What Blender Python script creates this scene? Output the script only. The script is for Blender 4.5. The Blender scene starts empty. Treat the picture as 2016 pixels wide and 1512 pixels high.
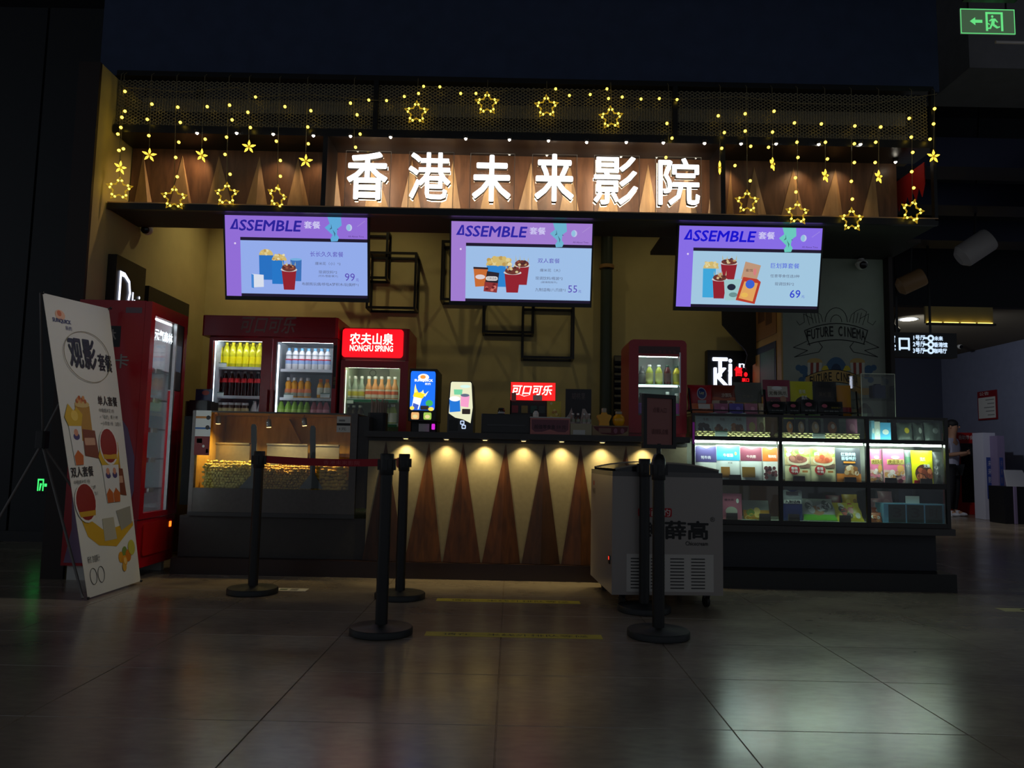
import bpy, math, random
from mathutils import Vector, Matrix
random.seed(11)
SC = bpy.context.scene
COL = SC.collection

# ------------------------------------------------------------------ camera
FPX, ROLL, PITCH, EYE = 1500.0, math.radians(1.15), math.radians(5.4), 0.91
VX = Vector((1, 0, 0)); VF = Vector((0, math.cos(PITCH), math.sin(PITCH))); VU = Vector((0, -math.sin(PITCH), math.cos(PITCH)))
CR = VX * math.cos(ROLL) + VU * math.sin(ROLL)
CU = -VX * math.sin(ROLL) + VU * math.cos(ROLL)
EYEP = Vector((0, 0, EYE))
cd = bpy.data.cameras.new('camera'); cam = bpy.data.objects.new('camera', cd); COL.objects.link(cam)
cd.sensor_width = 36.0; cd.lens = 36.0 * FPX / 2016.0; cd.clip_end = 100
m3 = Matrix((CR, CU, -VF)).transposed()
cam.matrix_world = Matrix.Translation(EYEP) @ m3.to_4x4()
SC.camera = cam
# ------------------------------------------------------------------ world, exposure
w = bpy.data.worlds.new('hall_ambient'); SC.world = w; w.use_nodes = True
bg = w.node_tree.nodes['Background']; bg.inputs[0].default_value = (0.80, 0.88, 1.0, 1); bg.inputs[1].default_value = 0.165
SC.view_settings.view_transform = 'Standard'; SC.view_settings.look = 'None'
SC.view_settings.exposure = 0.0; SC.view_settings.gamma = 1.0; SC.view_settings.use_curve_mapping = False
SC.cycles.max_bounces = 5; SC.cycles.diffuse_bounces = 2; SC.cycles.glossy_bounces = 3
SC.cycles.transparent_max_bounces = 12; SC.cycles.transmission_bounces = 4
SC.cycles.caustics_reflective = False; SC.cycles.caustics_refractive = False
SC.cycles.sample_clamp_indirect = 3.0

# ------------------------------------------------------------------ helpers: pixel -> place at a depth
def ray(px, py): return VF * FPX + CR * (px - 1008) + CU * (756 - py)
def A(px, py, Y):
    d = ray(px, py); p = EYEP + d * (Y / d.y); return p
def AZ(px, py, Z=0.0):
    d = ray(px, py); return EYEP + d * ((Z - EYE) / d.z)
def B(x0, y0, x1, y1, Y):
    ym, xm = (y0 + y1) / 2, (x0 + x1) / 2
    return A(x0, ym, Y).x, A(x1, ym, Y).x, A(xm, y1, Y).z, A(xm, y0, Y).z
def lin(c):
    r = []
    for k in c[:3]:
        k = k / 255.0
        r.append(k / 12.92 if k <= 0.04045 else ((k + 0.055) / 1.055) ** 2.4)
    return (r[0], r[1], r[2], 1.0)
MATS = {}
def mat(name, c, rough=.5, metal=0.0, emit=0.0, noise=0.0, nscale=8.0, spec=.5, bump=0.0, coat=0.0):
    if name in MATS: return MATS[name]
    m = bpy.data.materials.new(name); m.use_nodes = True; nt = m.node_tree; b = nt.nodes['Principled BSDF']
    b.inputs['Base Color'].default_value = lin(c); b.inputs['Roughness'].default_value = rough
    b.inputs['Metallic'].default_value = metal; b.inputs['Specular IOR Level'].default_value = spec
    if coat: b.inputs['Coat Weight'].default_value = coat
    if emit:
        b.inputs['Base Color'].default_value = (0.02, 0.02, 0.02, 1)
        b.inputs['Emission Color'].default_value = lin(c); b.inputs['Emission Strength'].default_value = emit
    if noise or bump:
        tc = nt.nodes.new('ShaderNodeTexCoord'); n = nt.nodes.new('ShaderNodeTexNoise')
        n.inputs['Scale'].default_value = nscale; n.inputs['Detail'].default_value = 6
        nt.links.new(tc.outputs['Object'], n.inputs['Vector'])
        if noise:
            mx = nt.nodes.new('ShaderNodeMix'); mx.data_type = 'RGBA'; mx.blend_type = 'MULTIPLY'
            rmp = nt.nodes.new('ShaderNodeMapRange'); rmp.inputs['To Min'].default_value = 1 - noise; rmp.inputs['To Max'].default_value = 1 + noise
            rmp.inputs['From Min'].default_value = .3; rmp.inputs['From Max'].default_value = .7
            nt.links.new(n.outputs['Fac'], rmp.inputs['Value'])
            mx.inputs[0].default_value = 1.0; mx.inputs[6].default_value = lin(c)
            nt.links.new(rmp.outputs['Result'], mx.inputs[7]); nt.links.new(mx.outputs[2], b.inputs['Base Color'])
        if bump:
            bp = nt.nodes.new('ShaderNodeBump'); bp.inputs['Strength'].default_value = bump; bp.inputs['Distance'].default_value = .01
            nt.links.new(n.outputs['Fac'], bp.inputs['Height']); nt.links.new(bp.outputs['Normal'], b.inputs['Normal'])
    MATS[name] = m; return m
def glass(name, tint=(1, 1, 1), refl=.06, rough=.02, f0=None):
    if name in MATS: return MATS[name]
    m = bpy.data.materials.new(name); m.use_nodes = True; nt = m.node_tree; nt.nodes.clear()
    o = nt.nodes.new('ShaderNodeOutputMaterial'); mx = nt.nodes.new('ShaderNodeMixShader')
    t = nt.nodes.new('ShaderNodeBsdfTransparent'); t.inputs[0].default_value = (*tint, 1)
    g = nt.nodes.new('ShaderNodeBsdfGlossy'); g.inputs['Roughness'].default_value = rough
    lw = nt.nodes.new('ShaderNodeLayerWeight'); lw.inputs[0].default_value = refl * 4
    mr = nt.nodes.new('ShaderNodeMapRange'); mr.inputs['To Min'].default_value = refl * .5; mr.inputs['To Max'].default_value = .55
    nt.links.new(lw.outputs['Fresnel'], mr.inputs['Value']); nt.links.new(mr.outputs[0], mx.inputs[0])
    nt.links.new(t.outputs[0], mx.inputs[1]); nt.links.new(g.outputs[0], mx.inputs[2]); nt.links.new(mx.outputs[0], o.inputs[0])
    MATS[name] = m; return m
def wood(name, c1, c2, rough=.45, sc=(3, 3, .6)):
    if name in MATS: return MATS[name]
    m = bpy.data.materials.new(name); m.use_nodes = True; nt = m.node_tree; b = nt.nodes['Principled BSDF']
    tc = nt.nodes.new('ShaderNodeTexCoord'); mp = nt.nodes.new('ShaderNodeMapping'); mp.inputs['Scale'].default_value = sc
    n = nt.nodes.new('ShaderNodeTexNoise'); n.inputs['Scale'].default_value = 7; n.inputs['Detail'].default_value = 8; n.inputs['Distortion'].default_value = .6
    r = nt.nodes.new('ShaderNodeValToRGB'); r.color_ramp.elements[0].position = .3; r.color_ramp.elements[1].position = .72
    r.color_ramp.elements[0].color = lin(c1); r.color_ramp.elements[1].color = lin(c2)
    nt.links.new(tc.outputs['Object'], mp.inputs[0]); nt.links.new(mp.outputs[0], n.inputs['Vector']); nt.links.new(n.outputs['Fac'], r.inputs[0])
    nt.links.new(r.outputs[0], b.inputs['Base Color']); b.inputs['Roughness'].default_value = rough
    MATS[name] = m; return m

# ------------------------------------------------------------------ helpers: objects
WM = {}
def tag(o, label, cat, group=None, kind=None):
    if label: o['label'] = label
    if cat: o['category'] = cat
    if group: o['group'] = group
    if kind: o['kind'] = kind
    return o
def thing(name, label, cat, loc=(0, 0, 0), rz=0.0, group=None):
    o = bpy.data.objects.new(name, None); COL.objects.link(o); o.empty_display_size = .05
    o.location = loc; o.rotation_euler = (0, 0, rz); tag(o, label, cat, group)
    WM[o.name] = Matrix.Translation(Vector(loc)) @ Matrix.Rotation(rz, 4, 'Z'); return o
class Fr:
    def __init__(s, o, ux=(1, 0, 0), uy=(0, 0, 1)):
        s.o = Vector(o); s.ux = Vector(ux); s.uy = Vector(uy); s.n = s.ux.cross(s.uy).normalized()
    def p(s, u, v, d=0.0): return s.o + s.ux * u + s.uy * v + s.n * d
class MB:
    def __init__(s): s.v = []; s.f = []
    def add(s, vs, fs):
        k = len(s.v); s.v += [Vector(q) for q in vs]; s.f += [tuple(i + k for i in f) for f in fs]; return s
    def box(s, x0, x1, y0, y1, z0, z1):
        if x0 > x1: x0, x1 = x1, x0
        if y0 > y1: y0, y1 = y1, y0
        if z0 > z1: z0, z1 = z1, z0
        return s.add([(x, y, z) for z in (z0, z1) for y in (y0, y1) for x in (x0, x1)],
                     [(0, 2, 3, 1), (4, 5, 7, 6), (0, 1, 5, 4), (2, 6, 7, 3), (0, 4, 6, 2), (1, 3, 7, 5)])
    def cbox(s, x0, x1, y0, y1, z0, z1, c=.01):
        """box with chamfered vertical front and back edges"""
        return s.prism([(x0 + c, y0), (x1 - c, y0), (x1, y0 + c), (x1, y1 - c), (x1 - c, y1), (x0 + c, y1), (x0, y1 - c), (x0, y0 + c)],
                       Fr((0, 0, 0), (1, 0, 0), (0, 1, 0)), z0, z1)
    def prism(s, poly, fr, d0, d1):
        n = len(poly)
        a = sum(poly[i][0] * poly[(i + 1) % n][1] - poly[(i + 1) % n][0] * poly[i][1] for i in range(n))
        if a < 0: poly = poly[::-1]
        vs = [fr.p(u, v, d0) for u, v in poly] + [fr.p(u, v, d1) for u, v in poly]
        fs = [tuple(range(n - 1, -1, -1)), tuple(range(n, 2 * n))] + [(i, (i + 1) % n, n + (i + 1) % n, n + i) for i in range(n)]
        return s.add(vs, fs)
    def flat(s, poly, fr, d=0.0):
        n = len(poly)
        a = sum(poly[i][0] * poly[(i + 1) % n][1] - poly[(i + 1) % n][0] * poly[i][1] for i in range(n))
        if a < 0: poly = poly[::-1]
        return s.add([fr.p(u, v, d) for u, v in poly], [tuple(range(n))])
    def bar(s, p, q, w=.02, h=None):
        p, q = Vector(p), Vector(q); h = h or w; d = (q - p).normalized()
        a = d.cross(Vector((0, 0, 1)))
        if a.length < .01: a = Vector((1, 0, 0))
        a.normalize(); b = a.cross(d).normalized(); vs = []
        for c in (p, q): vs += [c + a * sx * w / 2 + b * sy * h / 2 for sx, sy in ((-1, -1), (1, -1), (1, 1), (-1, 1))]
        return s.add(vs, [(3, 2, 1, 0), (4, 5, 6, 7), (0, 1, 5, 4), (1, 2, 6, 5), (2, 3, 7, 6), (3, 0, 4, 7)])
    def tube(s, pts, r, n=8, closed=False):
        pts = [Vector(p) for p in pts]; N = len(pts); k = len(s.v); up = None; rr = r if isinstance(r, (list, tuple)) else [r] * N
        for i, p in enumerate(pts):
            a = pts[(i - 1) % N] if (closed or i) else p; b = pts[(i + 1) % N] if (closed or i < N - 1) else p
            d = (b - a).normalized()
            if up is None:
                up = d.orthogonal().normalized()
            up = (up - d * up.dot(d)).normalized(); sd = d.cross(up)
            s.v += [p + (up * math.cos(t) + sd * math.sin(t)) * rr[i] for t in [2 * math.pi * j / n for j in range(n)]]
        for i in range(N if closed else N - 1):
            for j in range(n):
                a0 = k + i * n; b0 = k + ((i + 1) % N) * n
                s.f.append((a0 + j, a0 + (j + 1) % n, b0 + (j + 1) % n, b0 + j))
        if not closed:
            s.f.append(tuple(k + j for j in range(n - 1, -1, -1))); s.f.append(tuple(k + (N - 1) * n + j for j in range(n)))
        return s
    def lathe(s, prof, c=(0, 0, 0), n=16, ax=None):
        """profile of (radius, height); ax = axis direction"""
        c = Vector(c); ax = Vector(ax or (0, 0, 1)).normalized()
        a = ax.orthogonal().normalized() if abs(ax.z) < .999 else Vector((1, 0, 0)); b = ax.cross(a); k = len(s.v); N = len(prof)
        for r, h in prof: s.v += [c + ax * h + (a * math.cos(t) + b * math.sin(t)) * max(r, 1e-4) for t in [2 * math.pi * (j + .5) / n for j in range(n)]]
        for i in range(N - 1):
            for j in range(n): s.f.append((k + i * n + j, k + i * n + (j + 1) % n, k + (i + 1) * n + (j + 1) % n, k + (i + 1) * n + j))
        s.f.append(tuple(k + j for j in range(n - 1, -1, -1))); s.f.append(tuple(k + (N - 1) * n + j for j in range(n)))
        return s
    def ball(s, c, r, n=8, m=5, sc=(1, 1, 1)):
        c = Vector(c); prof = [(r * math.sin(math.pi * i / m), -r * math.cos(math.pi * i / m)) for i in range(m + 1)]; k = len(s.v)
        s.lathe(prof, (0, 0, 0), n)
        for i in range(k, len(s.v)): v = s.v[i]; s.v[i] = c + Vector((v.x * sc[0], v.y * sc[1], v.z * sc[2]))
        return s
    def grid(s, fn, nu, nv):
        k = len(s.v)
        for j in range(nv + 1):
            for i in range(nu + 1): s.v.append(Vector(fn(i / nu, j / nv)))
        for j in range(nv):
            for i in range(nu): a = k + j * (nu + 1) + i; s.f.append((a, a + 1, a + nu + 2, a + nu + 1))
        return s
    def build(s, name, m, parent=None, smooth=False, local=False, label=None):
        me = bpy.data.meshes.new(name); vs = s.v; W = Matrix.Identity(4)
        if parent is not None:
            W = WM[parent.name]
            if not local: I = W.inverted(); vs = [I @ v for v in s.v]
        me.from_pydata([tuple(v) for v in vs], [], s.f); me.materials.append(m); me.update()
        if smooth:
            me.shade_smooth()
            try: me.set_sharp_from_angle(angle=math.radians(40))
            except Exception: pass
        o = bpy.data.objects.new(name, me); COL.objects.link(o)
        if parent is not None: o.parent = parent
        WM[o.name] = W
        if label: o['label'] = label
        return o
def struct(name, mb, m, smooth=False, label=None):
    o = mb.build(name, m, None, smooth); o['kind'] = 'structure'
    if label: o['label'] = label
    return o
def solo(name, mb, m, label, cat, group=None, smooth=False): return tag(mb.build(name, m, None, smooth), label, cat, group)
KIDS = {}
def copy_tree(o, loc=None, rz=None, label=None, parent=None):
    c = o.copy(); COL.objects.link(c)
    if parent is not None: c.parent = parent
    if loc is not None: c.location = loc
    if rz is not None: c.rotation_euler = (0, 0, rz)
    if label: c['label'] = label
    for ch in list(o.children): copy_tree(ch, parent=c)
    return c
TXT = {}
def text_data(s, bold=0.0, ext=0.0):
    k = (s, bold, ext)
    if k in TXT: return TXT[k]
    c = bpy.data.curves.new('lettering', 'FONT'); c.body = s; c.resolution_u = 2; c.offset = bold; c.extrude = ext; c.fill_mode = 'BOTH'
    o = bpy.data.objects.new('lettering', c); COL.objects.link(o)
    dg = bpy.context.evaluated_depsgraph_get(); me = bpy.data.meshes.new_from_object(o.evaluated_get(dg))
    vs = [tuple(v.co) for v in me.vertices]; fs = [tuple(p.vertices) for p in me.polygons]
    bpy.data.objects.remove(o); bpy.data.curves.remove(c); bpy.data.meshes.remove(me)
    x0 = min(v[0] for v in vs); x1 = max(v[0] for v in vs); y0 = min(v[1] for v in vs); y1 = max(v[1] for v in vs)
    r = ([((v[0] - x0) / (x1 - x0), (v[1] - y0) / (y1 - y0), v[2]) for v in vs], fs, (x1 - x0) / (y1 - y0)); TXT[k] = r; return r
def text_mb(s, fn, bold=0.0, shear=0.0):
    """fn(u, v, k) -> point for u, v in 0..1; a bold face is built from shifted copies, each a hair further out"""
    vs, fs, asp = text_data(s, 0.0); mb = MB(); hv = bold > .008
    sh = [(0, 0)] + ([(bold * math.cos(a) / asp, bold * math.sin(a)) for a in [math.pi * k / 4 for k in range(8)]] if hv else [])
    bu, bv = (bold / asp, bold) if hv else (0, 0)
    for k, (du, dv) in enumerate(sh): mb.add([fn(bu + (v[0] + shear * (v[1] - .5)) * (1 - 2 * bu) + du, bv + v[1] * (1 - 2 * bv) + dv, k) for v in vs], fs)
    return mb
def text(s, fr, u0, v0, u1, v1, m, parent, d=.0015, bold=.01, name='lettering', shear=0.0, local=False):
    mb = text_mb(s, lambda u, v, k: fr.p(u0 + (u1 - u0) * u, v0 + (v1 - v0) * v, d + k * .00008), bold, shear)
    return mb.build(name, m, parent, local=local)
def text_solid(s, fr, u0, v0, u1, v1, m, parent, d0, d1, bold=.02, name='letter_body'):
    vs, fs, asp = text_data(s, 0.0, .5); mb = MB()
    for du, dv in [(bold * math.cos(a) / asp, bold * math.sin(a)) for a in [math.pi * k / 4 for k in range(8)]]:
        mb.add([fr.p(u0 + (u1 - u0) * (bold / asp + a * (1 - 2 * bold / asp) + du), v0 + (v1 - v0) * (bold + b * (1 - 2 * bold) + dv), (d0 + d1) / 2 + c * (d1 - d0)) for a, b, c in vs], fs)
    return mb.build(name, m, parent)
def rect(fr, u0, v0, u1, v1, d=0.0, mb=None): return (mb or MB()).flat([(u0, v0), (u1, v0), (u1, v1), (u0, v1)], fr, d)
def ell(u, v, ru, rv, n=20, a0=0.0, a1=2 * math.pi): return [(u + ru * math.cos(a0 + (a1 - a0) * i / n), v + rv * math.sin(a0 + (a1 - a0) * i / n)) for i in range(n if abs(a1 - a0) > 6.2 else n + 1)]
def rrect(u0, v0, u1, v1, r, n=4):
    out = []
    for cx, cy, a in ((u1 - r, v1 - r, 0), (u0 + r, v1 - r, 90), (u0 + r, v0 + r, 180), (u1 - r, v0 + r, 270)):
        out += [(cx + r * math.cos(math.radians(a + 90 * i / n)), cy + r * math.sin(math.radians(a + 90 * i / n))) for i in range(n + 1)]
    return out
def spot(name, loc, to, power, color, size=80, blend=.6, rad=.02, parent=None):
    l = bpy.data.lights.new(name, 'SPOT'); l.energy = power; l.color = color; l.spot_size = math.radians(size); l.spot_blend = blend; l.shadow_soft_size = rad
    o = bpy.data.objects.new(name, l); COL.objects.link(o)
    d = Vector(to) - Vector(loc); o.rotation_euler = d.to_track_quat('-Z', 'Y').to_euler(); o.location = loc
    if parent is not None:
        o.parent = parent; o.matrix_parent_inverse = WM[parent.name].inverted()
    return o
ORD = ['first', 'second', 'third', 'fourth', 'fifth', 'sixth', 'seventh', 'eighth', 'ninth', 'tenth', 'eleventh', 'twelfth', 'thirteenth', 'fourteenth', 'fifteenth', 'sixteenth', 'seventeenth', 'eighteenth']
YF = 5.6       # plane of the overhead fascia
YC = 5.74      # front of the counter
YB = 7.5       # back wall

# ------------------------------------------------------------------ materials
def floor_mat():
    m = bpy.data.materials.new('stone_tile'); m.use_nodes = True; nt = m.node_tree; b = nt.nodes['Principled BSDF']
    g = nt.nodes.new('ShaderNodeNewGeometry')
    def noise(scale, detail, mp=(1, 1, 1)):
        mm = nt.nodes.new('ShaderNodeMapping'); mm.inputs['Scale'].default_value = mp; n = nt.nodes.new('ShaderNodeTexNoise')
        n.inputs['Scale'].default_value = scale; n.inputs['Detail'].default_value = detail
        nt.links.new(g.outputs['Position'], mm.inputs[0]); nt.links.new(mm.outputs[0], n.inputs['Vector']); return n
    n1 = noise(1.6, 4, (1, 1.6, 1)); n2 = noise(14, 6, (1, 2.5, 1))
    r = nt.nodes.new('ShaderNodeValToRGB'); r.color_ramp.elements[0].position = .3; r.color_ramp.elements[1].position = .7
    r.color_ramp.elements[0].color = lin((122, 111, 100)); r.color_ramp.elements[1].color = lin((150, 138, 122))
    mx = nt.nodes.new('ShaderNodeMix'); mx.data_type = 'RGBA'; mx.blend_type = 'MULTIPLY'; mx.inputs[0].default_value = .6
    nt.links.new(n1.outputs['Fac'], r.inputs[0]); nt.links.new(r.outputs[0], mx.inputs[6]); nt.links.new(n2.outputs['Color'], mx.inputs[7])
    r2 = nt.nodes.new('ShaderNodeMapRange'); r2.inputs['From Min'].default_value = .3; r2.inputs['From Max'].default_value = .7; r2.inputs['To Min'].default_value = .8; r2.inputs['To Max'].default_value = 1.12
    nt.links.new(n2.outputs['Fac'], r2.inputs['Value']); nt.links.new(r2.outputs[0], mx.inputs[7])
    nt.links.new(mx.outputs[2], b.inputs['Base Color'])
    r3 = nt.nodes.new('ShaderNodeMapRange'); r3.inputs['From Min'].default_value = .3; r3.inputs['From Max'].default_value = .7; r3.inputs['To Min'].default_value = .21; r3.inputs['To Max'].default_value = .27
    nt.links.new(n1.outputs['Fac'], r3.inputs['Value']); nt.links.new(r3.outputs[0], b.inputs['Roughness'])
    b.inputs['Specular IOR Level'].default_value = .95
    return m
M_FLOOR = floor_mat()
M_BLACK = mat('black_paint', (22, 22, 25), .4)
M_BLKMET = mat('black_metal', (24, 25, 28), .38, spec=.4)
M_DARK = mat('dark_paint', (30, 33, 42), .7)
M_NAVY = mat('navy_plaster', (52, 64, 92), .8, noise=.12)
M_CREAM = mat('cream_plaster', (186, 174, 122), .75, noise=.06, nscale=5)
M_BEIGE = mat('beige_fabric', (148, 138, 114), .7, noise=.07, nscale=30)
M_CHAR = mat('charcoal_laminate', (52, 50, 50), .45, noise=.08, nscale=20)
M_STEEL = mat('brushed_steel', (150, 150, 152), .32, metal=.9, noise=.06, nscale=40)
M_RED = mat('red_enamel', (168, 12, 28), .25)
M_DKRED = mat('dark_red_enamel', (165, 14, 36), .3)
M_WHITE = mat('white_plastic', (225, 225, 222), .35)
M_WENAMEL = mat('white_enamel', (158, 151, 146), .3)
M_GLASS = glass('clear_glass', (.96, .98, .97))
M_ACRYL = glass('clear_acrylic', (.93, .94, .93), .08)
M_WOODD = wood('brown_wood', (80, 56, 42), (116, 84, 62))
M_WOODL = wood('pale_wood', (150, 122, 90), (186, 156, 116))
M_GOLDW = wood('golden_wood', (176, 134, 56), (206, 162, 78))
M_TAPE = mat('tape_yellow', (204, 190, 60), .5)
M_BULB = mat('warm_bulb', (255, 214, 70), emit=4.5)
M_STARGL = mat('star_plastic', (225, 180, 40), emit=.55)
M_WDOT = mat('white_led', (255, 246, 225), emit=22.0)
M_LETTER = mat('lit_letter', (250, 253, 255), emit=3.0)
# ================================================================== SETTING
fl = struct('floor', MB().box(-10, 13, -1.5, 19, -.06, -.004), M_FLOOR)
tile_me = None
for i in range(-6, 7):
    for j in range(10):
        x0 = -.03 + .8 * i; y0 = 1.48 + .6 * j
        if tile_me is None:
            t = MB(); c = .0015
            t.add([(x, y, -.0038) for x, y in ((.0015, .0015), (.7985, .0015), (.7985, .5985), (.0015, .5985))] + [(x, y, 0) for x, y in ((.003, .003), (.797, .003), (.797, .597), (.003, .597))],
                  [(3, 2, 1, 0), (4, 5, 6, 7), (0, 1, 5, 4), (1, 2, 6, 5), (2, 3, 7, 6), (3, 0, 4, 7)])
            o = t.build('floor_tile', M_FLOOR, fl, local=True); tile_me = o.data
        else:
            o = bpy.data.objects.new('floor_tile', tile_me); COL.objects.link(o); o.parent = fl
        o.location = (x0, y0, 0)
struct('ceiling', MB().box(-10, 13, -1.5, 19, 5.6, 5.75), mat('black_ceiling', (18, 21, 30), .9))
struct('wall_back', MB().box(-3.35, 2.9, YB, YB + .12, 0, 4.2), M_CREAM)
wl = struct('wall_left', MB().box(-3.22, -3.08, 5.4, YB, 0, 3.74), M_CREAM)
MB().box(-3.235, -3.078, 5.372, 5.399, 0, 3.74).build('edge_board', mat('dark_brown_board', (38, 28, 26), .6), wl)
struct('wall_front', MB().box(-3.24, 3.26, YF + .05, YF + .2, 3.78, 5.6), M_NAVY)
struct('ceiling_shop', MB().box(-3.08, 3.2, YF + .46, YB, 3.70, 3.78), M_CREAM)
XM0, XM1 = A(1540, 640, 6.6).x, A(1741, 640, 6.6).x
M_MURAL = mat('grey_green_plaster', (158, 164, 152), .8, noise=.05)
wr = struct('wall_right', MB().box(XM0 + .004, XM1, 6.6, YB, 0, 2.74), M_MURAL)
MB().box(XM0 - .012, XM0 + .003, 6.6, YB, 0, 2.74).build('side_face', mat('tan_board', (186, 150, 90), .6, noise=.06), wr)
struct('trim_1', MB().box(XM1, XM1 + .035, 6.5, 6.66, 0, 3.74), mat('dark_brown_board', (38, 28, 26), .6))
# hall on the left: dark panelled wall
wh = struct('wall_hall', MB().box(-10, -3.24, 7.47, 7.6, 0, 5.6), M_BLACK)
for i, x in enumerate([-7.6, -6.9, -6.2, -5.5, -4.83, -4.16, -3.78]):
    x1 = [-6.9, -6.2, -5.5, -4.83, -4.16, -3.78, -3.26][i]
    MB().box(x + .012, x1 - .012, 7.44, 7.47, .1, 5.4).build('wall_panel', mat('dark_grey_panel', (40, 43, 47), .6), wh)
MB().box(-8, -3.26, 7.42, 7.47, 0, .1).build('skirting', M_BLACK, wh)
# corridor on the right
struct('wall_far', MB().box(3.0, 9.2, 15.6, 15.75, 0, 3.1), mat('far_wall_paint', (66, 70, 88), .8))
struct('wall_corridor', MB().box(8.85, 9.0, 6.0, 15.6, 0, 3.1), mat('blue_grey_paint', (122, 127, 150), .75, noise=.05))
struct('ceiling_corridor', MB().box(3.0, 9.2, 10.06, 15.7, 3.1, 3.2), mat('tan_ceiling', (120, 110, 90), .8))
struct('wall_bulkhead', MB().box(3.0, 12, 9.94, 10.06, 3.0, 5.6), M_DARK)
struct('trim_2', MB().box(5.3, 5.42, 15.52, 15.6, 0, 3.1), M_BLACK)
struct('trim_3', MB().box(XM1 + .1, XM1 + 1.6, 12.9, 13.0, 0, 3.1), mat('grey_blue_door', (96, 104, 118), .7))
struct('beam_1', MB().box(3.75, 7.5, 6.05, 6.75, 4.2, 5.6), mat('grey_concrete', (118, 116, 120), .8, noise=.08)).name = 'trim_4'
for i, (y, z, h) in enumerate([(7.3, 3.85, .3), (8.0, 3.7, .25), (8.8, 3.55, .25)]):
    struct('trim_%d' % (5 + i), MB().box(3.35, 9.5, y, y + .35, z, z + h), mat('navy_duct', (38, 44, 72), .6))
pp = MB().tube([(-3.4, 4.7, 4.62), (3.3, 4.7, 4.62)], .035, 10)
solo('ceiling_pipe', pp, mat('grey_pipe', (92, 94, 100), .5), 'long dark pipe running under the black ceiling', 'pipe', smooth=True)
for i, px in enumerate((725, 1520)):
    q = A(px, 10, 4.7); solo('pipe_hanger', MB().bar((q.x, 4.7, 4.65), (q.x + .12, 4.7, 5.6), .03), M_BLKMET, ['bracket holding the ceiling pipe, on the left', 'bracket holding the ceiling pipe, on the right'][i], 'bracket')

# ================================================================== OVERHEAD FASCIA
XL, XR, ZB, ZM, ZT = -3.07, 3.18, 2.735, 3.36, 3.77
fa = thing('shop_fascia', 'long black-framed fascia with wooden triangle relief and wire mesh above the counter', 'fascia', (0, YF, ZB))
MB().box(XL, XR, YF, YF + .46, ZB - .03, ZB).build('soffit_board', mat('dark_soffit', (44, 38, 36), .7), fa)
MB().box(1.2, XM1 + .05, YF + .461, 6.6, ZB - .03, ZB).build('soffit_board', MATS['dark_soffit'], fa)
MB().box(XL, XR, YF - .02, YF + .012, ZB - .035, ZB + .012).build('bottom_rail', M_BLKMET, fa)
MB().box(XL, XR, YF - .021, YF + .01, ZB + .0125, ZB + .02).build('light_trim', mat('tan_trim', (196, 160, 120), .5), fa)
MB().box(XL, XR, YF - .015, YF + .3, ZM - .06, ZM).build('middle_rail', M_BLKMET, fa)
MB().box(XL, XR, YF - .015, YF + .05, ZT - .02, ZT + .02).build('top_rail', M_BLKMET, fa)
for px in (640, 1422):
    x = A(px, 330, YF).x; MB().box(x - .018, x + .018, YF - .02, YF + .3, ZB + .012, ZM - .06).build('post', M_BLKMET, fa)
for px in (740, 1329):
    x = A(px, 205, YF).x; MB().box(x - .018, x + .018, YF - .015, YF + .05, ZM, ZT - .02).build('post', M_BLKMET, fa)
MB().box(XR - .025, XR, YF - .02, YF + .02, ZB, ZT).build('post', M_BLKMET, fa)
XE = A(1765, 350, YF + .3).x
MB().box(XL, XE, YF + .3, YF + .34, ZB, ZM).build('back_panel', M_WOODD, fa)
MB().box(XL, XR, YF + .4, YF + .45, ZM - .02, 3.77).build('mesh_backing', mat('olive_grey_board', (168, 160, 138), .8), fa)
MB().box(XL, XR, YF + .25, YF + .3, ZM + .18, ZM + .23).build('cross_rail', M_BLKMET, fa)
# pyramid-shaped wooden triangles: two facets meeting in a ridge
def wedge(xa, xb0, xb1, xr, z0, z1, y, proud, up=True):
    mb = MB(); yb = y
    mb.add([(xa, yb - .004, z1), (xb0, yb - .004, z0), (xr, yb - proud, z0), (xb1, yb - .004, z0), (xa, yb, z1 + .002), (xb0, yb, z0), (xb1, yb, z0)],
           [(0, 1, 2), (0, 2, 3), (1, 5, 6, 3, 2), (0, 4, 5, 1), (3, 6, 4, 0), (4, 6, 5)])
    return mb
for a, b0, b1, r in [(283, 262, 306, 300), (360, 330, 384, 382), (432, 402, 466, 440), (512, 478, 532, 508), (588, 560, 616, 604), (661, 650, 676, 660),
                     (735, 715, 775, 752), (812, 784, 834, 820), (893, 858, 912, 890), (968, 940, 990, 978), (1046, 1014, 1064, 1040), (1122, 1096, 1146, 1130), (1200, 1170, 1222, 1196), (1276, 1252, 1298, 1280), (1352, 1330, 1378, 1360), (1405, 1390, 1417, 1412),
                     (1438, 1427, 1446, 1440), (1484, 1462, 1515, 1490), (1561, 1530, 1588, 1566), (1644, 1608, 1662, 1646), (1720, 1688, 1727, 1725)]:
    yy = YF + .3; x = lambda p: A(p, 400, yy).x
    if x(b1) > XE: continue
    wedge(A(a, 300, yy).x, x(b0), x(b1), x(r), ZB + .002, ZM - .11, yy - .001, .05).build('triangle_panel', M_WOODL if True else M_WOODD, fa)
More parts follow.
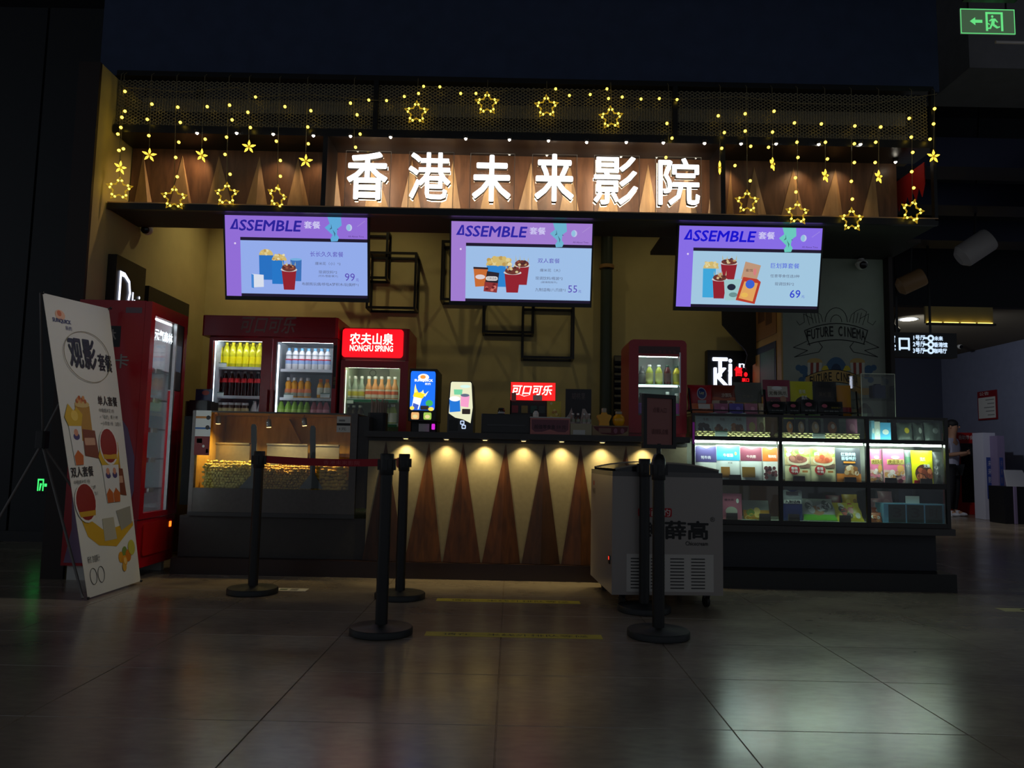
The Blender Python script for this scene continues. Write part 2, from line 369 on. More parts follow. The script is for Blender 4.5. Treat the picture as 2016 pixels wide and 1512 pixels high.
# expanded metal mesh, too fine to pick apart
ms = MB()
dx, dz = .042, .026
nx = int((XR - XL) / dx); nz = int((ZT - ZM - .03) / dz)
for k in range(nz):
    z = ZM + .005 + k * dz
    for sgn in (1, -1):
        for i in range(nx):
            x = XL + i * dx; za, zb = (z, z + dz) if i % 2 == (0 if sgn > 0 else 1) else (z + dz, z)
            ms.add([(x, YF + .02, za - .0035), (x + dx, YF + .02, zb - .0035), (x + dx, YF + .02, zb + .0035), (x, YF + .02, za + .0035)], [(0, 1, 2, 3)])
            ms.add([(x, YF + .02, za + .0035), (x + dx, YF + .02, zb + .0035), (x + dx, YF + .026, zb + .0035), (x, YF + .026, za + .0035)], [(0, 1, 2, 3)])
mo = ms.build('wire_mesh', mat('mesh_metal', (140, 132, 108), .5, metal=.2), fa); mo['kind'] = 'stuff'
# six lit characters, each on a clear acrylic square
for i, (ch, ax, ay, bx, by) in enumerate([('香', (679, 297), (769, 414), (683, 299), (763, 393)), ('港', (804, 299), (893, 415), (804, 300), (887, 392)), ('未', (925, 302), (1013, 419), (930, 305), (1006, 397)),
                                  ('来', (1047, 304), (1136, 420), (1053, 303), (1130, 397)), ('影', (1169, 306), (1259, 423), (1169, 308), (1256, 403)), ('院', (1290, 309), (1381, 425), (1296, 311), (1378, 404))]):
    yp = YF + .10
    x0, x1, z0, z1 = B(ax[0], ax[1], ay[0], ay[1], yp); z0 = max(z0, ZB + .003)
    t = thing('sign_letter', 'glowing white character %s on a clear acrylic square, %s of the six sign letters' % (ch, ORD[i]), 'sign letter', ((x0 + x1) / 2, yp, z0), group='lit characters of the shop sign')
    MB().box(x0, x1, yp, yp + .006, z0, z1).build('acrylic_panel', M_ACRYL, t)
    pe = MB()
    for e0, e1, e2, e3 in ((x0, x0 + .004, z0, z1), (x1 - .004, x1, z0, z1), (x0 + .004, x1 - .004, z1 - .004, z1), (x0 + .004, x1 - .004, z0, z0 + .004)): pe.box(e0, e1, yp - .001, yp - .0002, e2, e3)
    pe.build('panel_edge', mat('acrylic_edge', (206, 200, 186), .3), t)
    fr = Fr((0, yp, 0)); u0, u1, v0, v1 = B(bx[0], bx[1], by[0], by[1], yp - .05)
    text_solid(ch, fr, u0, v0, u1, v1, mat('letter_side', (60, 70, 80), .4), t, .006, .049, .014 if ch in '港影院' else .02)
    text(ch, fr, u0, v0, u1, v1, M_LETTER, t, d=.0505, bold=.014 if ch in '港影院' else .022, name='letter_face')
    fr2 = Fr((0, yp + .012, 0)); text(ch, fr2, u0, v0, u1, v1, mat('letter_back_glow', (255, 226, 190), emit=16.0), t, d=0, bold=0, name='back_glow')
# small white spot lights under the middle rail
for i, (px, py) in enumerate([(388, 262), (466, 262), (538, 264), (617, 267), (690, 268), (769, 270), (917, 273), (1003, 275), (1080, 277), (1155, 280), (1233, 280), (1306, 281), (1387, 282), (1459, 283), (1528, 283), (1612, 284), (1694, 284), (1763, 319)]):
    YL = YF + (-.035 if i < 17 else .2); p = A(px, py, YL); z = p.z + .032
    t = thing('spot_lamp', 'small white spot lamp under the fascia rail, %s from the left' % ORD[i], 'lamp', (p.x, YL, z - .03), group='spot lamps in the fascia')
    MB().lathe([(.014, 0), (.018, .006), (.018, .022), (.008, max(.028, ZM - .05 - z + .03) if i != 17 else .06)], (p.x, YL, z - .03), 12).build('lamp_body', M_BLKMET, t, True)
    MB().ball((p.x, YL, z - .032), .011, 8, 6).build('bulb', M_WDOT, t, True)
    if i in (0, 2, 3, 13, 15, 16):
        spot('spot_beam', (p.x, YF + .15, z - .05), (p.x - (.4 if i == 0 else .1), YF + .32, z - .5), 3.0 if i else 8.0, (1, .62, .3), 95, .8, .015, t)

# ================================================================== STRING LIGHTS
YS = YF - .05
star_r = .094
def star_pts(R, r, c, rz, tilt=0):
    out = []
    for k in range(10):
        a = math.pi / 2 + k * math.pi / 5 + tilt; rr = R if k % 2 == 0 else r
        out.append(Vector((c[0] + rr * math.cos(a) * math.cos(rz), c[1] + rr * math.cos(a) * math.sin(rz), c[2] + rr * math.sin(a))))
    return out
bulb_me = {}
def bulb(parent, p, r, key):
    if key not in bulb_me:
        o = MB().ball((0, 0, 0), r, 6, 5).build('bulb', M_BULB, parent, True, local=True); bulb_me[key] = o.data
    else:
        o = bpy.data.objects.new('bulb', bulb_me[key]); COL.objects.link(o); o.parent = parent
    o.location = WM[parent.name].inverted() @ Vector(p); WM[o.name] = WM[parent.name]; return o
M_WIRE = mat('clear_wire', (120, 112, 84), .5)
def big_star(t, c, rz=0.0, tilt=0.0, R=star_r):
    P = star_pts(R, R * .46, c, rz, tilt)
    fo = MB().tube(P, .0062, 6, True).build('star_outline', M_STARGL, t, True)
    for k in range(10):
        q = P[k].lerp(P[(k + 1) % 10], .5); bulb(fo, q, .0088, 'star')
def small_star(t, c, rz=0.0):
    fo = MB().lathe([(.006, -.004), (.014, 0), (.006, .004)], c, 10, (0, 1, 0)).build('flower_star', M_STARGL, t, True)
    for k in range(5):
        a = math.pi / 2 + k * 2 * math.pi / 5; d = Vector((math.cos(a) * math.cos(rz), math.cos(a) * math.sin(rz), math.sin(a)))
        m = MB().lathe([(.002, .008), (.0085, .02), (.0095, .03), (.002, .052)], c, 7, d); m.build('petal', mat('petal_light', (255, 208, 66), emit=2.2), fo, True)
L = [  # cord x, bulbs, star (kind, x, y, turn)
    (243, [(246, 180), (246, 219), (238, 251), (243, 293)], ('s', 237, 330, 1.1)),
    (237, [(240, 231), (232, 264), (234, 296)], ('b', 235, 372, .25)),
    (297, [(299, 205), (290, 235), (293, 267)], ('s', 294, 305, .5)),
    (347, [(350, 211), (355, 241), (352, 280), (346, 310), (349, 348)], ('b', 343, 390, .3)),
    (402, [(408, 210), (404, 274)], ('s', 397, 306, 1.0)),
    (450, [(452, 207), (457, 236), (446, 270), (443, 304), (453, 343)], ('b', 446, 383, 0)),
    (490, [(488, 221), (493, 251)], ('s', 490, 289, .1)),
    (550, [(561, 210), (544, 278), (552, 316), (552, 347)], ('b', 546, 388, 1.05)),
    (605, [(612, 218), (606, 250), (607, 283)], ('s', 602, 317, .3)),
    (697, [(690, 203), (703, 226), (709, 264), (700, 290)], None),
    (1316, [(1313, 243), (1323, 272), (1311, 310)], None),
    (1418, [(1414, 228), (1426, 261), (1421, 292)], ('s', 1417, 330, 1.3)),
    (1470, [(1467, 224), (1467, 258), (1478, 288), (1447, 326), (1477, 356)], ('b', 1471, 398, 0)),
    (1520, [(1524, 219), (1521, 260), (1513, 290)], ('s', 1521, 323, .9)),
    (1570, [(1564, 242), (1569, 280), (1571, 310), (1566, 350), (1567, 378)], ('b', 1570, 420, .1)),
    (1624, [(1617, 244), (1625, 280), (1629, 313)], ('s', 1625, 346, .7)),
    (1676, [(1683, 248), (1682, 283), (1682, 320), (1676, 357), (1678, 392)], ('b', 1677, 433, .05)),
    (1730, [(1734, 250), (1724, 280), (1723, 320)], ('s', 1730, 348, .6)),
    (1795, [(1790, 233), (1794, 270), (1797, 300), (1795, 338), (1799, 370)], ('b', 1796, 416, .1)),
    (1840, [(1840, 214), (1838, 244), (1831, 274)], ('s', 1838, 308, .1))]
for i, (cx, bl, st) in enumerate(L):
    side = 'left' if i < 10 else 'right'; n = i if i < 10 else 19 - i
    ytop = 176 if i < 10 else 190
    yb = st[2] if st else bl[-1][1]
    pt = A(cx, ytop, YS); pb = A(st[1] if st else cx, yb - (22 if st and st[0] == 'b' else 12 if st else 0), YS)
    what = 'ending in a large open star' if st and st[0] == 'b' else 'ending in a small flower-shaped star' if st else 'with bulbs only and no star'
    t = thing('string_light', 'hanging string of warm bulbs %s, %s from the %s end' % (what, ORD[n], side), 'string light', (pb.x, YS, pb.z), group='star string lights on the fascia')
    MB().tube([(pt.x, YF - .016, ZT), (pt.x, YS, ZT - .03), pt, pb], .0022, 5).build('cord', M_WIRE, t)
    for (bx, by) in bl: bulb(t, A(bx, by, YS - .006), .0115, 'string')
    if st:
        c = A(st[1], st[2], YS)
        if st[0] == 'b': big_star(t, c, st[3], -.25 if i == 18 else .05 if i == 3 else 0)
        else: small_star(t, c, st[3])
for i, (px, py) in enumerate([(820, 222), (959, 204), (1076, 210), (1203, 232)]):
    c = A(px, py, YS); t = thing('star_light', 'open star-shaped light in front of the mesh, %s of the four above the sign' % ORD[i], 'star light', c, group='four stars above the sign')
    big_star(t, c, 0, .02 * i); MB().tube([c + Vector((0, 0, star_r)), (c.x, YF - .016, ZT)], .0022, 5).build('cord', M_WIRE, t)
gp = [(245, 172), (360, 181), (470, 172), (503, 191), (600, 185), (726, 197), (761, 198), (796, 190), (824, 184), (834, 170), (866, 171), (907, 184), (937, 184), (1000, 178), (1094, 175), (1121, 188), (1162, 186), (1195, 175), (1198, 194), (1225, 191), (1262, 195), (1298, 194), (1333, 196), (1450, 190), (1560, 203), (1700, 206), (1845, 185)]
t = thing('light_garland', 'thin wire swagged along the mesh with tiny warm bulbs', 'string light', A(245, 172, YS + .02))
MB().tube([A(a, b, YS + .02) for a, b in gp], .0025, 5).build('cord', M_WIRE, t)
for a, b in gp:
    if (a, b) not in [(245, 172), (360, 181), (470, 172), (600, 185), (1000, 178), (1450, 190), (1560, 203), (1700, 206), (1845, 185)]: bulb(t, A(a, b, YS + .012), .0105, 'garland')
# red zigzag valance at the open right end
va = MB(); N = 8
for k in range(N):
    y0 = YF + .06 + k * .088; f0 = .088
    zt0 = 3.22 - .0 * k; zb = 3.05
    va.add([(XR - .05, y0, zt0), (XR - .05, y0 + f0, zt0), (XR - .05, y0 + f0, zb), (XR - .05, y0 + f0 / 2, zb - .09), (XR - .05, y0, zb), (XR - .045, y0, zt0), (XR - .045, y0 + f0, zt0), (XR - .045, y0 + f0, zb), (XR - .045, y0 + f0 / 2, zb - .09), (XR - .045, y0, zb)], [(0, 1, 2, 3, 4), (9, 8, 7, 6, 5), (4, 3, 8, 9), (3, 2, 7, 8)])
solo('zigzag_valance', va, mat('red_cloth', (190, 24, 30), .7), 'red valance with a zigzag hem at the open end of the fascia', 'valance')
# ================================================================== MENU SCREENS
def em(name, c, e=1.0): return mat('screen_' + name, c, emit=e, rough=.3)
def tv(corner, Y, idx, label, purple, panel, statue, ink):
    """corner = pixel centre and width; the set tilts down by 13 degrees"""
    (cx, cy, wpx) = corner; c = A(cx, cy, Y); W = wpx / FPX * (c - EYEP).dot(VF); H = W * .562
    ti = math.radians(12.5); uy = Vector((0, -math.sin(ti), math.cos(ti)))
    t = thing('menu_screen', label, 'television', (c.x, c.y, c.z), group='menu screens hanging over the counter')
    f = Fr(c - Vector((W / 2, 0, 0)) - uy * (H / 2), (W, 0, 0), uy * H)
    f.n = Vector((0, -math.cos(ti), -math.sin(ti)))
    b = .012 / W; bz = .012 / H
    MB().prism([(-b, -bz * 2.6), (1 + b, -bz * 2.6), (1 + b, 1 + bz), (-b, 1 + bz)], f, -.05, -.002).build('case', M_BLACK, t)
    bz_ = MB()
    for u0, v0, u1, v1 in ((-b, -bz * 2.6, 1 + b, 0), (-b, 1, 1 + b, 1 + bz), (-b, 0, 0, 1), (1, 0, 1 + b, 1)): bz_.prism([(u0, v0), (u1, v0), (u1, v1), (u0, v1)], f, -.002, .004)
    bz_.build('bezel', M_BLACK, t)
    for u in (.3, .7): MB().bar(f.p(u, .98, -.04), (f.p(u, .98).x, c.y + .12, ZB - .03), .03, .012).build('bracket', M_BLKMET, t)
    sc = rect(f, 0, 0, 1, 1, -.001).build('screen', em('off', (38, 26, 58), .5), t)
    E = .9
    def S(poly, col, nm, d, e=E): MB().flat(poly, f, d).build(nm, em('%d_%d_%d_%s' % (*col, e), col, e), sc)
    R4 = lambda a, b_, c_, d_: [(a, b_), (c_, b_), (c_, d_), (a, d_)]
    S([(0, 0), (.105, 0), (.105, .735), (1, .735), (1, 1), (0, 1)], purple, 'purple_border', .0002)
    S(R4(.105, .035, 1, .695), panel, 'pale_panel', .0002)
    S([(.72, 1), (.815, 1), (.82, .9), (.79, .86), (.785, .79), (.80, .75), (.79, .705), (.745, .70), (.74, .735), (.755, .78), (.70, .87), (.735, .92)], statue, 'statue_print', .0006)
    dk = tuple(int(k * .6) for k in statue)
    for poly in ([(.745, .92), (.752, .86), (.735, .845), (.738, .86), (.745, .87)], [(.755, .85), (.775, .80), (.77, .755), (.766, .80)], [(.79, .86), (.80, .845), (.785, .85)]): S(poly, dk, 'statue_line', .0009)
    S(ell(.872, .875, .021, .043, 18), (198, 206, 240), 'moon_print', .0006)
    S(ell(.867, .875, .014, .04, 14), (150, 200, 232), 'moon_shade', .0009)
    S(ell(.068, .655, .007, .013, 10), (230, 214, 250), 'dot_print', .0006)
    for k in range(9): S(R4(.93 + k * .006, .89 + k * .008, .934 + k * .006, .895 + k * .008), (200, 180, 230), 'dot_print', .0006)
    # stencil wordmark: open first letter drawn as a slanted triangle
    ik = em('ink_%d_%d_%d' % ink, ink, E)
    S([(.033, .83), (.072, .955), (.088, .955), (.092, .83), (.078, .83), (.0765, .885), (.078, .93), (.0585, .85), (.083, .85), (.083, .83)], ink, 'lettering', .0008)
    text('SSEMBLE', f, .102, .812, .535, .95, ik, sc, d=.0008, bold=.03, shear=.03)
    text('套餐', f, .555, .853, .67, .945, em('lilac', (212, 206, 250), E), sc, d=.0008, bold=.02)
    text('All About Time', f, .865, .757, .975, .778, em('inkgrey', (90, 60, 130), E), sc, d=.0008, bold=0)
    return t, f, sc, S, E
P1, P2, P3 = (150, 112, 222), (166, 128, 216), (140, 112, 238)
LCOL = dict(ink=(96, 78, 190), grey=(84, 88, 110))
def cup(S, u, v, w, h, flip=0, d=.001):
    S([(u - w * .36, v), (u + w * .36, v), (u + w * .5, v + h * .66), (u - w * .5, v + h * .66)], (150, 30, 44), 'cup_print', d)
    S(ell(u, v + h * .66, w * .56, h * .07, 16), (214, 208, 206), 'cup_rim_print', d + .0003)
    S(ell(u, v + h * .72, w * .48, h * .12, 16), (112, 52, 44), 'ice_print', d + .0006)
    for k in range(9): S(ell(u + w * random.uniform(-.35, .35), v + h * random.uniform(.68, .86), w * .1, h * .04, 8), random.choice([(200, 160, 110), (150, 80, 60), (220, 200, 150), (80, 40, 40)]), 'ice_print', d + .0009 + k * .00005)
    for k in range(4):
        uu = u + w * (-.4 + .27 * k); S([(uu - w * .03, v + h * .8), (uu + w * .05, v + h * .8), (uu + w * .02 * (k - 1.5), v + h * random.uniform(.93, 1.03))], (190, 186, 150), 'splash_print', d + .0008)
    return d + .001
def corn(S, u0, u1, v0, v1, d):
    rr = (u1 - u0) * .09
    S(ell((u0 + u1) / 2, v0, (u1 - u0) / 2, (v1 - v0) * .9, 16, 0, math.pi), (214, 190, 120), 'popcorn_print', d)
    for k in range(16): S(ell(random.uniform(u0 + rr, u1 - rr), v0 + (v1 - v0) * random.uniform(.1, .8), rr, rr * 1.6, 8), random.choice([(232, 212, 150), (220, 190, 110), (240, 226, 176), (196, 160, 88)]), 'popcorn_print', d + .0003 + k * .00004)
def tvtext(lines, f, sc, E):
    for s, u0, v0, u1, v1, col, bold in lines: text(s, f, u0, v0, u1, v1, em('t_%d_%d_%d' % col, col, E), sc, d=.001, bold=bold)
INK, GREY = (92, 76, 186), (92, 98, 124)
t, f, sc, S, E = tv((584, 506, 279), YF + .16, 0, 'leftmost menu screen, purple frame, priced 99', P1, (152, 178, 244), (98, 176, 226), (40, 28, 160))
S([(.235, .21), (.335, .21), (.335, .515), (.235, .515)], (38, 116, 200), 'tub_print', .0005); corn(S, .235, .335, .515, .60, .0008)
S([(.325, .16), (.41, .16), (.41, .455), (.325, .455)], (36, 122, 206), 'tub_print', .0012); corn(S, .325, .43, .455, .54, .0014)
S([(.46, .20), (.53, .20), (.535, .47), (.455, .47)], (60, 116, 190), 'cup_print', .0005); S(ell(.495, .47, .042, .016), (120, 180, 230), 'cup_rim_print', .0007)
S([(.178, .11), (.265, .12), (.265, .27), (.178, .28)], (226, 232, 246), 'box_print', .0022); S([(.178, .11), (.195, .10), (.195, .27), (.178, .28)], (70, 140, 220), 'box_print', .0024)
cup(S, .445, .09, .105, .38, d=.0025)
tvtext([('长长久久套餐', .595, .51, .83, .575, INK, .006), ('爆米花（小）*2', .63, .405, .81, .445, GREY, .004), ('现调饮料*2', .655, .30, .785, .34, GREY, .004), ('(可乐/雪碧/果汁)', .652, .252, .79, .285, GREY, 0), ('布朗熊玩偶/哆啦A梦积木/玩偶杯*1', .535, .147, .935, .188, GREY, .003), ('99', .84, .215, .91, .31, INK, .006), ('元', .918, .212, .938, .247, INK, 0), ('+', .73, .375, .738, .387, (150, 170, 190), 0), ('+', .73, .222, .738, .234, (150, 170, 190), 0)], f, sc, E)
t, f, sc, S, E = tv((1026, 517, 276), YF + .16, 1, 'middle menu screen, purple frame, priced 55', P2, (164, 198, 240), (112, 186, 216), (42, 34, 168))
S([(.265, .19), (.40, .19), (.41, .455), (.255, .455)], (44, 134, 214), 'tub_print', .0005); corn(S, .25, .435, .455, .585, .0008)
S([(.175, .185), (.25, .195), (.265, .43), (.16, .435)], (206, 110, 50), 'pouch_print', .0012); S([(.16, .41), (.265, .405), (.265, .43), (.16, .435)], (50, 34, 40), 'pouch_print', .0014); S(ell(.21, .31, .035, .03), (230, 216, 220), 'pouch_print', .0015)
S([(.235, .13), (.33, .115), (.345, .365), (.258, .385)], (40, 34, 44), 'pouch_print', .0017); S([(.235, .13), (.33, .115), (.338, .235), (.242, .25)], (146, 52, 52), 'pouch_print', .0019); S(rrect(.25, .265, .335, .32, .02), (226, 222, 222), 'pouch_print', .002)
for k in range(9): S(ell(random.uniform(.25, .325), random.uniform(.14, .225), .012, .016, 8), random.choice([(190, 90, 80), (110, 30, 36), (214, 120, 110)]), 'pouch_print', .0021 + k * .00003)
text('九制话梅', f, .258, .277, .327, .31, em('inkdark', (40, 36, 50), E), sc, d=.0025, bold=.004)
cup(S, .505, .22, .105, .37, d=.0026); cup(S, .44, .12, .115, .38, d=.0042)
tvtext([('双人套餐', .618, .50, .775, .56, INK, .006), ('爆米花（大）', .635, .39, .78, .43, GREY, .004), ('现调饮料/瓶装*2', .605, .288, .80, .33, GREY, .004), ('(玻璃瓶除外)', .645, .243, .76, .273, GREY, 0), ('九制话梅/八爪烧*1', .605, .142, .82, .186, GREY, .003), ('55', .84, .135, .905, .225, INK, .006), ('元', .913, .135, .935, .168, INK, 0), ('+', .70, .36, .708, .372, (150, 180, 200), 0), ('+', .70, .212, .708, .224, (150, 180, 200), 0)], f, sc, E)
t, f, sc, S, E = tv((1474, 527, 280), YF + .16, 2, 'rightmost menu screen, violet frame, priced 69', P3, (168, 206, 232), (110, 208, 196), (16, 6, 214))
S([(.185, .12), (.265, .12), (.27, .48), (.18, .48)], (64, 172, 226), 'tub_print', .0005); corn(S, .18, .29, .48, .575, .0008)
cup(S, .36, .35, .115, .30, d=.0012); cup(S, .30, .11, .10, .36, d=.0026)
S([(.45, .36), (.56, .34), (.585, .53), (.475, .575)], (196, 154, 124), 'pouch_print', .0013); text('蜜饯', f, .48, .45, .53, .485, em('inkbrown', (90, 60, 60), E), sc, d=.0016, bold=.004); S(ell(.545, .45, .012, .045, 10), (220, 130, 130), 'pouch_print', .0016)
S([(.345, .09), (.425, .09), (.45, .36), (.33, .34)], (162, 206, 208), 'pouch_print', .0042); S(ell(.385, .255, .03, .04), (30, 36, 56), 'pouch_print', .0044); S(ell(.40, .16, .03, .03), (110, 150, 150), 'pouch_print', .0045)
S([(.42, .095), (.555, .05), (.59, .325), (.565, .36), (.465, .385), (.455, .34)], (190, 60, 40), 'pouch_print', .0046); S([(.44, .12), (.54, .08), (.57, .31), (.475, .33)], (232, 170, 96), 'pouch_print', .0047); S(ell(.515, .295, .032, .055), (60, 100, 214), 'pouch_print', .0049); S(ell(.48, .16, .025, .03), (240, 190, 90), 'pouch_print', .005)
tvtext([('巨划算套餐', .655, .50, .855, .565, (70, 84, 226), .008), ('任意零食任选3种', .655, .385, .86, .425, GREY, .004), ('现调饮料*2', .69, .285, .825, .328, GREY, .004), ('69', .80, .135, .875, .235, (50, 66, 214), .012), ('元', .883, .137, .905, .17, (80, 96, 214), 0), ('+', .755, .352, .763, .364, (150, 180, 200), 0)], f, sc, E)

# ================================================================== BACK WALL DECOR
def cube_frame(x0, y0, x1, y1, label, dpt=.22):
    a0, a1, z0, z1 = B(x0, y0, x1, y1, YB - dpt)
    t = thing('cube_frame', label, 'wall frame', ((a0 + a1) / 2, YB, z0), group='black cube frames on the back wall'); w = .022
    def R(y, nm):
        m = MB(); m.box(a0, a1, y - w / 2, y + w / 2, z0, z0 + w).box(a0, a1, y - w / 2, y + w / 2, z1 - w, z1).box(a0, a0 + w, y - w / 2, y + w / 2, z0 + w, z1 - w).box(a1 - w, a1, y - w / 2, y + w / 2, z0 + w, z1 - w); m.build(nm, M_BLKMET, t)
    R(YB - dpt, 'front_square'); R(YB - w / 2 - .001, 'back_square')
    for x in (a0, a1 - w):
        for z in (z0, z1 - w): MB().box(x, x + w, YB - dpt + w / 2, YB - w - .002, z, z + w).build('strut', M_BLKMET, t)
cube_frame(640, 452, 764, 548, 'black cube frame beside the leftmost screen, the upper of two', .2)
cube_frame(722, 496, 820, 608, 'black cube frame above the lit red fridge, the lower of two')
cube_frame(868, 474, 960, 592, 'black cube frame half hidden behind the left edge of the middle screen')
cube_frame(950, 566, 1052, 656, 'black cube frame just under the middle screen', .2)
cube_frame(1027, 600, 1131, 706, 'lowest black cube frame, right of the others under the middle screen')
px0 = A(1181, 650, YB - .09).x; px1 = A(1206, 650, YB - .09).x
t = thing('drain_pipe', 'dark green vertical pipe with a tan collar on the back wall', 'pipe', ((px0 + px1) / 2, YB - .085, 0))
MB().tube([((px0 + px1) / 2, YB - .085, 0), ((px0 + px1) / 2, YB - .085, 4.0)], .058, 14).build('pipe', mat('dark_green_pipe', (44, 56, 48), .5), t, True)
zc = A(1192, 525, YB - .1).z; MB().lathe([(.07, -.02), (.075, -.015), (.075, .015), (.07, .02)], ((px0 + px1) / 2, YB - .085, zc), 16).build('collar', mat('tan_collar', (150, 116, 70), .5), t, True)
a0, a1, z0, z1 = B(1209, 700, 1250, 870, YB - .03)
t = thing('louvre_panel', 'dark louvred panel beside the green pipe on the back wall', 'louvre', ((a0 + a1) / 2, YB, z0))
MB().box(a0, a1, YB - .02, YB - .001, z0, z1).build('backing', M_BLACK, t)
for k in range(12):
    z = z0 + (z1 - z0) * (k + .2) / 12; MB().add([(a0, YB - .06, z), (a1, YB - .06, z), (a1, YB - .022, z + .05), (a0, YB - .022, z + .05), (a0, YB - .06, z - .008), (a1, YB - .06, z - .008), (a1, YB - .022, z + .042), (a0, YB - .022, z + .042)], [(0, 1, 2, 3), (7, 6, 5, 4), (0, 4, 5, 1), (0, 3, 7, 4), (1, 5, 6, 2)]).build('slat', mat('navy_slat', (28, 32, 46), .5), t)
# lit black sign box on the back wall
a0, a1, z0, z1 = B(1393, 690, 1482, 800, YB - .1)
t = thing('letter_sign', 'black box sign with big white letters and a red mark by the posters', 'sign', ((a0 + a1) / 2, YB, z0))
MB().box(a0, a1, YB - .1, YB - .001, z0, z1).build('box', M_BLACK, t)
f = Fr((0, YB - .1, 0)); ws = em('white_sign', (222, 230, 255), 2.2); rs = em('red_sign', (255, 20, 30), 1.6)
for s, r in (('Ti', (1402, 704, 1441, 742)), ('Ki', (1404, 724, 1440, 760))):
    u0, u1, v0, v1 = B(*r, YB - .1); text(s, f, u0, v0, u1, v1, ws, t, d=.012 if s == 'Ti' else .014, bold=.035)
u0, u1, v0, v1 = B(1445, 722, 1461, 741, YB - .1); text('售', f, u0, v0, u1, v1, rs, t, d=.012, bold=.03)
u0, u1, v0, v1 = B(1464, 733, 1471, 742, YB - .1); MB().flat(ell((u0 + u1) / 2, (v0 + v1) / 2, (u1 - u0) / 2, (v1 - v0) / 2, 12), f, .012).build('red_dot', rs, t)
u0, u1, v0, v1 = B(1460, 745, 1474, 752, YB - .1); text('票口', f, u0, v0, u1, v1, rs, t, d=.012, bold=.03)
u0, u1, v0, v1 = B(1454, 716, 1466, 724, YB - .1); text('n', f, u0, v0, u1, v1, ws, t, d=.012, bold=.03)
# black cloth drape hanging from the ceiling in front of the sign
dr = MB(); Yd = 7.3
pts = [(1420, 590), (1421, 640), (1436, 657), (1466, 690), (1470, 700), (1465, 722), (1468, 728), (1486, 716), (1488, 590)]
dr.prism([(A(a, b, Yd).x, A(a, b, Yd).z) for a, b in pts], Fr((0, Yd, 0)), 0, .03)
solo('black_drape', dr, mat('black_cloth', (26, 28, 38), .8, bump=.6, nscale=12), 'black slanted cloth hanging in the corner by the posters', 'drape')
# posters on the tan side face beside the mural
xs = XM0 - .0125; fs_ = Fr((xs, 0, 0), (0, 1, 0), (0, 0, 1)); fs_.n = Vector((-1, 0, 0))
def side_poster(y0, y1, z0, z1, label, base, bits):
    t = thing('wall_poster', label, 'poster', (xs, (y0 + y1) / 2, z0)); MB().box(xs - .006, xs, y0, y1, z0, z1).build('sheet', base, t)
    for (a, b, c, d_, m) in bits: MB().box(xs - .008, xs - .006, y0 + (y1 - y0) * a, y0 + (y1 - y0) * c, z0 + (z1 - z0) * b, z0 + (z1 - z0) * d_).build('print', m, t)
side_poster(6.7, 7.25, 2.05, 2.6, 'tan printed poster, upper one on the side of the mural wall', mat('brown_paper', (150, 108, 66), .6), [(.2, .2, .5, .6, mat('dark_brown_ink', (96, 66, 44), .6)), (.55, .3, .9, .5, mat('dark_brown_ink', (96, 66, 44), .6))])
side_poster(6.72, 7.4, 1.35, 1.98, 'green and blue notice board on the side of the mural wall', mat('navy_board', (40, 50, 70), .6), [(.05, .28, .6, .9, mat('teal_paper', (80, 116, 104), .6)), (.64, .25, .95, .9, mat('tan_board', (186, 150, 90), .6)), (.05, .0, .6, .25, mat('yellow_paper', (190, 150, 80), .6)), (.64, .03, .95, .14, mat('pale_paper', (196, 190, 150), .6))])
# mural: painted lettering and ribbons on the grey-green wall
fm = Fr((0, 6.6, 0)); MK = mat('mural_black', (26, 28, 28), .7)
def q(px, py): p = A(px, py, 6.6); return (p.x, p.z)
def stroke(pts, wd=.008, d=.002, m=None, nm='mural_line'):
    mb = MB(); P = [Vector((*q(*p), 0)) for p in pts]
    for i in range(len(P) - 1):
        dv = (P[i + 1] - P[i]); n = Vector((-dv.y, dv.x, 0)).normalized() * wd / 2; e = dv.normalized() * wd * .35
        a, b = P[i] - e, P[i + 1] + e; mb.flat([(a.x - n.x, a.y - n.y), (b.x - n.x, b.y - n.y), (b.x + n.x, b.y + n.y), (a.x + n.x, a.y + n.y)], fm, d + .0001 * i)
    mb.build(nm, m or MK, wr)
def arc_text(s, cx, cy, half, rise, h, d=.0035):
    n = len(s); k = 0
    for i, ch in enumerate(s):
        if ch == ' ': continue
        x0 = cx - half + 2 * half * i / n; x1 = x0 + 2 * half / n * .86
        if ch == 'I': x0, x1 = (x0 + x1) / 2 - 1, (x0 + x1) / 2 + 1
        xm = (x0 + x1) / 2; dy = ((xm - cx) / half) ** 2 * rise
        a, b, c_, d_ = B(x0, cy - h / 2 + dy, x1, cy + h / 2 + dy, 6.6); text(ch, fm, a, c_, b, d_, MK, wr, d=d, bold=.02, name='mural_lettering')
CUT = lambda pts, m, d, nm='mural_patch': MB().flat([q(*p) for p in pts], fm, d).build(nm, m, wr)
def arcp(cx, cy, half, rise, n=10, rev=False):
    o = [(cx - half + 2 * half * i / n, cy + (2 * i / n - 1) ** 2 * rise) for i in range(n + 1)]; return o[::-1] if rev else o
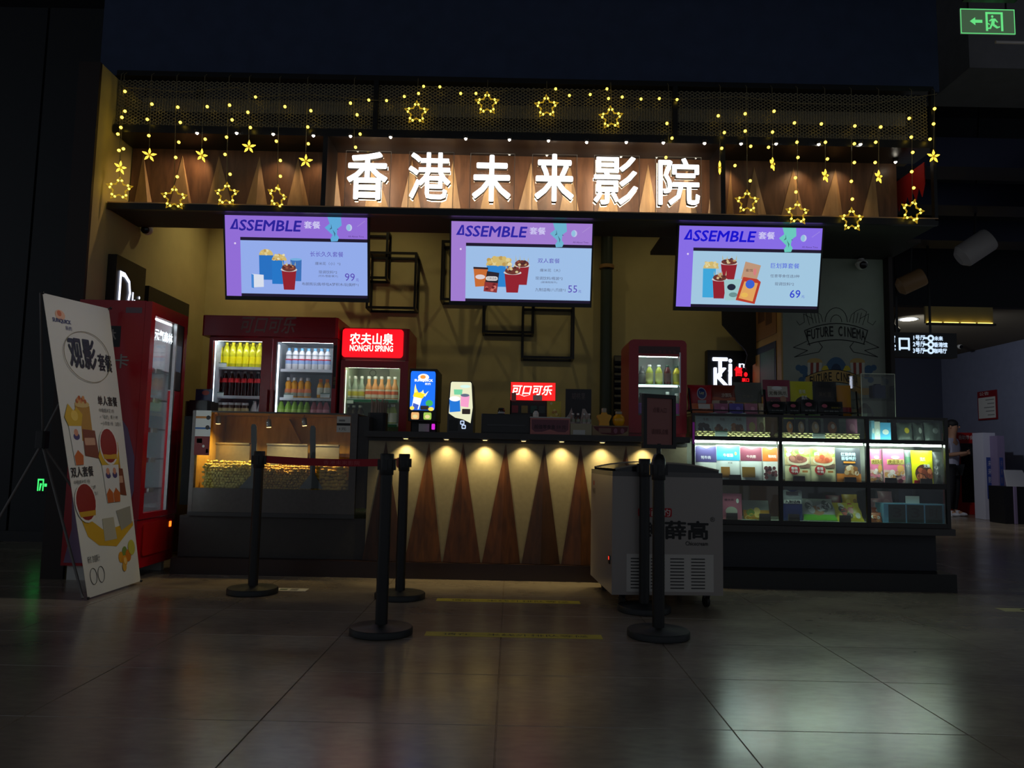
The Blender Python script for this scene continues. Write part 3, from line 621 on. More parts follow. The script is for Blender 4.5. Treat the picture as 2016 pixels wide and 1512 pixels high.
# plain outline design
stroke(arcp(1646, 637, 62, 14)); stroke(arcp(1646, 669, 56, 9)); stroke([(1584, 652), (1594, 680)]); stroke([(1708, 651), (1700, 678)])
for sg in (-1, 1):
    X = lambda v: 1646 + sg * v
    stroke([(X(58), 672), (X(84), 684), (X(56), 690), (X(82), 703), (X(34), 693), (X(27), 683), (X(34), 674)], .006)
    stroke([(X(46), 628), (X(64), 618), (X(62), 634), (X(72), 640), (X(78), 632)], .004)
    stroke([(X(52), 640), (X(60), 614), (X(50), 608), (X(40), 612), (X(30), 620), (X(26), 634)], .004)
    for k in range(3): stroke([(X(36 + k * 7), 616), (X(33 + k * 6), 636)], .004)
stroke([(1646 + 22 * math.cos(a), 634 - 28 * math.sin(a)) for a in [math.pi * i / 10 for i in range(11)]], .005)
stroke([(1646 + 11 * math.cos(a), 634 - 14 * math.sin(a)) for a in [math.pi * i / 8 for i in range(9)]], .005)
arc_text('FUTURE CINEMA', 1646, 652, 58, 10, 20)
# coloured design below
TAN = mat('mural_tan', (196, 160, 96), .7); BLU = mat('mural_blue', (70, 104, 136), .7); YEL = mat('mural_yellow', (214, 190, 50), .7); MRD = mat('mural_red', (150, 66, 56), .7); MWH = mat('mural_white', (200, 198, 184), .7)
def circ(cx, cy, r, ry=None, a0=0, a1=2 * math.pi, n=18): return [(cx + r * math.cos(a0 + (a1 - a0) * i / n), cy - (ry or r) * math.sin(a0 + (a1 - a0) * i / n)) for i in range(n + 1)]
CUT(circ(1646, 730, 21, 27, 0, math.pi), BLU, .0012); CUT(circ(1646, 730, 10, 14, 0, math.pi), mat('mural_navy', (44, 64, 92), .7), .0016)
for sg in (-1, 1):
    X = lambda v: 1646 + sg * v
    CUT([(X(12), 732), (X(30), 728), (X(24), 720), (X(18), 720)], YEL, .0014)
    for k in range(5):
        a, b = 28 + k * 5.6, 28 + (k + 1) * 5.6; CUT([(X(a - 2 + 3), 738), (X(b - 2 + 2), 738 + k), (X(b), 714), (X(a), 714)], MRD if k % 2 else MWH, .0014)
    CUT(circ(X(42), 713, 15, 8), mat('mural_corn', (190, 160, 96), .7), .0012)
    for k, (a, b, r) in enumerate([(64, 728, 9), (74, 724, 6), (60, 740, 6), (68, 748, 6)]): CUT(circ(X(a), b, r), BLU, .001 + k * .0001)
CUT(arcp(1640, 728, 54, 14) + arcp(1640, 752, 54, 12, rev=True), TAN, .0022)
stroke(arcp(1640, 728, 54, 14), .006, .003); stroke(arcp(1640, 752, 54, 12), .006, .003)
arc_text('FUTURE CINEMA', 1642, 741, 48, 10, 17)
CUT([(1671, 757), (1690, 764), (1716, 764), (1722, 776), (1700, 778), (1676, 770)], TAN, .0018)
CUT([(1650, 758), (1666, 760), (1672, 780), (1652, 784)], mat('mural_orange', (206, 150, 40), .7), .0018)
# surveillance cameras
def dome_cam(px, py, Y, label, wall):
    p = A(px, py, Y); t = thing('surveillance_camera', label, 'camera', p)
    MB().lathe([(.05, 0), (.052, .012), (.03, .03), (.028, .05)], p + Vector((0, 0, .0)), 18, wall).build('mount', M_WHITE, t, True)
    MB().ball(p, .046, 16, 10).build('housing', M_WHITE, t, True)
    MB().lathe([(.034, 0), (.03, .012), (.012, .02)], p + Vector((0, -.036, -.012)), 16, (.1, -1, -.35)).build('lens', mat('black_lens', (8, 8, 10), .1), t, True)
dome_cam(290, 452, 6.12, 'white surveillance camera under the left end of the fascia', (-.5, 0, 1))
dome_cam(1696, 521, 6.52, 'white surveillance camera above the painted ribbon mural', (0, .2, 1))
# light boxes on the left wall
xw = -3.08
def side_box(px0, py0, px1, py1, label, letters=None, dep=.07):
    d0 = ray(px0, py0); p0 = EYEP + d0 * ((xw + dep) / d0.x); d1 = ray(px1, py1); p1 = EYEP + d1 * ((xw + dep) / d1.x)
    z1 = (p0.z + p1.z) / 2; z0 = 1.965
    t = thing('light_box', label, 'sign', (xw, (p0.y + p1.y) / 2, z0)); MB().box(xw + .001, xw + dep, p0.y, p1.y, z0, z1).build('box', mat('black_box', (30, 28, 26), .5), t)
    return t, p0.y, p1.y, z0, z1
t, y0, y1, z0, z1 = side_box(231, 501, 288, 529, 'black light box with white curved letters behind the red vending machine')
fb = Fr((xw + .07, y0, z0), (0, 1, 0), (0, 0, 1)); W = y1 - y0
text('D', fb, W * .1, .01, W * .5, (z1 - z0) * .72, ws, t, d=.006, bold=0); text('hi', fb, W * .55, .01, W * .82, (z1 - z0) * .42, ws, t, d=.006, bold=0)
side_box(294, 562, 373, 600, 'plain dark panel box on the left wall above the vending machine door')
# hidden shop downlights above the soffit: real cans in the ceiling
for i, (x, y, pw) in enumerate([(-2.45, 6.75, 31), (-1.2, 6.7, 13), (0.1, 6.7, 11), (1.3, 6.7, 6), (2.0, 6.6, 6)]):
    t = thing('ceiling_downlight', 'recessed warm downlight in the shop ceiling, %s from the left' % ORD[i], 'lamp', (x, y, 3.66), group='downlights over the shop')
    MB().lathe([(.05, .0), (.06, .002), (.06, .038)], (x, y, 3.66), 16).build('can', M_WHITE, t, True)
    spot('downlight_beam', (x, y, 3.64), (x, y + .35, 1.6), pw, (1, .82, .42), 120, .9, .03, t)
# ================================================================== BOTTLES
def bottle(name, label, cat, group, prof, parts, body, cap, n=12):
    """prof: body profile; parts: (name, z0, z1, grow, material) bands that follow the profile"""
    t = thing(name, label, cat, (0, 0, 0), group=group)
    MB().lathe(prof, (0, 0, 0), n).build('bottle_body', body, t, True, local=True)
    def rad(z):
        for (r0, h0), (r1, h1) in zip(prof, prof[1:]):
            if h0 <= z <= h1 and h1 > h0: return r0 + (r1 - r0) * (z - h0) / (h1 - h0)
        return prof[-1][0]
    for nm, z0, z1, gr, m in parts:
        zs = [z0 + (z1 - z0) * k / 5 for k in range(6)]
        MB().lathe([(rad(zs[0]), z0 + .0005)] + [(rad(z) + gr, z) for z in zs] + [(rad(zs[-1]), z1 - .0005)], (0, 0, 0), n).build(nm, m, t, True, local=True)
    if cap:
        r, z0, z1, m = cap; MB().lathe([(r * .95, z0), (r, z0 + .002), (r, z1 - .003), (r * .9, z1)], (0, 0, 0), n).build('cap', m, t, True, local=True)
    return t
USED = set()
def put(proto, loc, label=None):
    if proto.name not in USED:
        USED.add(proto.name); proto.location = loc
        if label: proto['label'] = label
        return proto
    return copy_tree(proto, loc, None, label)
PET = [(.026, 0), (.032, .006), (.0325, .03), (.030, .075), (.0325, .12), (.0325, .135), (.022, .185), (.0125, .205), (.0125, .222)]
def scale(prof, sr, sh): return [(r * sr, h * sh) for r, h in prof]
YELB = bottle('soda_bottle', 'front-row yellow soda bottle on the top left fridge shelf', 'bottle', 'yellow soda bottles', scale(PET, 1.02, 1.02), [('label_band', .035, .10, .001, mat('yellow_label', (250, 236, 10), .4))], mat('yellow_soda', (206, 200, 40), .15), (.0145, .212, .232, mat('yellow_cap', (240, 220, 20), .4)))
COLA = bottle('cola_bottle', 'dark cola bottle with a red label on the fridge shelf', 'bottle', 'cola bottles', scale([(.026, 0), (.032, .006), (.033, .03), (.0285, .075), (.0325, .12), (.032, .135), (.022, .175), (.0125, .205), (.0125, .222)], 1, 1.02), [('label_band', .125, .165, .0012, mat('red_label', (206, 30, 40), .4))], mat('cola', (16, 9, 9), .08), (.0145, .212, .23, mat('clear_cap', (120, 120, 120), .3)))
MILK = bottle('milk_drink_bottle', 'white milk drink bottle with a blue cap in the fridge', 'bottle', 'milk drink bottles', [(.027, 0), (.030, .005), (.030, .10), (.026, .112), (.0295, .135), (.028, .152), (.018, .17), (.014, .175), (.014, .19)], [('red_wave_band', .088, .10, .0009, mat('milk_red', (190, 40, 60), .4)), ('blue_band', .055, .088, .0006, mat('milk_blue', (150, 180, 226), .4)), ('dark_spot_band', .128, .14, .0009, mat('milk_grey', (150, 160, 170), .4))], mat('milk_white', (226, 228, 232), .35), (.0155, .178, .2, mat('blue_cap', (110, 176, 224), .4)))
ORAN = bottle('orange_drink_bottle', 'orange fruit drink bottle with a white cap in the fridge', 'bottle', 'orange drink bottles', [(.028, 0), (.032, .006), (.032, .07), (.026, .10), (.031, .125), (.026, .148), (.015, .158), (.015, .17)], [('label_band', .015, .085, .001, mat('orange_label', (226, 130, 80), .4)), ('lower_print', .018, .05, .0016, mat('grey_print', (168, 170, 150), .4))], mat('orange_drink', (236, 160, 20), .2), (.018, .162, .19, M_WHITE))
AMBR = bottle('juice_bottle', 'amber juice bottle with an orange cap in the fridge', 'bottle', 'amber juice bottles', [(.028, 0), (.031, .006), (.031, .10), (.027, .125), (.015, .15), (.015, .165)], [('label_band', .035, .10, .001, mat('pale_label', (196, 196, 176), .4))], mat('amber_juice', (216, 150, 40), .2), (.0165, .152, .18, mat('orange_cap', (226, 110, 30), .4)))
GREN = bottle('green_drink_bottle', 'light green drink bottle on the bottom shelf of the big fridge', 'bottle', 'green drink bottles', [(.028, 0), (.032, .006), (.032, .09), (.03, .11), (.014, .155), (.014, .17)], [('label_band', .02, .09, .001, mat('green_label', (176, 214, 90), .4))], mat('green_drink', (150, 200, 60), .2), (.016, .158, .178, mat('green_cap', (40, 56, 40), .4)))
PINK = bottle('pink_drink_bottle', 'pink drink bottle on the bottom shelf of the big fridge', 'bottle', 'pink drink bottles', [(.028, 0), (.032, .006), (.032, .09), (.03, .11), (.014, .155), (.014, .17)], [('label_band', .02, .09, .001, mat('pink_label', (226, 150, 160), .4))], mat('pink_drink', (196, 110, 120), .2), (.016, .158, .178, mat('dark_cap', (60, 40, 44), .4)))
JARB = bottle('dessert_jar', 'small jar with white lid and cream label in the fridge', 'jar', 'dessert jars', [(.03, 0), (.034, .005), (.034, .07), (.03, .085), (.03, .09)], [('label_band', .008, .055, .001, mat('cream_label', (226, 206, 150), .4))], mat('dark_dessert', (70, 56, 44), .2), (.032, .082, .105, M_WHITE))
WHBT = bottle('yoghurt_bottle', 'white cone-topped yoghurt bottle on the bottom fridge shelf', 'bottle', 'white yoghurt bottles', [(.03, 0), (.034, .005), (.034, .04), (.014, .105), (.012, .11)], [('label_band', .008, .035, .001, mat('milk_white', (226, 228, 232), .35))], M_WHITE, (.014, .106, .122, M_WHITE))
TEAO = bottle('fruit_tea_bottle', 'clear bottle of orange fruit tea in the lit-sign fridge', 'bottle', 'orange fruit tea bottles', [(.028, 0), (.032, .005), (.032, .10), (.028, .118), (.0155, .15), (.0145, .195)], [('label_band', .015, .09, .001, mat('cream_tea_label', (226, 214, 190), .4)), ('orange_print', .045, .075, .0016, mat('orange_print', (226, 110, 70), .4))], mat('orange_tea', (214, 150, 96), .15), (.0165, .188, .212, M_WHITE))
TEAC = bottle('lemon_water_bottle', 'clear bottle of pale lemon water in the lit-sign fridge', 'bottle', 'lemon water bottles', [(.028, 0), (.032, .005), (.032, .10), (.028, .118), (.0155, .15), (.0145, .195)], [('label_band', .015, .09, .001, mat('cream_lemon_label', (214, 216, 196), .4)), ('yellow_print', .03, .07, .0016, mat('yellow_print', (206, 190, 70), .4))], mat('pale_water', (150, 164, 150), .12), (.0165, .188, .212, M_WHITE))
TEAD = bottle('brown_tea_bottle', 'dark tea bottle with a white label in the lit-sign fridge', 'bottle', 'dark tea bottles', [(.03, 0), (.034, .005), (.034, .10), (.026, .125), (.0155, .14), (.0155, .15)], [('label_band', .01, .085, .001, mat('white_label', (214, 216, 206), .4))], mat('dark_tea', (74, 56, 30), .15), (.017, .145, .165, M_WHITE))
TEAG = bottle('green_tea_bottle', 'pale green tea bottle with white label in the lit-sign fridge', 'bottle', 'green tea bottles', [(.032, 0), (.036, .005), (.036, .11), (.028, .14), (.0175, .155), (.0175, .165)], [('label_band', .015, .10, .001, mat('white_label', (214, 216, 206), .4))], mat('green_tea', (176, 190, 110), .15), (.019, .158, .18, M_WHITE))

# ================================================================== BIG TWO-DOOR FRIDGE
M_FIN = mat('fridge_inside', (206, 214, 222), .4)
M_LED = mat('cool_led', (236, 246, 255), emit=26.0)
M_TAG = mat('price_tag', (226, 236, 232), .5)
YFR = 6.72
def price_tag(x, y, z, w, h, parent, m=None, top=None):
    o = MB().box(x - w / 2, x + w / 2, y - .006, y - .002, z, z + h).build('price_tag', m or M_TAG, parent)
    MB().box(x - w / 2, x + w / 2, y - .0075, y - .006, z + h * .84, z + h).build('tag_strip', mat('tag_green', (90, 130, 112), .5), o)
    return o
x0, x1, z0_, z1_ = B(403, 617, 668, 640, YFR)
zt = 2.10; zh = A(530, 664, YFR).z
t = thing('drinks_fridge', 'tall dark red two-door drinks fridge with a wide unlit header', 'fridge', ((x0 + x1) / 2, YFR + .3, 0))
xa, xb = x0 + .055, x1 - .005
MB().cbox(x0, x1, YFR - .05, YFR + .6, zh, zt, .02).build('header', M_DKRED, t)
f = Fr((0, YFR - .05, 0)); u0, u1, v0, v1 = B(474, 623, 583, 656, YFR - .05); text('可口可乐', f, u0, v0, u1, v1, mat('faded_white', (150, 110, 106), .5), t, d=.002, bold=.02, shear=.06)
b = MB(); b.box(xa, xa + .03, YFR + .03, YFR + .6, .08, zh).box(xb - .03, xb, YFR + .03, YFR + .6, .08, zh).box(xa, xb, YFR + .57, YFR + .6, .08, zh).box(xa, xb, YFR + .03, YFR + .6, .0, .12)
b.build('body', M_DKRED, t)
inn = MB(); inn.box(xa + .031, xb - .031, YFR + .55, YFR + .569, .12, zh - .001).box(xa + .031, xa + .036, YFR + .03, YFR + .55, .12, zh - .001).box(xb - .036, xb - .031, YFR + .03, YFR + .55, .12, zh - .001).box(xa + .036, xb - .036, YFR + .03, YFR + .55, zh - .012, zh - .001)
xm = A(534, 740, YFR).x
inn.box(xm - .008, xm + .008, YFR + .10, YFR + .55, .12, zh - .012); inn.build('liner', M_FIN, t)
doors = [(416, 513, 671, 'left'), (543, 654, 674, 'right')]
WIN = []
for px0, px1, pyt, sd in doors:
    wx0, wx1 = A(px0, 740, YFR).x, A(px1, 740, YFR).x; wz = A((px0 + px1) / 2, pyt, YFR).z; WIN.append((wx0, wx1, wz))
    dx0 = xa if sd == 'left' else xm + .004; dx1 = xm - .004 if sd == 'left' else xb
    d = MB().prism([(dx0, .13), (dx1, .13), (dx1, .22), (dx0, .22)], Fr((0, YFR, 0)), -.025, 0)
    d.box(dx0, dx1, YFR, YFR + .025, wz, zh - .004); d.box(dx0, wx0, YFR, YFR + .025, .22, wz); d.box(wx1, dx1, YFR, YFR + .025, .22, wz)
    do = d.build('door', M_DKRED, t)
    MB().box(wx0, wx1, YFR + .008, YFR + .014, .22, wz).build('door_glass', M_GLASS, do)
    MB().box(wx0 - .004, wx0 + .006, YFR - .003, YFR, .22, wz).build('door_trim', M_STEEL, do)
    hx = dx1 - .02 if sd == 'left' else dx0 + .02
    MB().bar((hx, YFR - .03, 1.0), (hx, YFR - .03, 1.45), .02).build('door_handle', M_DKRED, do)
    MB().box(wx0 + .02, wx1 - .02, YFR + .05, YFR + .065, wz + .005, wz + .02).build('led_strip', M_LED, t)
    MB().box(wx0 - .012, wx0 + .004, YFR + .05, YFR + .062, .25, wz - .02).build('led_strip', mat('cool_led_soft', (226, 240, 255), emit=5.0), t)
sx = MB().box(WIN[1][1] + .004, WIN[1][1] + .03, YFR - .002, YFR, A(655, 765, YFR).z, A(655, 680, YFR).z).build('side_sticker', mat('black_sticker', (24, 22, 20), .5), t)
fz = Fr((0, YFR - .002, 0)); u0, u1, v0, v1 = B(656, 742, 661, 758, YFR); text('请', fz, u0, v0 + .04, u1, v1, mat('tan_ink', (150, 120, 60), .5), t, d=.001, bold=0); text('勿', fz, u0, v0, u1, v0 + .035, mat('tan_ink', (150, 120, 60), .5), t, d=.001, bold=0)
def shelf(px0, px1, py, Yf, parent, y1, m=None):
    x0 = A(px0, py, Yf).x; x1 = A(px1, py, Yf).x; z = A((px0 + px1) / 2, py, Yf).z
    MB().box(x0, x1, Yf, y1, z - .006, z).build('shelf', m or mat('shelf_white', (200, 206, 212), .4), parent); MB().box(x0, x1, Yf - .008, Yf, z - .022, z + .004).build('shelf_edge', mat('shelf_white', (200, 206, 212), .4), parent); return z
YS_ = YFR + .16
def row(proto, pxs, z, Y, py, labels=None):
    base = labels or proto.get('base_label') or proto['label']; proto['base_label'] = base if not labels else proto.get('base_label', proto['label'])
    for i, px in enumerate(pxs):
        o = put(proto, (A(px, py, Y).x, Y, z), '%s, %s from left' % (base, ORD[i]) if len(pxs) > 1 else base)
        if 'base_label' in o: del o['base_label']
YBt = YS_ + .055
zA = shelf(420, 523, 723, YS_, t, YFR + .54); zB_ = shelf(420, 522, 780, YS_, t, YFR + .54); zC = shelf(420, 522, 812, YS_, t, YFR + .54) - .015
row(YELB, [433, 446, 459, 472, 485.5, 498, 511], zA + .001, YBt, 700); row(YELB, [441, 454, 467, 480, 493, 506], zA + .001, YBt + .085, 700, 'yellow soda bottle in the second row behind, top fridge shelf')
row(COLA, [430, 443.5, 456, 468, 481, 494, 507], zB_ + .001, YBt, 755)
row(JARB, [432, 444, 456.5, 469, 482.5], zC + .001, YBt, 800); row(WHBT, [501, 513], zC + .001, YBt, 800)
zA2 = shelf(553, 655, 728, YS_, t, YFR + .54); zB2 = shelf(551, 652, 784, YS_, t, YFR + .54); zC2 = shelf(548, 650, 822, YS_, t, YFR + .54) - .015
row(MILK, [569, 582, 594.5, 607.5, 620.5, 633, 645], zA2 + .001, YBt, 705)
row(ORAN, [568, 580, 593, 606], zB2 + .001, YBt, 765); row(AMBR, [631, 644], zB2 + .001, YBt, 765)
row(GREN, [553, 567, 579.5, 592, 604], zC2 + .001, YBt, 815); row(PINK, [617.5, 629.5, 641.5], zC2 + .001, YBt, 815)
for px, py in ((437, 719), (431, 777), (568, 781), (640, 779)):
    p = A(px, py, YS_ - .01); price_tag(p.x, YS_ - .008, p.z - .018, .085, .042, t)
# ================================================================== LIT-SIGN FRIDGE
YG = 6.76
x0, x1, _, _ = B(673, 648, 805, 700, YG); zt = A(738, 646, YG).z
t = thing('drinks_fridge', 'narrow red drinks fridge with a glowing red header sign', 'fridge', ((x0 + x1) / 2, YG + .3, 0))
zs0 = A(738, 708, YG).z
MB().cbox(x0, x1, YG, YG + .58, zs0, zt, .02).build('header', M_DKRED, t)
f = Fr((0, YG, 0)); u0, u1, v0, v1 = B(674, 648, 794, 704, YG)
so = MB().prism(rrect(u0, v0, u1, v1, .03), f, .0005, .006).build('lit_panel', em('red_panel', (255, 14, 30), 1.15), t)
u0, u1, v0, v1 = B(689, 656, 775, 679, YG); text('农夫山泉', f, u0, v0, u1, v1, em('white_panel', (255, 250, 236), 1.7), t, d=.0075, bold=.022)
u0, u1, v0, v1 = B(689, 680, 774, 692, YG); text('NONGFU SPRING', f, u0, v0, u1, v1, em('white_panel', (255, 250, 236), 1.7), t, d=.0075, bold=.03)
b = MB(); b.box(x0, x0 + .03, YG + .03, YG + .58, .08, zs0).box(x1 - .03, x1, YG + .03, YG + .58, .08, zs0).box(x0, x1, YG + .55, YG + .58, .08, zs0).box(x0, x1, YG + .03, YG + .58, 0, .1); b.build('body', M_DKRED, t)
M_FIN2 = mat('fridge_inside_warm', (196, 206, 182), .45)
MB().box(x0 + .031, x1 - .031, YG + .53, YG + .549, .1, zs0 - .001).box(x0 + .031, x0 + .037, YG + .03, YG + .53, .1, zs0 - .001).box(x1 - .037, x1 - .031, YG + .03, YG + .53, .1, zs0 - .001).box(x0 + .037, x1 - .037, YG + .03, YG + .53, zs0 - .012, zs0 - .001).build('liner', M_FIN2, t)
wx0, wx1 = A(676, 790, YG).x, A(786, 790, YG).x; wz = A(732, 724, YG).z
d = MB(); d.box(x0, x1, YG, YG + .025, wz, zs0 - .012).box(x0, wx0, YG, YG + .025, .2, wz).box(wx1, x1, YG, YG + .025, .2, wz).box(x0, x1, YG, YG + .025, .1, .2)
do = d.build('door', M_DKRED, t); MB().box(wx0, wx1, YG + .008, YG + .014, .2, wz).build('door_glass', M_GLASS, do)
M_LED2 = mat('warm_white_led', (236, 250, 224), emit=18.0)
MB().box(wx0 + .02, wx1 - .02, YG + .05, YG + .065, wz + .004, wz + .02).build('led_strip', M_LED2, t)
MB().box(wx0 - .01, wx0 + .005, YG + .05, YG + .062, .25, wz - .02).build('led_strip', mat('warm_white_led_soft', (226, 240, 210), emit=3.0), t)
p = A(735, 735, YG + .5); fo = MB().lathe([(.15, 0), (.15, .02), (.10, .045), (.05, .05)], (p.x, YG + .529, p.z), 24, (0, -1, 0)).build('fan_cover', mat('grey_grille', (150, 156, 146), .5), t, True)
for k in range(5): MB().tube([(p.x + (.03 + .022 * k) * math.cos(a), YG + .529 - .052 + .006 * k, p.z + (.03 + .022 * k) * math.sin(a)) for a in [2 * math.pi * j / 20 for j in range(20)]], .003, 5, True).build('grille_ring', mat('dark_grille', (80, 84, 78), .5), fo)
YS2 = YG + .15; Yb2 = YS2 + .05
zq = shelf(678, 785, 786, YS2, t, YG + .52); zr = shelf(677, 784, 834, YS2, t, YG + .52); zs_ = shelf(677, 783, 862, YS2, t, YG + .52)
for z in (zq, zr): MB().box(A(680, 790, YS2).x, A(783, 790, YS2).x, YS2 - .012, YS2 - .0085, z - .028, z - .004).build('green_strip', mat('green_strip', (20, 110, 70), .4), t)
row(TEAC, [686, 699, 712], zq + .001, Yb2, 765); row(TEAO, [726, 738.5, 751, 765, 777.5], zq + .001, Yb2, 765)
row(TEAD, [684, 696.5, 709], zr + .001, Yb2, 815); row(TEAG, [761, 773.5], zr + .001, Yb2, 815)
p = A(688, 788, YS2); price_tag(p.x, YS2 - .013, p.z - .03, .08, .035, t)
# ================================================================== COUNTER
zW0, zW1 = 1.03, 1.075
XCL, XCR = A(722, 980, YC).x, A(1363, 920, 5.62).x - .012
ct = thing('service_counter', 'long counter front of pale panels with brown wooden triangles and a dark plinth', 'counter', (0, YC + .3, 0))
MB().box(XCL, XCR, YC, YC + .5, .12, zW0).build('front_panel', M_BEIGE, ct)
MB().box(-2.48, XCR, YC - .05, YC + .5, 0, .118).build('plinth', mat('dark_brown_plinth', (44, 26, 24), .35), ct)
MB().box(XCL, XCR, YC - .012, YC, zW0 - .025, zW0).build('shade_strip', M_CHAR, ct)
for a, b0, b1, r in [(760, 713, 796, 757), (845, 797, 869, 827), (912, 872, 946, 906), (996, 949, 1024, 986), (1072, 1027, 1102, 1064), (1143, 1105, 1180, 1142), (1233, 1183, 1262, 1226)]:
    x = lambda p: A(p, 1095, YC).x
    wedge(A(a, 872, YC).x, x(b0), x(b1), x(r), .121, zW0 - .03, YC - .0005, .045).build('triangle_panel', wood('counter_wood_%d' % (a % 3), [(58, 30, 16), (46, 27, 19), (66, 36, 15)][a % 3], [(100, 56, 26), (72, 42, 28), (110, 65, 28)][a % 3]), ct)
solo('worktop', MB().box(XCL - .02, XCR, YC - .1, YC + .62, zW0 + .002, zW1), M_CHAR, 'dark grey worktop of the service counter', 'worktop')
for i, px in enumerate((799, 879, 955, 1031, 1106, 1186, 1268)):
    x = A(px, 864, YC - .065).x; t = thing('counter_downlight', 'small warm downlight under the worktop edge, %s from the left' % ORD[i], 'lamp', (x, YC - .065, zW0 - .008), group='downlights under the worktop')
    MB().lathe([(.022, 0), (.026, .002), (.026, .009)], (x, YC - .065, zW0 - .008), 14).build('rim', M_STEEL, t, True)
    MB().lathe([(.015, -.002), (.017, 0)], (x, YC - .065, zW0 - .008), 12).build('lens', mat('warm_lens', (255, 214, 130), emit=5.0), t)
    spot('counter_beam', (x, YC - .067, zW0 - .014), (x, YC + .03, zW0 - .5), [9, 6.4, 10, 6.5, 8, 7.6, 7.6][i], (1, .78, .34), 104, 1.0, .01, t)

# ================================================================== POPCORN WARMER
px_l, px_r = 376, 702
xl, xr = A(px_l, 900, YC).x, A(px_r, 900, YC).x
zt = A(535, 811, YC).z; zwin = A(535, 963, YC).z; zlow = A(535, 1010, YC).z; xwl, xwr = A(385, 890, YC).x, A(689, 890, YC).x
pw = thing('popcorn_warmer', 'glass-fronted popcorn warmer cabinet with a steel frame beside the red vending machine', 'warmer', ((xl + xr) / 2, YC + .35, 0))
MB().box(-2.46, XCL - .003, YC + .02, YC + .7, .12, zlow - .03).build('base_cabinet', M_CHAR, pw)
fm_ = MB(); fm_.box(xl, xwl, YC - .01, YC + .03, zlow, zt).box(xwr, xr, YC - .01, YC + .03, zlow, zt).box(xwl, xwr, YC - .01, YC + .03, zt - .012, zt).box(xwl, xwr, YC - .008, YC + .03, zlow, zwin)
fm_.build('front_frame', mat('grey_steel', (92, 88, 86), .38, metal=.7, noise=.06, nscale=40), pw)
MB().box(-2.46, xl - .003, YC, YC + .7, .5, 1.16).build('left_post', mat('matt_black', (9, 9, 10), .7, spec=.2), pw); MB().box(xr + .002, XCL - .004, YC + .005, YC + .62, .5, zt - .02).build('right_post', M_CHAR, pw)
MB().box(xl, xr, YC - .012, YC + .03, zlow - .03, zlow - .001).build('bottom_rail', mat('dark_steel', (70, 70, 72), .35, metal=.6), pw)
MB().box(xwl, xwr, YC + .008, YC + .013, zwin, zt - .012).build('front_glass', M_GLASS, pw)
MB().box(xl, xr, YC + .03, YC + .6, zt - .012, zt).build('top_plate', mat('brown_top', (96, 70, 36), .4), pw)
zf = zwin - .06
ins = MB(); ins.box(xwl, xwr, YC + .03, YC + .6, zf - .02, zf); ins.build('bin_floor', M_STEEL, pw)
MB().box(xwl, xwr, YC + .58, YC + .6, zf, zt - .012).build('back_panel', M_GOLDW, pw)
MB().box(xwl - .006, xwl - .001, YC + .03, YC + .6, zf, zt - .012).box(xwr + .001, xwr + .006, YC + .03, YC + .6, zf, zt - .012).build('side_panel', M_GOLDW, pw)
bz = A(535, 876, YC + .35).z
for p0, p1 in ((398, 492), (526, 606), (620, 668)):
    a0, a1 = A(p0, 880, YC + .4).x, A(p1, 880, YC + .4).x; MB().box(a0, a1, YC + .4, YC + .41, zf + .0, bz).box(a0, a1, YC + .38, YC + .42, bz, bz + .012).build('bin_divider', M_STEEL, pw)
for pxd in (508, 614):
    xd = A(pxd, 930, YC + .1).x; MB().box(xd - .003, xd + .003, YC + .04, YC + .39, zf, A(pxd, 935, YC + .1).z).build('bin_divider', mat('dark_steel', (70, 70, 72), .35, metal=.6), pw)
MB().bar((A(565, 822, YC + .5).x, YC + .56, A(565, 826, YC + .5).z), (A(588, 872, YC + .5).x, YC + .56, A(588, 872, YC + .5).z), .07, .02).build('back_strut', M_GOLDW, pw)
for i, (a, b) in enumerate(((430, 826), (529, 833), (599, 830))):
    p = A(a, b, YC + .13); ax = Vector(((.05, -.05, -.1)[i], -.12, 1))
    lo = MB().lathe([(.02, -.03), (.02, .02), (.012, .03)], p, 14, ax).build('spot_head', M_STEEL, pw, True)
    MB().tube([p + ax.normalized() * .03, (p.x, p.y, zt - .012)], .004, 6).build('spot_stem', M_STEEL, lo)
    MB().lathe([(.016, -.034), (.018, -.03)], p, 12, ax).build('spot_lens', mat('warm_lens', (255, 214, 130), emit=9.0), lo)
    spot('warmer_beam', p - ax.normalized() * .05, p - ax.normalized() * .5 + Vector((0, .06, 0)), 16 if i != 0 else 12, (1, .70, .24), 130, .8, .015, pw)
# popcorn heaps: real kernels nobody could count
def heap(name, label, px0, px1, ptop, m, n, r, sq):
    a0, a1 = A(px0, 930, YC + .03).x, A(px1, 930, YC + .03).x; zt_ = A((px0 + px1) / 2, ptop, YC + .05).z; mb = MB()
    for lay in range(4):
        top = zt_ + .012 * lay; z = zf + r; ri = 0
        while z < top:
            x = a0 + r * (1 + (ri % 2))
            while x < a1 - r * .6:
                tt = top + .014 * math.sin(x * 21 + lay + px0) + .006 * math.sin(x * 57)
                if z < tt and (lay == 0 or z > tt - .05):
                    rr = r * random.uniform(.85, 1.12); sx = random.uniform(.85, 1.2) * (1.3 if sq else 1)
                    mb.ball((x + random.uniform(-.3, .3) * r, YC + .036 + r + lay * 1.8 * r + random.uniform(-.3, .4) * r, z + random.uniform(-.3, .3) * r), rr, 7, 5, (sx, 1, random.uniform(.75, 1.05)))
                x += r * 1.85
            z += r * 1.6; ri += 1
    # filling underneath
    mb.box(a0 + .005, a1 - .005, YC + .08, YC + .37, zf + .001, zt_ - .01)
    o = mb.build(name, m, None, True); tag(o, label, 'popcorn', kind='stuff')
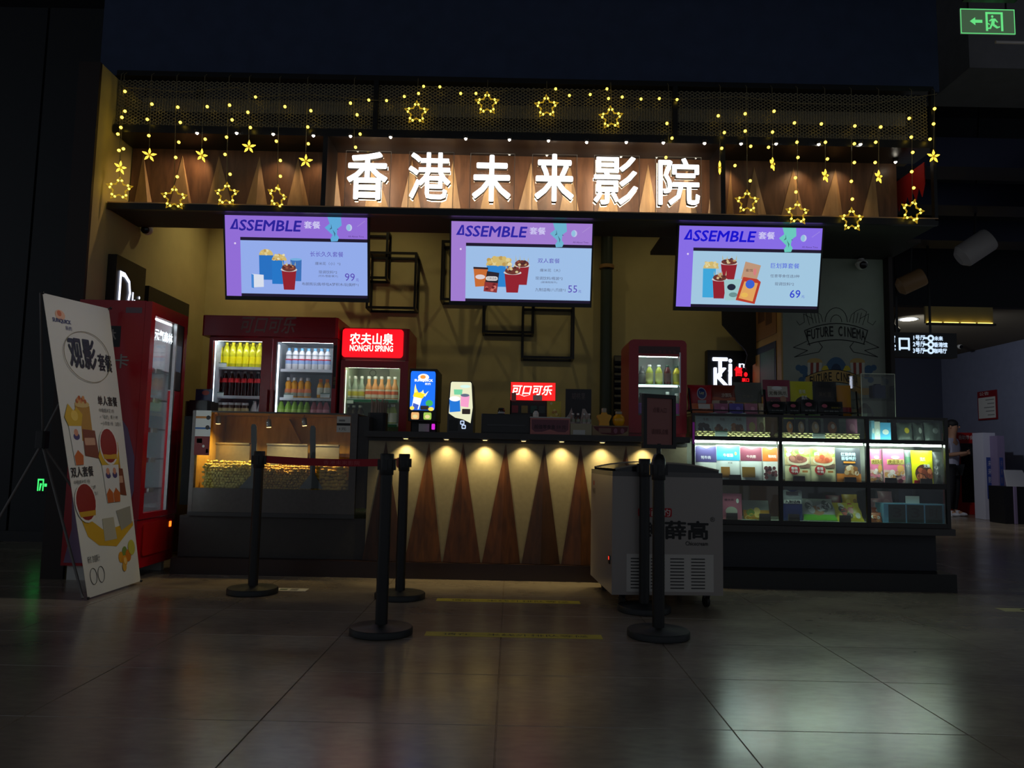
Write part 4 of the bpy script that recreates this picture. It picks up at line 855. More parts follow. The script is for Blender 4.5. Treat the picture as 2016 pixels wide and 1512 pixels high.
heap('popcorn', 'pale yellow popcorn in the left bin of the warmer', 396, 505, 915, mat('corn_yellow', (230, 208, 112), .6), 0, .0125, 0)
heap('popcorn', 'darker caramel popcorn in the middle bin of the warmer', 511, 611, 922, mat('corn_caramel', (196, 156, 66), .6), 0, .0112, 0)
heap('corn_puffs', 'golden curled puffs in the right bin of the warmer', 617, 687, 918, mat('puff_gold', (232, 182, 72), .6), 0, .0165, 1)
for i, (hx, bx0, bx1, yt) in enumerate(((499, 469, 508, 835), (615, 588, 634, 838))):
    Ys = YC + .02; T = lambda a, b: (A(a, b, Ys).x, A(a, b, Ys).z)
    t = thing('popcorn_scoop', ['grey popcorn scoop leaning behind the glass between the two popcorn bins', 'grey popcorn scoop leaning behind the glass beside the golden puffs'][i], 'scoop', (A(hx, 960, Ys).x, Ys, zwin - .02), group='popcorn scoops')
    f = Fr((0, Ys + .007, 0)); MB().prism([T(hx - 5, 940), T(hx + 5, 940), T(hx + 6, yt + 5), T(hx + 3, yt), T(hx - 3, yt), T(hx - 5, yt + 5)], f, -.006, .004).build('handle', mat('grey_plastic', (96, 98, 100), .45), t)
    MB().prism([T(bx0, 962), T(bx1, 962), T(hx + 6, 936), T(hx - 6, 936)], f, -.005, .003).build('blade', mat('grey_plastic', (96, 98, 100), .45), t)
# notices taped to the glass
def notice(name, label, px, Y, base, bits, cat='notice', rz=0):
    a0, a1, z0, z1 = B(*px, Y); t = thing(name, label, cat, ((a0 + a1) / 2, Y, z0)); MB().box(a0, a1, Y, Y + .002, z0, z1).build('sheet', base, t)
    f = Fr((a0, Y, z0), (a1 - a0, 0, 0), (0, 0, z1 - z0)); f.n = Vector((0, -1, 0))
    for bt in bits:
        if bt[0] == 'r': rect(f, *bt[1:5], .0008).build('print', bt[5], t)
        elif bt[0] == 'e': MB().flat(ell(*bt[1:5]), f, .0012).build('print', bt[5], t)
        elif bt[0] == 'p': MB().flat(bt[1], f, .001).build('print', bt[2], t)
        else: text(bt[1], f, *bt[2:6], bt[6], t, d=.0016, bold=bt[7] if len(bt) > 7 else .0)
    return t
INKB = mat('ink_black', (30, 30, 32), .6); PAPER = mat('paper_white', (206, 206, 200), .6)
notice('price_notice', 'white and red notice taped to the left of the popcorn glass', (384, 808, 414, 896), YC - .014, PAPER, [('r', 0, .82, 1, .87, mat('ochre_ink', (176, 116, 50), .6)), ('e', .82, .84, .14, .05, INKB), ('r', 0, .58, 1, .62, mat('blue_ink', (40, 86, 140), .6)), ('e', .8, .62, .14, .05, INKB), ('r', 0, 0, 1, .42, mat('dark_red_ink', (110, 24, 28), .6)), ('r', .15, .27, .5, .37, mat('pale_green_ink', (170, 186, 150), .6)), ('e', .6, .2, .08, .03, PAPER), ('r', .78, .05, .92, .14, PAPER)])
notice('price_notice', 'small two-part notice at the right of the popcorn glass', (663, 820, 690, 851), YC - .014, PAPER, [('r', 0, .42, 1, .58, INKB), ('r', .15, .68, .6, .8, mat('grey_ink', (120, 120, 120), .6)), ('t', '1元', .2, .12, .7, .3, INKB)])
# items behind the warmer on the left
a0, a1, z0, z1 = B(362, 790, 412, 835, YC + .3); solo('cash_terminal', MB().cbox(a0, a1, YC + .3, YC + .5, 1.17, z1, .02).box(a0 + .03, a1 - .03, YC + .32, YC + .48, z1, z1 + .01), M_BLACK, 'black terminal box at the left end behind the warmer', 'terminal')
notice('photo_card', 'dark blue picture card standing on the black terminal box', (385, 766, 418, 790), YC + .38, mat('blue_card', (30, 50, 90), .4), [('e', .6, .7, .22, .2, mat('red_blob', (150, 60, 50), .5))], 'card')
# straw cup
cx = A(744, 830, YC + .25).x
t = thing('straw_holder', 'dark holder full of paper-wrapped straws at the left end of the worktop', 'holder', (cx, YC + .25, zW1))
MB().cbox(cx - .07, cx + .07, YC + .18, YC + .32, zW1, zW1 + .15, .02).build('holder', mat('dark_print_box', (44, 44, 46), .5), t)
MB().flat(ell(cx - .02, zW1 + .08, .035, .05), Fr((0, YC + .18, 0)), .001).build('print', M_BLACK, t)
for k in range(26):
    x = cx + random.uniform(-.06, .06); y = YC + .25 + random.uniform(-.05, .05); MB().tube([(x, y, zW1 + .05), (x + random.uniform(-.015, .015), y, zW1 + .24 + random.uniform(-.02, .02))], .006, 6).build('straw', mat('straw_paper', (170, 150, 136), .7), t)

# ================================================================== MACHINES ON THE COUNTER
YM = YC + .12
# juice dispenser with a lit blue front
a0, a1, z0, z1 = B(804, 726, 859, 852, YM)
t = thing('juice_dispenser', 'black juice dispenser with a glowing blue picture front', 'drinks machine', ((a0 + a1) / 2, YM + .2, zW1)); z0 = zW1
MB().cbox(a0, a1, YM, YM + .42, z0 + .09, z1, .01).build('body', M_BLACK, t); MB().cbox(a0 + .005, a1 - .005, YM + .14, YM + .42, z0, z0 + .089, .01).build('base', M_BLACK, t)
f = Fr((a0, YM, z0), (a1 - a0, 0, 0), (0, 0, z1 - z0)); f.n = Vector((0, -1, 0))
sc = MB().prism(rrect(.06, .35, .95, .96, .05), f, .0005, .004).build('lit_panel', em('blue_panel', (22, 104, 232), 1.3), t)
def F2(poly, col, d, e=1.2, nm='print'): MB().flat(poly, f, d).build(nm, em('f_%d_%d_%d_%s' % (*col, e), col, e), t)
F2(ell(.52, .865, .2, .055), (250, 246, 240), .005); F2(ell(.5, .87, .1, .03), (240, 150, 60), .0055)
text('SUNQUICK', f, .2, .79, .86, .835, em('white_panel', (255, 250, 236), 1.7), t, d=.0055, bold=.03); text('新的', f, .58, .745, .78, .78, em('white_panel', (255, 250, 236), 1.7), t, d=.0055, bold=.0)
F2([(.12, .36), (.38, .36), (.5, .55), (.2, .6)], (236, 240, 250), .0052); F2([(.14, .36), (.34, .36), (.38, .43), (.18, .46)], (60, 90, 190), .0056); F2([(.16, .56), (.5, .53), (.62, .60), (.48, .64), (.36, .62), (.26, .70)], (252, 214, 30), .0054)
F2([(.2, .62), (.3, .63), (.24, .76), (.21, .70)], (255, 236, 150), .0057); F2([(.44, .62), (.56, .60), (.52, .67)], (255, 240, 180), .0057); F2([(.55, .58), (.66, .63), (.72, .65), (.6, .56)], (255, 240, 180), .0057)
F2(ell(.75, .46, .13, .05), (60, 170, 90), .0053); F2(rrect(.44, .355, .74, .42, .02), (70, 60, 60), .0057, .5); F2(ell(.82, .37, .1, .03), (250, 220, 90), .0058); F2(ell(.14, .38, .08, .03), (250, 220, 90), .0058)
for u, col in ((.26, (250, 190, 120)), (.7, (170, 210, 90))):
    MB().prism(rrect(u - .14, .205, u + .14, .315, .03), f, .001, .004).build('button', em('btn_%d' % col[0], col, .9), t); F2(ell(u, .25, .09, .03), (250, 230, 160), .005, .9)
MB().prism(rrect(.86, .05, .98, .14, .02), f, .001, .003).build('button', em('magenta', (220, 40, 220), 1.0), t)
MB().box(a0 + .08, a0 + .16, YM + .05, YM + .1, z0 + .01, z0 + .07).build('paper_cup', PAPER, t)
# coffee machine
a0, a1, z0, z1 = B(881, 750, 932, 852, YM); z0 = zW1
t = thing('coffee_machine', 'rounded coffee machine with a glowing picture of mugs', 'drinks machine', ((a0 + a1) / 2, YM + .2, zW1))
f = Fr((a0, YM + .02, z0), (a1 - a0, 0, 0), (0, 0, z1 - z0)); f.n = Vector((0, -1, 0))
MB().prism([(0, 0), (1, 0), (1.0, .5), (.93, .97), (.9, 1), (.1, 1), (.07, .97), (0, .5)], f, -.36, 0).build('body', mat('dark_grey_plastic', (64, 64, 66), .35), t)
F2([(.05, .38), (.3, .30), (.6, .27), (.9, .2), (.97, .5), (.9, .96), (.86, .985), (.14, .985), (.1, .96)], (226, 226, 190), .003, 1.1, 'lit_panel')
F2([(.08, .4), (.5, .42), (.46, .66), (.06, .66)], (30, 110, 200), .0045); F2(ell(.27, .66, .21, .05), (240, 240, 240), .005); F2([(.5, .52), (.8, .5), (.84, .72), (.5, .74)], (230, 150, 190), .0042); F2(ell(.66, .73, .17, .03), (90, 100, 120), .0048); F2([(.24, .74), (.54, .74), (.56, .84), (.22, .84)], (110, 196, 150), .0036)
F2(rrect(.56, .37, .88, .47, .02), (60, 48, 44), .0055, .5); F2(ell(.66, .9, .2, .03), (200, 230, 220), .004)
for u, v in ((.5, .17), (.56, .09)):
    MB().prism(rrect(u, v, u + .16, v + .075, .02), f, .001, .003).build('button', em('blue_white', (200, 220, 255), 1.2), t); F2(rrect(u + .03, v + .015, u + .13, v + .06, .01), (60, 66, 80), .0035, .5)
MB().prism(rrect(.06, .05, .42, .26, .02), f, .0008, .002).build('cup_bay', M_BLACK, t)
# cola fountain with lit red header
a0, a1, z0, z1 = B(1004, 753, 1094, 852, YM + .14); z0 = zW1
t = thing('soda_fountain', 'black soda fountain with a glowing red header', 'drinks machine', ((a0 + a1) / 2, YM + .3, zW1))
zs = A(1050, 788, YM + .14).z; MB().cbox(a0, a1, YM + .16, YM + .42, z0, z1 - .004, .01).build('body', M_BLACK, t); MB().box(a0 + .004, a1 - .004, YM + .14, YM + .16, zs, z1).build('lit_panel', em('cola_red', (255, 34, 34), 1.0), t)
f = Fr((a0, YM + .14, z0), (a1 - a0, 0, 0), (0, 0, z1 - z0)); f.n = Vector((0, -1, 0))
text('可口可乐', f, .04, .76, .92, .95, em('white_panel', (255, 250, 236), 1.7), t, d=.002, bold=.02, shear=.05); F2([(.16, .78), (.3, .73), (.44, .76), (.3, .745)], (255, 250, 240), .0022)
F2(rrect(.02, .64, .13, .8, .01), (70, 30, 30), .0024, .6); F2(rrect(.5, .66, .7, .76, .01), (90, 70, 70), .0024, .6)
for k, (u, col) in enumerate(((.11, (150, 40, 50)), (.32, (150, 130, 60)), (.52, (30, 80, 70)), (.7, (40, 60, 60)))): MB().prism(rrect(u - .07, .42, u + .07, .56, .01), f, -.02, -.012).build('flavour_button', mat('btn_m_%d' % k, col, .4), t)
# black drawer box, jar, small bottles, pouch
a0, a1, z0, z1 = B(948, 816, 1046, 852, YM); t = thing('till_box', 'black till box with one drawer on the counter beside the soda fountain', 'till', ((a0 + a1) / 2, YM + .1, zW1)); YD = YM - .06
MB().cbox(a0, a1, YD, YD + .17, zW1, z1, .006).build('body', M_BLACK, t); fr_ = Fr((a0, YD, zW1), (a1 - a0, 0, 0), (0, 0, z1 - zW1)); fr_.n = Vector((0, -1, 0))
MB().prism(rrect(.03, .08, .97, .92, .02), fr_, .0005, .006).build('drawer_front', mat('black_gloss', (14, 14, 16), .3), t); MB().prism(rrect(.12, .4, .88, .47, .02), fr_, .0065, .014).build('handle', mat('dark_grey_plastic', (64, 64, 66), .35), t)
p = A(987, 812, YM + .05); ztop = z1
jr = bottle('brown_jar', 'small brown jar with a white label on the black drawer box', 'jar', None, [(.025, 0), (.028, .004), (.028, .035), (.022, .042)], [('label_band', .008, .02, .001, PAPER)], mat('brown_glass', (60, 40, 24), .2), (.024, .04, .052, M_BLACK)); jr.location = (p.x, YD + .1, ztop)
# pink gift box
YPk = YC + .0
a0, a1, z0, z1 = B(1044, 821, 1122, 854, YPk); t = thing('gift_box', 'pink snack box with dark lettering and a white lid edge on the counter', 'box', ((a0 + a1) / 2, YPk + .1, zW1))
MB().box(a0, a1, YPk, YPk + .16, zW1, z1 - .008).build('body', mat('pink_card', (196, 120, 116), .5), t); MB().box(a0 - .003, a1 + .003, YPk - .003, YPk + .163, z1 - .008, z1).build('lid', PAPER, t)
f = Fr((a0, YPk, zW1), (a1 - a0, 0, 0), (0, 0, z1 - zW1)); f.n = Vector((0, -1, 0))
MB().flat([(.03, .85), (.97, .85), (.96, .3), (.88, .15), (.7, .16), (.5, .3), (.3, .16), (.12, .15), (.04, .3)], f, .001).build('print', mat('mauve_ink', (122, 70, 84), .5), t); text('超值零食盒 59 元', f, .1, .32, .9, .56, mat('dark_plum_ink', (60, 34, 48), .5), t, d=.002, bold=.015)
ptop = z1
a0, a1, zz, z1 = B(1076, 789, 1105, 822, YPk + .05)
# small glass bottles on a pale box
a0, a1, z0, z1 = B(1123, 834, 1165, 855, YPk); t = thing('bottle_box', 'pale cardboard box with a white price card under four clear bottles', 'box', ((a0 + a1) / 2, YPk + .08, zW1)); MB().box(a0, a1, YPk, YPk + .14, zW1, z1).build('body', mat('pale_card', (176, 166, 136), .6), t); MB().box(a0 + .02, a1 - .05, YPk - .003, YPk, zW1 + .005, zW1 + .04).build('price_card', PAPER, t)
gl = bottle('clear_bottle', 'clear empty bottle with a silver cap on the pale cardboard box', 'bottle', 'four clear bottles on the counter', [(.014, 0), (.017, .003), (.017, .045), (.009, .06), (.009, .07)], [('label_band', .015, .035, .0006, mat('pale_green_print', (150, 160, 140), .4))], M_ACRYL, (.0105, .066, .08, mat('silver_cap', (190, 190, 186), .3, metal=.6)))
for i, px in enumerate((1128, 1138, 1150, 1160)): put(gl, (A(px, 820, YPk + .05).x, YPk + .05, z1 + .0005), 'clear empty bottle with a silver cap on the pale cardboard box, %s from left' % ORD[i])
# juice bottles on a printed tray
a0, a1, z0, z1 = B(1166, 838, 1240, 857, YPk); t = thing('printed_box', 'flat box printed in red and purple under two orange juice bottles', 'box', ((a0 + a1) / 2, YPk + .08, zW1)); MB().box(a0, a1 - .01, YPk, YPk + .15, zW1, z1).build('body', mat('kraft_card', (150, 124, 92), .6), t)
f = Fr((a0, YPk, zW1), (a1 - a0, 0, 0), (0, 0, z1 - zW1)); f.n = Vector((0, -1, 0)); MB().flat([(.02, .9), (.95, .9), (.93, .5), (.8, .2), (.55, .1), (.25, .2), (.1, .55)], f, .001).build('print', mat('berry_ink', (96, 20, 36), .5), t); rect(f, .17, .3, .5, .75, .0015).build('print', mat('kraft_ink', (140, 100, 84), .5), t)
for u in (.62, .8): MB().flat(ell(u, .5, .05, .25), f, .0015).build('print', mat('mauve_print', (150, 90, 110), .5), t)
ORJ = mat('orange_juice', (240, 168, 10), .25)
p = A(1189, 838, YPk + .06); c = Vector((p.x, YPk + .06, z1)); t = thing('star_juice_bottle', 'star-shaped bottle of orange juice on the printed box', 'bottle', c)
ff = Fr((c.x, c.y + .025, c.z), (1, 0, 0), (0, 0, 1)); MB().prism([(-.038, 0), (.038, 0), (.036, .03), (.055, .07), (.052, .08), (.022, .088), (.018, .1), (-.018, .1), (-.022, .088), (-.052, .08), (-.055, .07), (-.036, .03)], ff, 0, .05).build('bottle_body', ORJ, t); MB().lathe([(.019, .1), (.02, .102), (.02, .13), (.017, .134)], c, 14).build('cap', mat('clear_lid', (170, 160, 140), .2), t, True)
p = A(1218, 838, YPk + .06); c = Vector((p.x, YPk + .06, z1)); t = thing('round_juice_bottle', 'round bottle of orange juice on the printed box', 'bottle', c)
MB().lathe([(.025, 0), (.04, .015), (.047, .045), (.042, .07), (.025, .088), (.024, .092)], c, 18).build('bottle_body', ORJ, t, True); MB().lathe([(.026, .09), (.027, .092), (.027, .106), (.024, .11)], c, 16).build('cap', mat('clear_lid', (170, 160, 140), .2), t, True)
# black poster with two white peaks
notice('mountain_poster', 'black poster with two white peaks standing behind the clear bottles', (1113, 766, 1164, 858), YC + .45, mat('black_poster', (24, 27, 36), .4), [('p', [(.03, .2), (.45, .2), (.3, .44), (.24, .6), (.14, .46), (.05, .4)], PAPER), ('p', [(.55, .2), (.97, .2), (.95, .44), (.86, .48), (.76, .58), (.66, .58), (.62, .44)], PAPER), ('e', .5, .36, .1, .1, mat('plum_ink', (70, 44, 60), .5)), ('t', '胡桃里', .24, .78, .76, .92, mat('grey_ink', (120, 120, 120), .6))], 'poster')
# small red countertop fridge
YR = YC + .06; a0, a1, z0, z1 = B(1238, 669, 1352, 858, YR); z0 = zW1
t = thing('counter_fridge', 'small red countertop fridge full of bottles at the right of the counter', 'fridge', ((a0 + a1) / 2, YR + .2, zW1))
wx0, wx1 = A(1257, 760, YR).x, A(1339, 760, YR).x; wz0, wz1 = A(1298, 818, YR).z, A(1298, 701, YR).z; zhd = A(1298, 682, YR).z
b = MB(); rr = .03
for fr_d in ((0, .02),):
    prof = rrect(a0, z0, a1, z1, .035)
b.box(a0, a0 + .02, YR + .03, YR + .42, z0, z1 - .03).box(a1 - .02, a1, YR + .03, YR + .42, z0, z1 - .03).box(a0 + .02, a1 - .02, YR + .4, YR + .42, z0, z1 - .03).box(a0 + .02, a1 - .02, YR + .03, YR + .4, z0, wz0 - .02)
b.prism([(a0, z1 - .03), (a0 + .012, z1 - .008), (a0 + .035, z1), (a1 - .035, z1), (a1 - .012, z1 - .008), (a1, z1 - .03)], Fr((0, YR + .03, 0)), -.39, 0); b.build('body', M_DKRED, t)
d = MB(); d.box(a0, wx0, YR, YR + .03, z0 + .03, z1 - .03).box(wx1, a1, YR, YR + .03, z0 + .03, z1 - .03).box(wx0, wx1, YR, YR + .03, z0 + .03, wz0).box(wx0, wx1, YR, YR + .03, wz1, z1 - .03)
d.prism([(a0, z1 - .03), (a0 + .012, z1 - .008), (a0 + .035, z1), (a1 - .035, z1), (a1 - .012, z1 - .008), (a1, z1 - .03)], Fr((0, YR, 0)), -.03, 0)
do = d.build('door', M_DKRED, t); MB().box(wx0, wx1, YR + .01, YR + .015, wz0, wz1).build('door_glass', M_GLASS, do)
fr_ = Fr((0, YR, 0)); MB().box(wx0, wx1, YR - .001, YR, wz1 + .018, zhd).build('header_strip', mat('maroon_gloss', (66, 8, 18), .2), do)
for k in range(4): MB().flat(ell(A(1299 + k * 9.5, 692, YR).x, A(1299, 692, YR).z, .012, .012, 12), fr_, .002).build('round_badge', mat('badge_grey', (110, 60, 66), .5), do)
u0, u1, v0, v1 = B(1267, 689, 1288, 694, YR); text('TCAMINI', fr_, u0, v0, u1, v1, mat('badge_grey', (110, 60, 66), .5), do, d=.002, bold=0)
MB().box(a0 + .021, a1 - .021, YR + .38, YR + .399, wz0 - .015, z1 - .035).box(a0 + .021, a0 + .025, YR + .03, YR + .38, wz0 - .015, z1 - .035).box(a1 - .025, a1 - .021, YR + .03, YR + .38, wz0 - .015, z1 - .035).box(a0 + .025, a1 - .025, YR + .03, YR + .38, wz0 - .015, wz0 - .012).build('liner', mat('liner_green', (150, 170, 166), .4), t)
MB().box(wx0 + .01, wx1 - .01, YR + .04, YR + .052, wz1 - .002, wz1 + .01).build('led_strip', mat('counter_fridge_led', (226, 255, 246), emit=22.0), t); MB().box(wx1 - .006, wx1 + .004, YR - .003, YR - .0005, wz1 - .28, wz1 + .03).build('door_trim', mat('lit_trim', (200, 210, 214), .2, metal=.5), do)
zsh = A(1298, 757, YR + .06).z; MB().box(wx0 + .01, wx1 - .01, YR + .045, YR + .055, zsh - .02, zsh - .01).build('led_strip', mat('counter_fridge_added_glow', (226, 255, 246), emit=9.0), t); MB().box(wx0 - .005, wx1 + .005, YR + .06, YR + .37, zsh - .008, zsh).build('shelf', mat('wire_shelf', (190, 206, 206), .3), t)  # led strip under the shelf is added only to brighten the lower row
def mini(name, label, px, z, body, capm, h=.155, r=.028, lab=None, group=None, yy=.1):
    g = bottle(name, label, 'bottle', group, [(r * .85, 0), (r, .005), (r, h * .62), (r * .8, h * .75), (r * .45, h * .86), (r * .45, h * .93)], [('label_band', h * .15, h * .58, .001, lab)] if lab else [], body, (r * .52, h * .9, h, capm)); g.location = (A(px, 780, YR + yy).x, YR + yy, z); return g
LIM = mat('lime_drink', (196, 206, 90), .2); put1 = mini('lime_bottle', 'lime drink bottle on the upper shelf of the counter fridge, the left one', 1278.5, zsh + .001, LIM, M_WHITE, lab=mat('lime_label', (206, 206, 130), .4))
mini('lime_bottle', 'lime drink bottle on the upper shelf of the counter fridge, beside the dark red one', 1297, zsh + .001, LIM, M_WHITE, lab=mat('lime_label', (206, 206, 130), .4))
mini('dark_red_bottle', 'dark red bottle with a green cap on the upper shelf of the counter fridge', 1314, zsh + .001, mat('maroon_drink', (86, 24, 24), .2), mat('forest_cap', (40, 70, 56), .4), lab=mat('maroon_label', (96, 70, 66), .4)); mini('yellow_bottle', 'bright yellow bottle with a green cap on the upper shelf of the counter fridge', 1332, zsh + .001, mat('yellow_drink', (220, 206, 50), .2), mat('forest_cap', (40, 70, 56), .4), h=.15, r=.03, lab=mat('olive_label', (170, 170, 70), .4))
mini('grey_bottle', 'grey bottle in the upper left corner of the counter fridge', 1264, zsh + .001, mat('grey_drink', (96, 100, 100), .2), mat('grey_cap', (120, 124, 124), .4), lab=mat('grey_label', (120, 122, 120), .4), yy=.2)
zl = wz0 - .012
for nm, lb, px, bd, cp, hh, lb2, yy in [('purple_bottle', 'dark bottle with a purple label at the lower left of the counter fridge', 1262, mat('dark_grape', (50, 36, 40), .2), M_BLACK, .19, mat('violet_label', (130, 60, 170), .4), .1), ('mango_bottle', 'yellow bottle with an orange cap behind the plum bottle in the counter fridge', 1274, mat('mango_drink', (226, 170, 30), .2), mat('orange_cap', (226, 110, 30), .4), .18, mat('mango_label', (206, 140, 40), .4), .17), ('plum_bottle', 'plum coloured bottle on the lower shelf of the counter fridge', 1281, mat('plum_drink', (64, 14, 30), .2), M_BLACK, .17, mat('plum_label', (80, 30, 70), .4), .1), ('amber_bottle', 'amber bottle with a pale cap on the lower shelf of the counter fridge', 1298, mat('amber_drink', (226, 160, 20), .2), mat('pale_cap', (206, 190, 130), .4), .18, mat('amber_label', (150, 90, 30), .4), .1), ('clear_water_bottle', 'clear bottle with a white label on the lower shelf of the counter fridge', 1314, mat('clear_drink', (150, 150, 140), .15), M_WHITE, .2, mat('white_label', (214, 216, 206), .4), .1), ('pink_label_bottle', 'clear bottle with a magenta label at the lower right of the counter fridge', 1332, mat('clear_drink', (150, 150, 140), .15), M_WHITE, .19, mat('magenta_label', (206, 50, 190), .4), .1)]: mini(nm, lb, px, zl + .001, bd, cp, hh, .028, lb2, None, yy)
# ================================================================== SNACK DISPLAY CASE
YK = 5.62
XK = [A(p, 920, YK).x for p in (1363, 1368, 1534, 1541, 1706, 1713, 1862, 1869)]
zk = lambda py: A(1615, py, YK).z
ZK = [zk(818), zk(823), zk(863), zk(871), zk(948), zk(959), zk(1027), zk(1036)]
kc = thing('display_case', 'long glass snack display case with a black frame and lit middle shelf', 'display case', ((XK[0] + XK[-1]) / 2, YK + .25, 0))
YK2 = YK + .5
M_FRM = mat('black_frame', (34, 30, 28), .35)
fk = MB()
for a, b in ((0, 1), (2, 3), (4, 5), (6, 7)): fk.box(XK[a], XK[b], YK, YK + .025, ZK[7], ZK[0])
fk.build('front_posts', M_FRM, kc)
for i, (a, b) in enumerate(((1, 0), (3, 2), (5, 4), (7, 6))):
    r = MB()
    for c in (1, 3, 5): r.box(XK[c], XK[c + 1], YK + .001, YK + .024, ZK[a], ZK[b])
    r.build('front_rail', M_FRM, kc)
MB().box(XK[0], XK[7], YK + .025, YK2, ZK[1], ZK[0]).build('top_board', glass('case_top_glass', (.8, .86, .82), .08), kc)
MB().box(XK[0], XK[7], YK + .025, YK2, ZK[3], ZK[2] - .012).build('shelf', glass('shelf_glass', (.82, .9, .86), .06, .1), kc); MB().box(XK[0], XK[7], YK + .025, YK2, ZK[5], ZK[4] - .008).build('shelf', glass('shelf_glass', (.82, .9, .86), .06, .1), kc); MB().box(XK[0], XK[7], YK + .025, YK2, ZK[7], ZK[6] - .004).build('shelf', mat('pale_shelf', (214, 220, 206), .4), kc)
MB().box(XK[0], XK[7], YK2 - .012, YK2, ZK[4], ZK[3]).build('back_board', mat('white_back', (216, 222, 210), .5), kc)
MB().box(XK[0], XK[7], YK2 - .01, YK2, ZK[7], ZK[5]).build('back_glass', glass('smoky_glass', (.7, .74, .74), .06), kc); MB().box(XK[0], XK[7], YK2 - .01, YK2, ZK[2], ZK[1]).build('back_glass', glass('smoky_glass', (.7, .74, .74), .06), kc)
for i in (1, 3, 5):
    for a, b in ((2, 1), (4, 3), (6, 5)): MB().box(XK[i], XK[i + 1], YK + .01, YK + .015, ZK[a], ZK[b]).build('glass_pane', M_GLASS, kc)
for x0 in (XK[0], XK[6] + .001): MB().box(x0 + .006, x0 + .012, YK + .03, YK2, ZK[7], ZK[1]).build('end_glass', M_GLASS, kc)
M_CASELED = mat('case_led', (232, 255, 240), emit=44.0)
for i in (1, 3, 5): MB().box(XK[i] + .01, XK[i + 1] - .01, YK + .03, YK + .05, ZK[3] - .016, ZK[3] - .002).build('led_strip', M_CASELED, kc)
MB().box(XK[0] + .002, XK[1] - .002, YK - .004, YK - .001, ZK[3] - .03, ZK[2] + .1).build('magenta_edge', em('magenta_edge', (150, 20, 160), .15), kc)
# case base
MB().box(XK[0], A(1840, 1080, YK + .12).x, YK + .1, YK2 + .05, .128, .395).build('base_cabinet', mat('navy_black_panel', (38, 40, 48), .5), kc)
MB().box(XK[0], A(1880, 1048, YK - .02).x, YK - .03, YK2 + .05, .397, ZK[7] - .002).build('base_slab', mat('grey_slab', (60, 58, 58), .35), kc)
MB().box(XK[0], A(1883, 1150, YK - .05).x, YK - .06, YK2 + .05, 0, .126).build('base_plinth', mat('black_plinth', (20, 20, 22), .4), kc)

# ------------------------------------------------------------------ snack pouches
PM = {}
def pm(c, rough=.32):
    k = (c, rough)
    if k not in PM: PM[k] = mat('pouch_%02x%02x%02x_%d' % (*c, int(rough * 100)), c, rough)
    return PM[k]
def pouch(label, px, Y, base, prints=(), kind='stand', t=.05, lean=.06, rz=0.0, cat='snack bag', group=None, name='snack_pouch', z=None):
    """px = pixel box of the front; prints in u -1..1 across and v 0..1 up"""
    a0, a1, z0, z1 = B(*px, Y); w, h = (a1 - a0) / 2, z1 - z0
    if z is not None: z0 = z; h = z1 - z
    root = thing(name, label, cat, ((a0 + a1) / 2, Y + t / 2, z0), rz, group)
    def th(u, v):
        e = max(0.0, 1 - abs(u) ** 3) ** .5
        if kind == 'stand': k = (1 - max(0, (v - .15) / .85) ** 1.6) * (.55 + .45 * min(1, v / .12))
        else: k = math.sin(math.pi * min(1, max(0, v))) ** .55
        return max(.003, t * e * k)
    def S(u, v, d=0.0, sgn=-1):
        hw = w * (1 + (.03 * math.cos(v * 12) if kind != 'stand' else 0)); zz = h * v
        return Vector((u * hw, sgn * th(u, v) / 2 - d + zz * lean, zz))
    mb = MB(); mb.grid(lambda a, b: S(2 * a - 1, b), 8, 10); mb.grid(lambda a, b: S(1 - 2 * a, b, 0, 1), 8, 10)
    body = mb.build('pouch_body', pm(base), root, True, local=True)
    for k, p in enumerate(prints):
        d = .0012 + .0007 * k
        if p[0] == 'b':
            _, v0, v1, col = p[:4]; u0, u1 = (p[4], p[5]) if len(p) > 5 else (-.985, .985)
            MB().grid(lambda a, b: S(u0 + (u1 - u0) * a, v0 + (v1 - v0) * b, d), 8, 6).build('print_band', pm(col), root, True, local=True)
        elif p[0] == 'w':
            _, v0, v1, col = p; MB().grid(lambda a, b: S(-.985 + 1.97 * a, v0 + (v1 - v0 + .035 * math.sin(a * 9)) * b, d), 14, 5).build('print_band', pm(col), root, True, local=True)
        elif p[0] == 'e':
            _, u, v, ru, rv, col = p; m2 = MB(); N = 16; vs = [S(u, v, d)]; fs = []
            for j in range(1, 4): vs += [S(max(-.99, min(.99, u + ru * j / 3 * math.cos(2 * math.pi * i / N))), max(.01, min(.99, v + rv * j / 3 * math.sin(2 * math.pi * i / N))), d) for i in range(N)]
            fs += [(0, 1 + i, 1 + (i + 1) % N) for i in range(N)]
            for j in range(2): fs += [(1 + j * N + i, 1 + (j + 1) * N + i, 1 + (j + 1) * N + (i + 1) % N, 1 + j * N + (i + 1) % N) for i in range(N)]
            m2.add(vs, fs).build('picture', pm(col), root, True, local=True)
        elif p[0] == 'n':
            _, u0, v0, u1, v1, cols, n, r = p; rnd = random.Random(int(abs(u0 * 1000)) + n + int(px[0]))
            for q_ in range(n):
                uu, vv = rnd.uniform(u0, u1), rnd.uniform(v0, v1); m2 = MB(); vs = [S(max(-.97, min(.97, uu + r * math.cos(2 * math.pi * i / 8))), max(.01, min(.99, vv + r * w / h * math.sin(2 * math.pi * i / 8))), d + .0001 * q_) for i in range(8)]
                m2.add(vs, [tuple(range(8))]).build('picture', pm(cols[q_ % len(cols)]), root, local=True)
        else:
            _, s, u0, v0, u1, v1, col = p[:7]; bd = p[7] if len(p) > 7 else .02
            text_mb(s, lambda a, b, kk: S(u0 + (u1 - u0) * a, v0 + (v1 - v0) * b, d + kk * .00008), bd).build('lettering', pm(col), root, local=True)
    return root
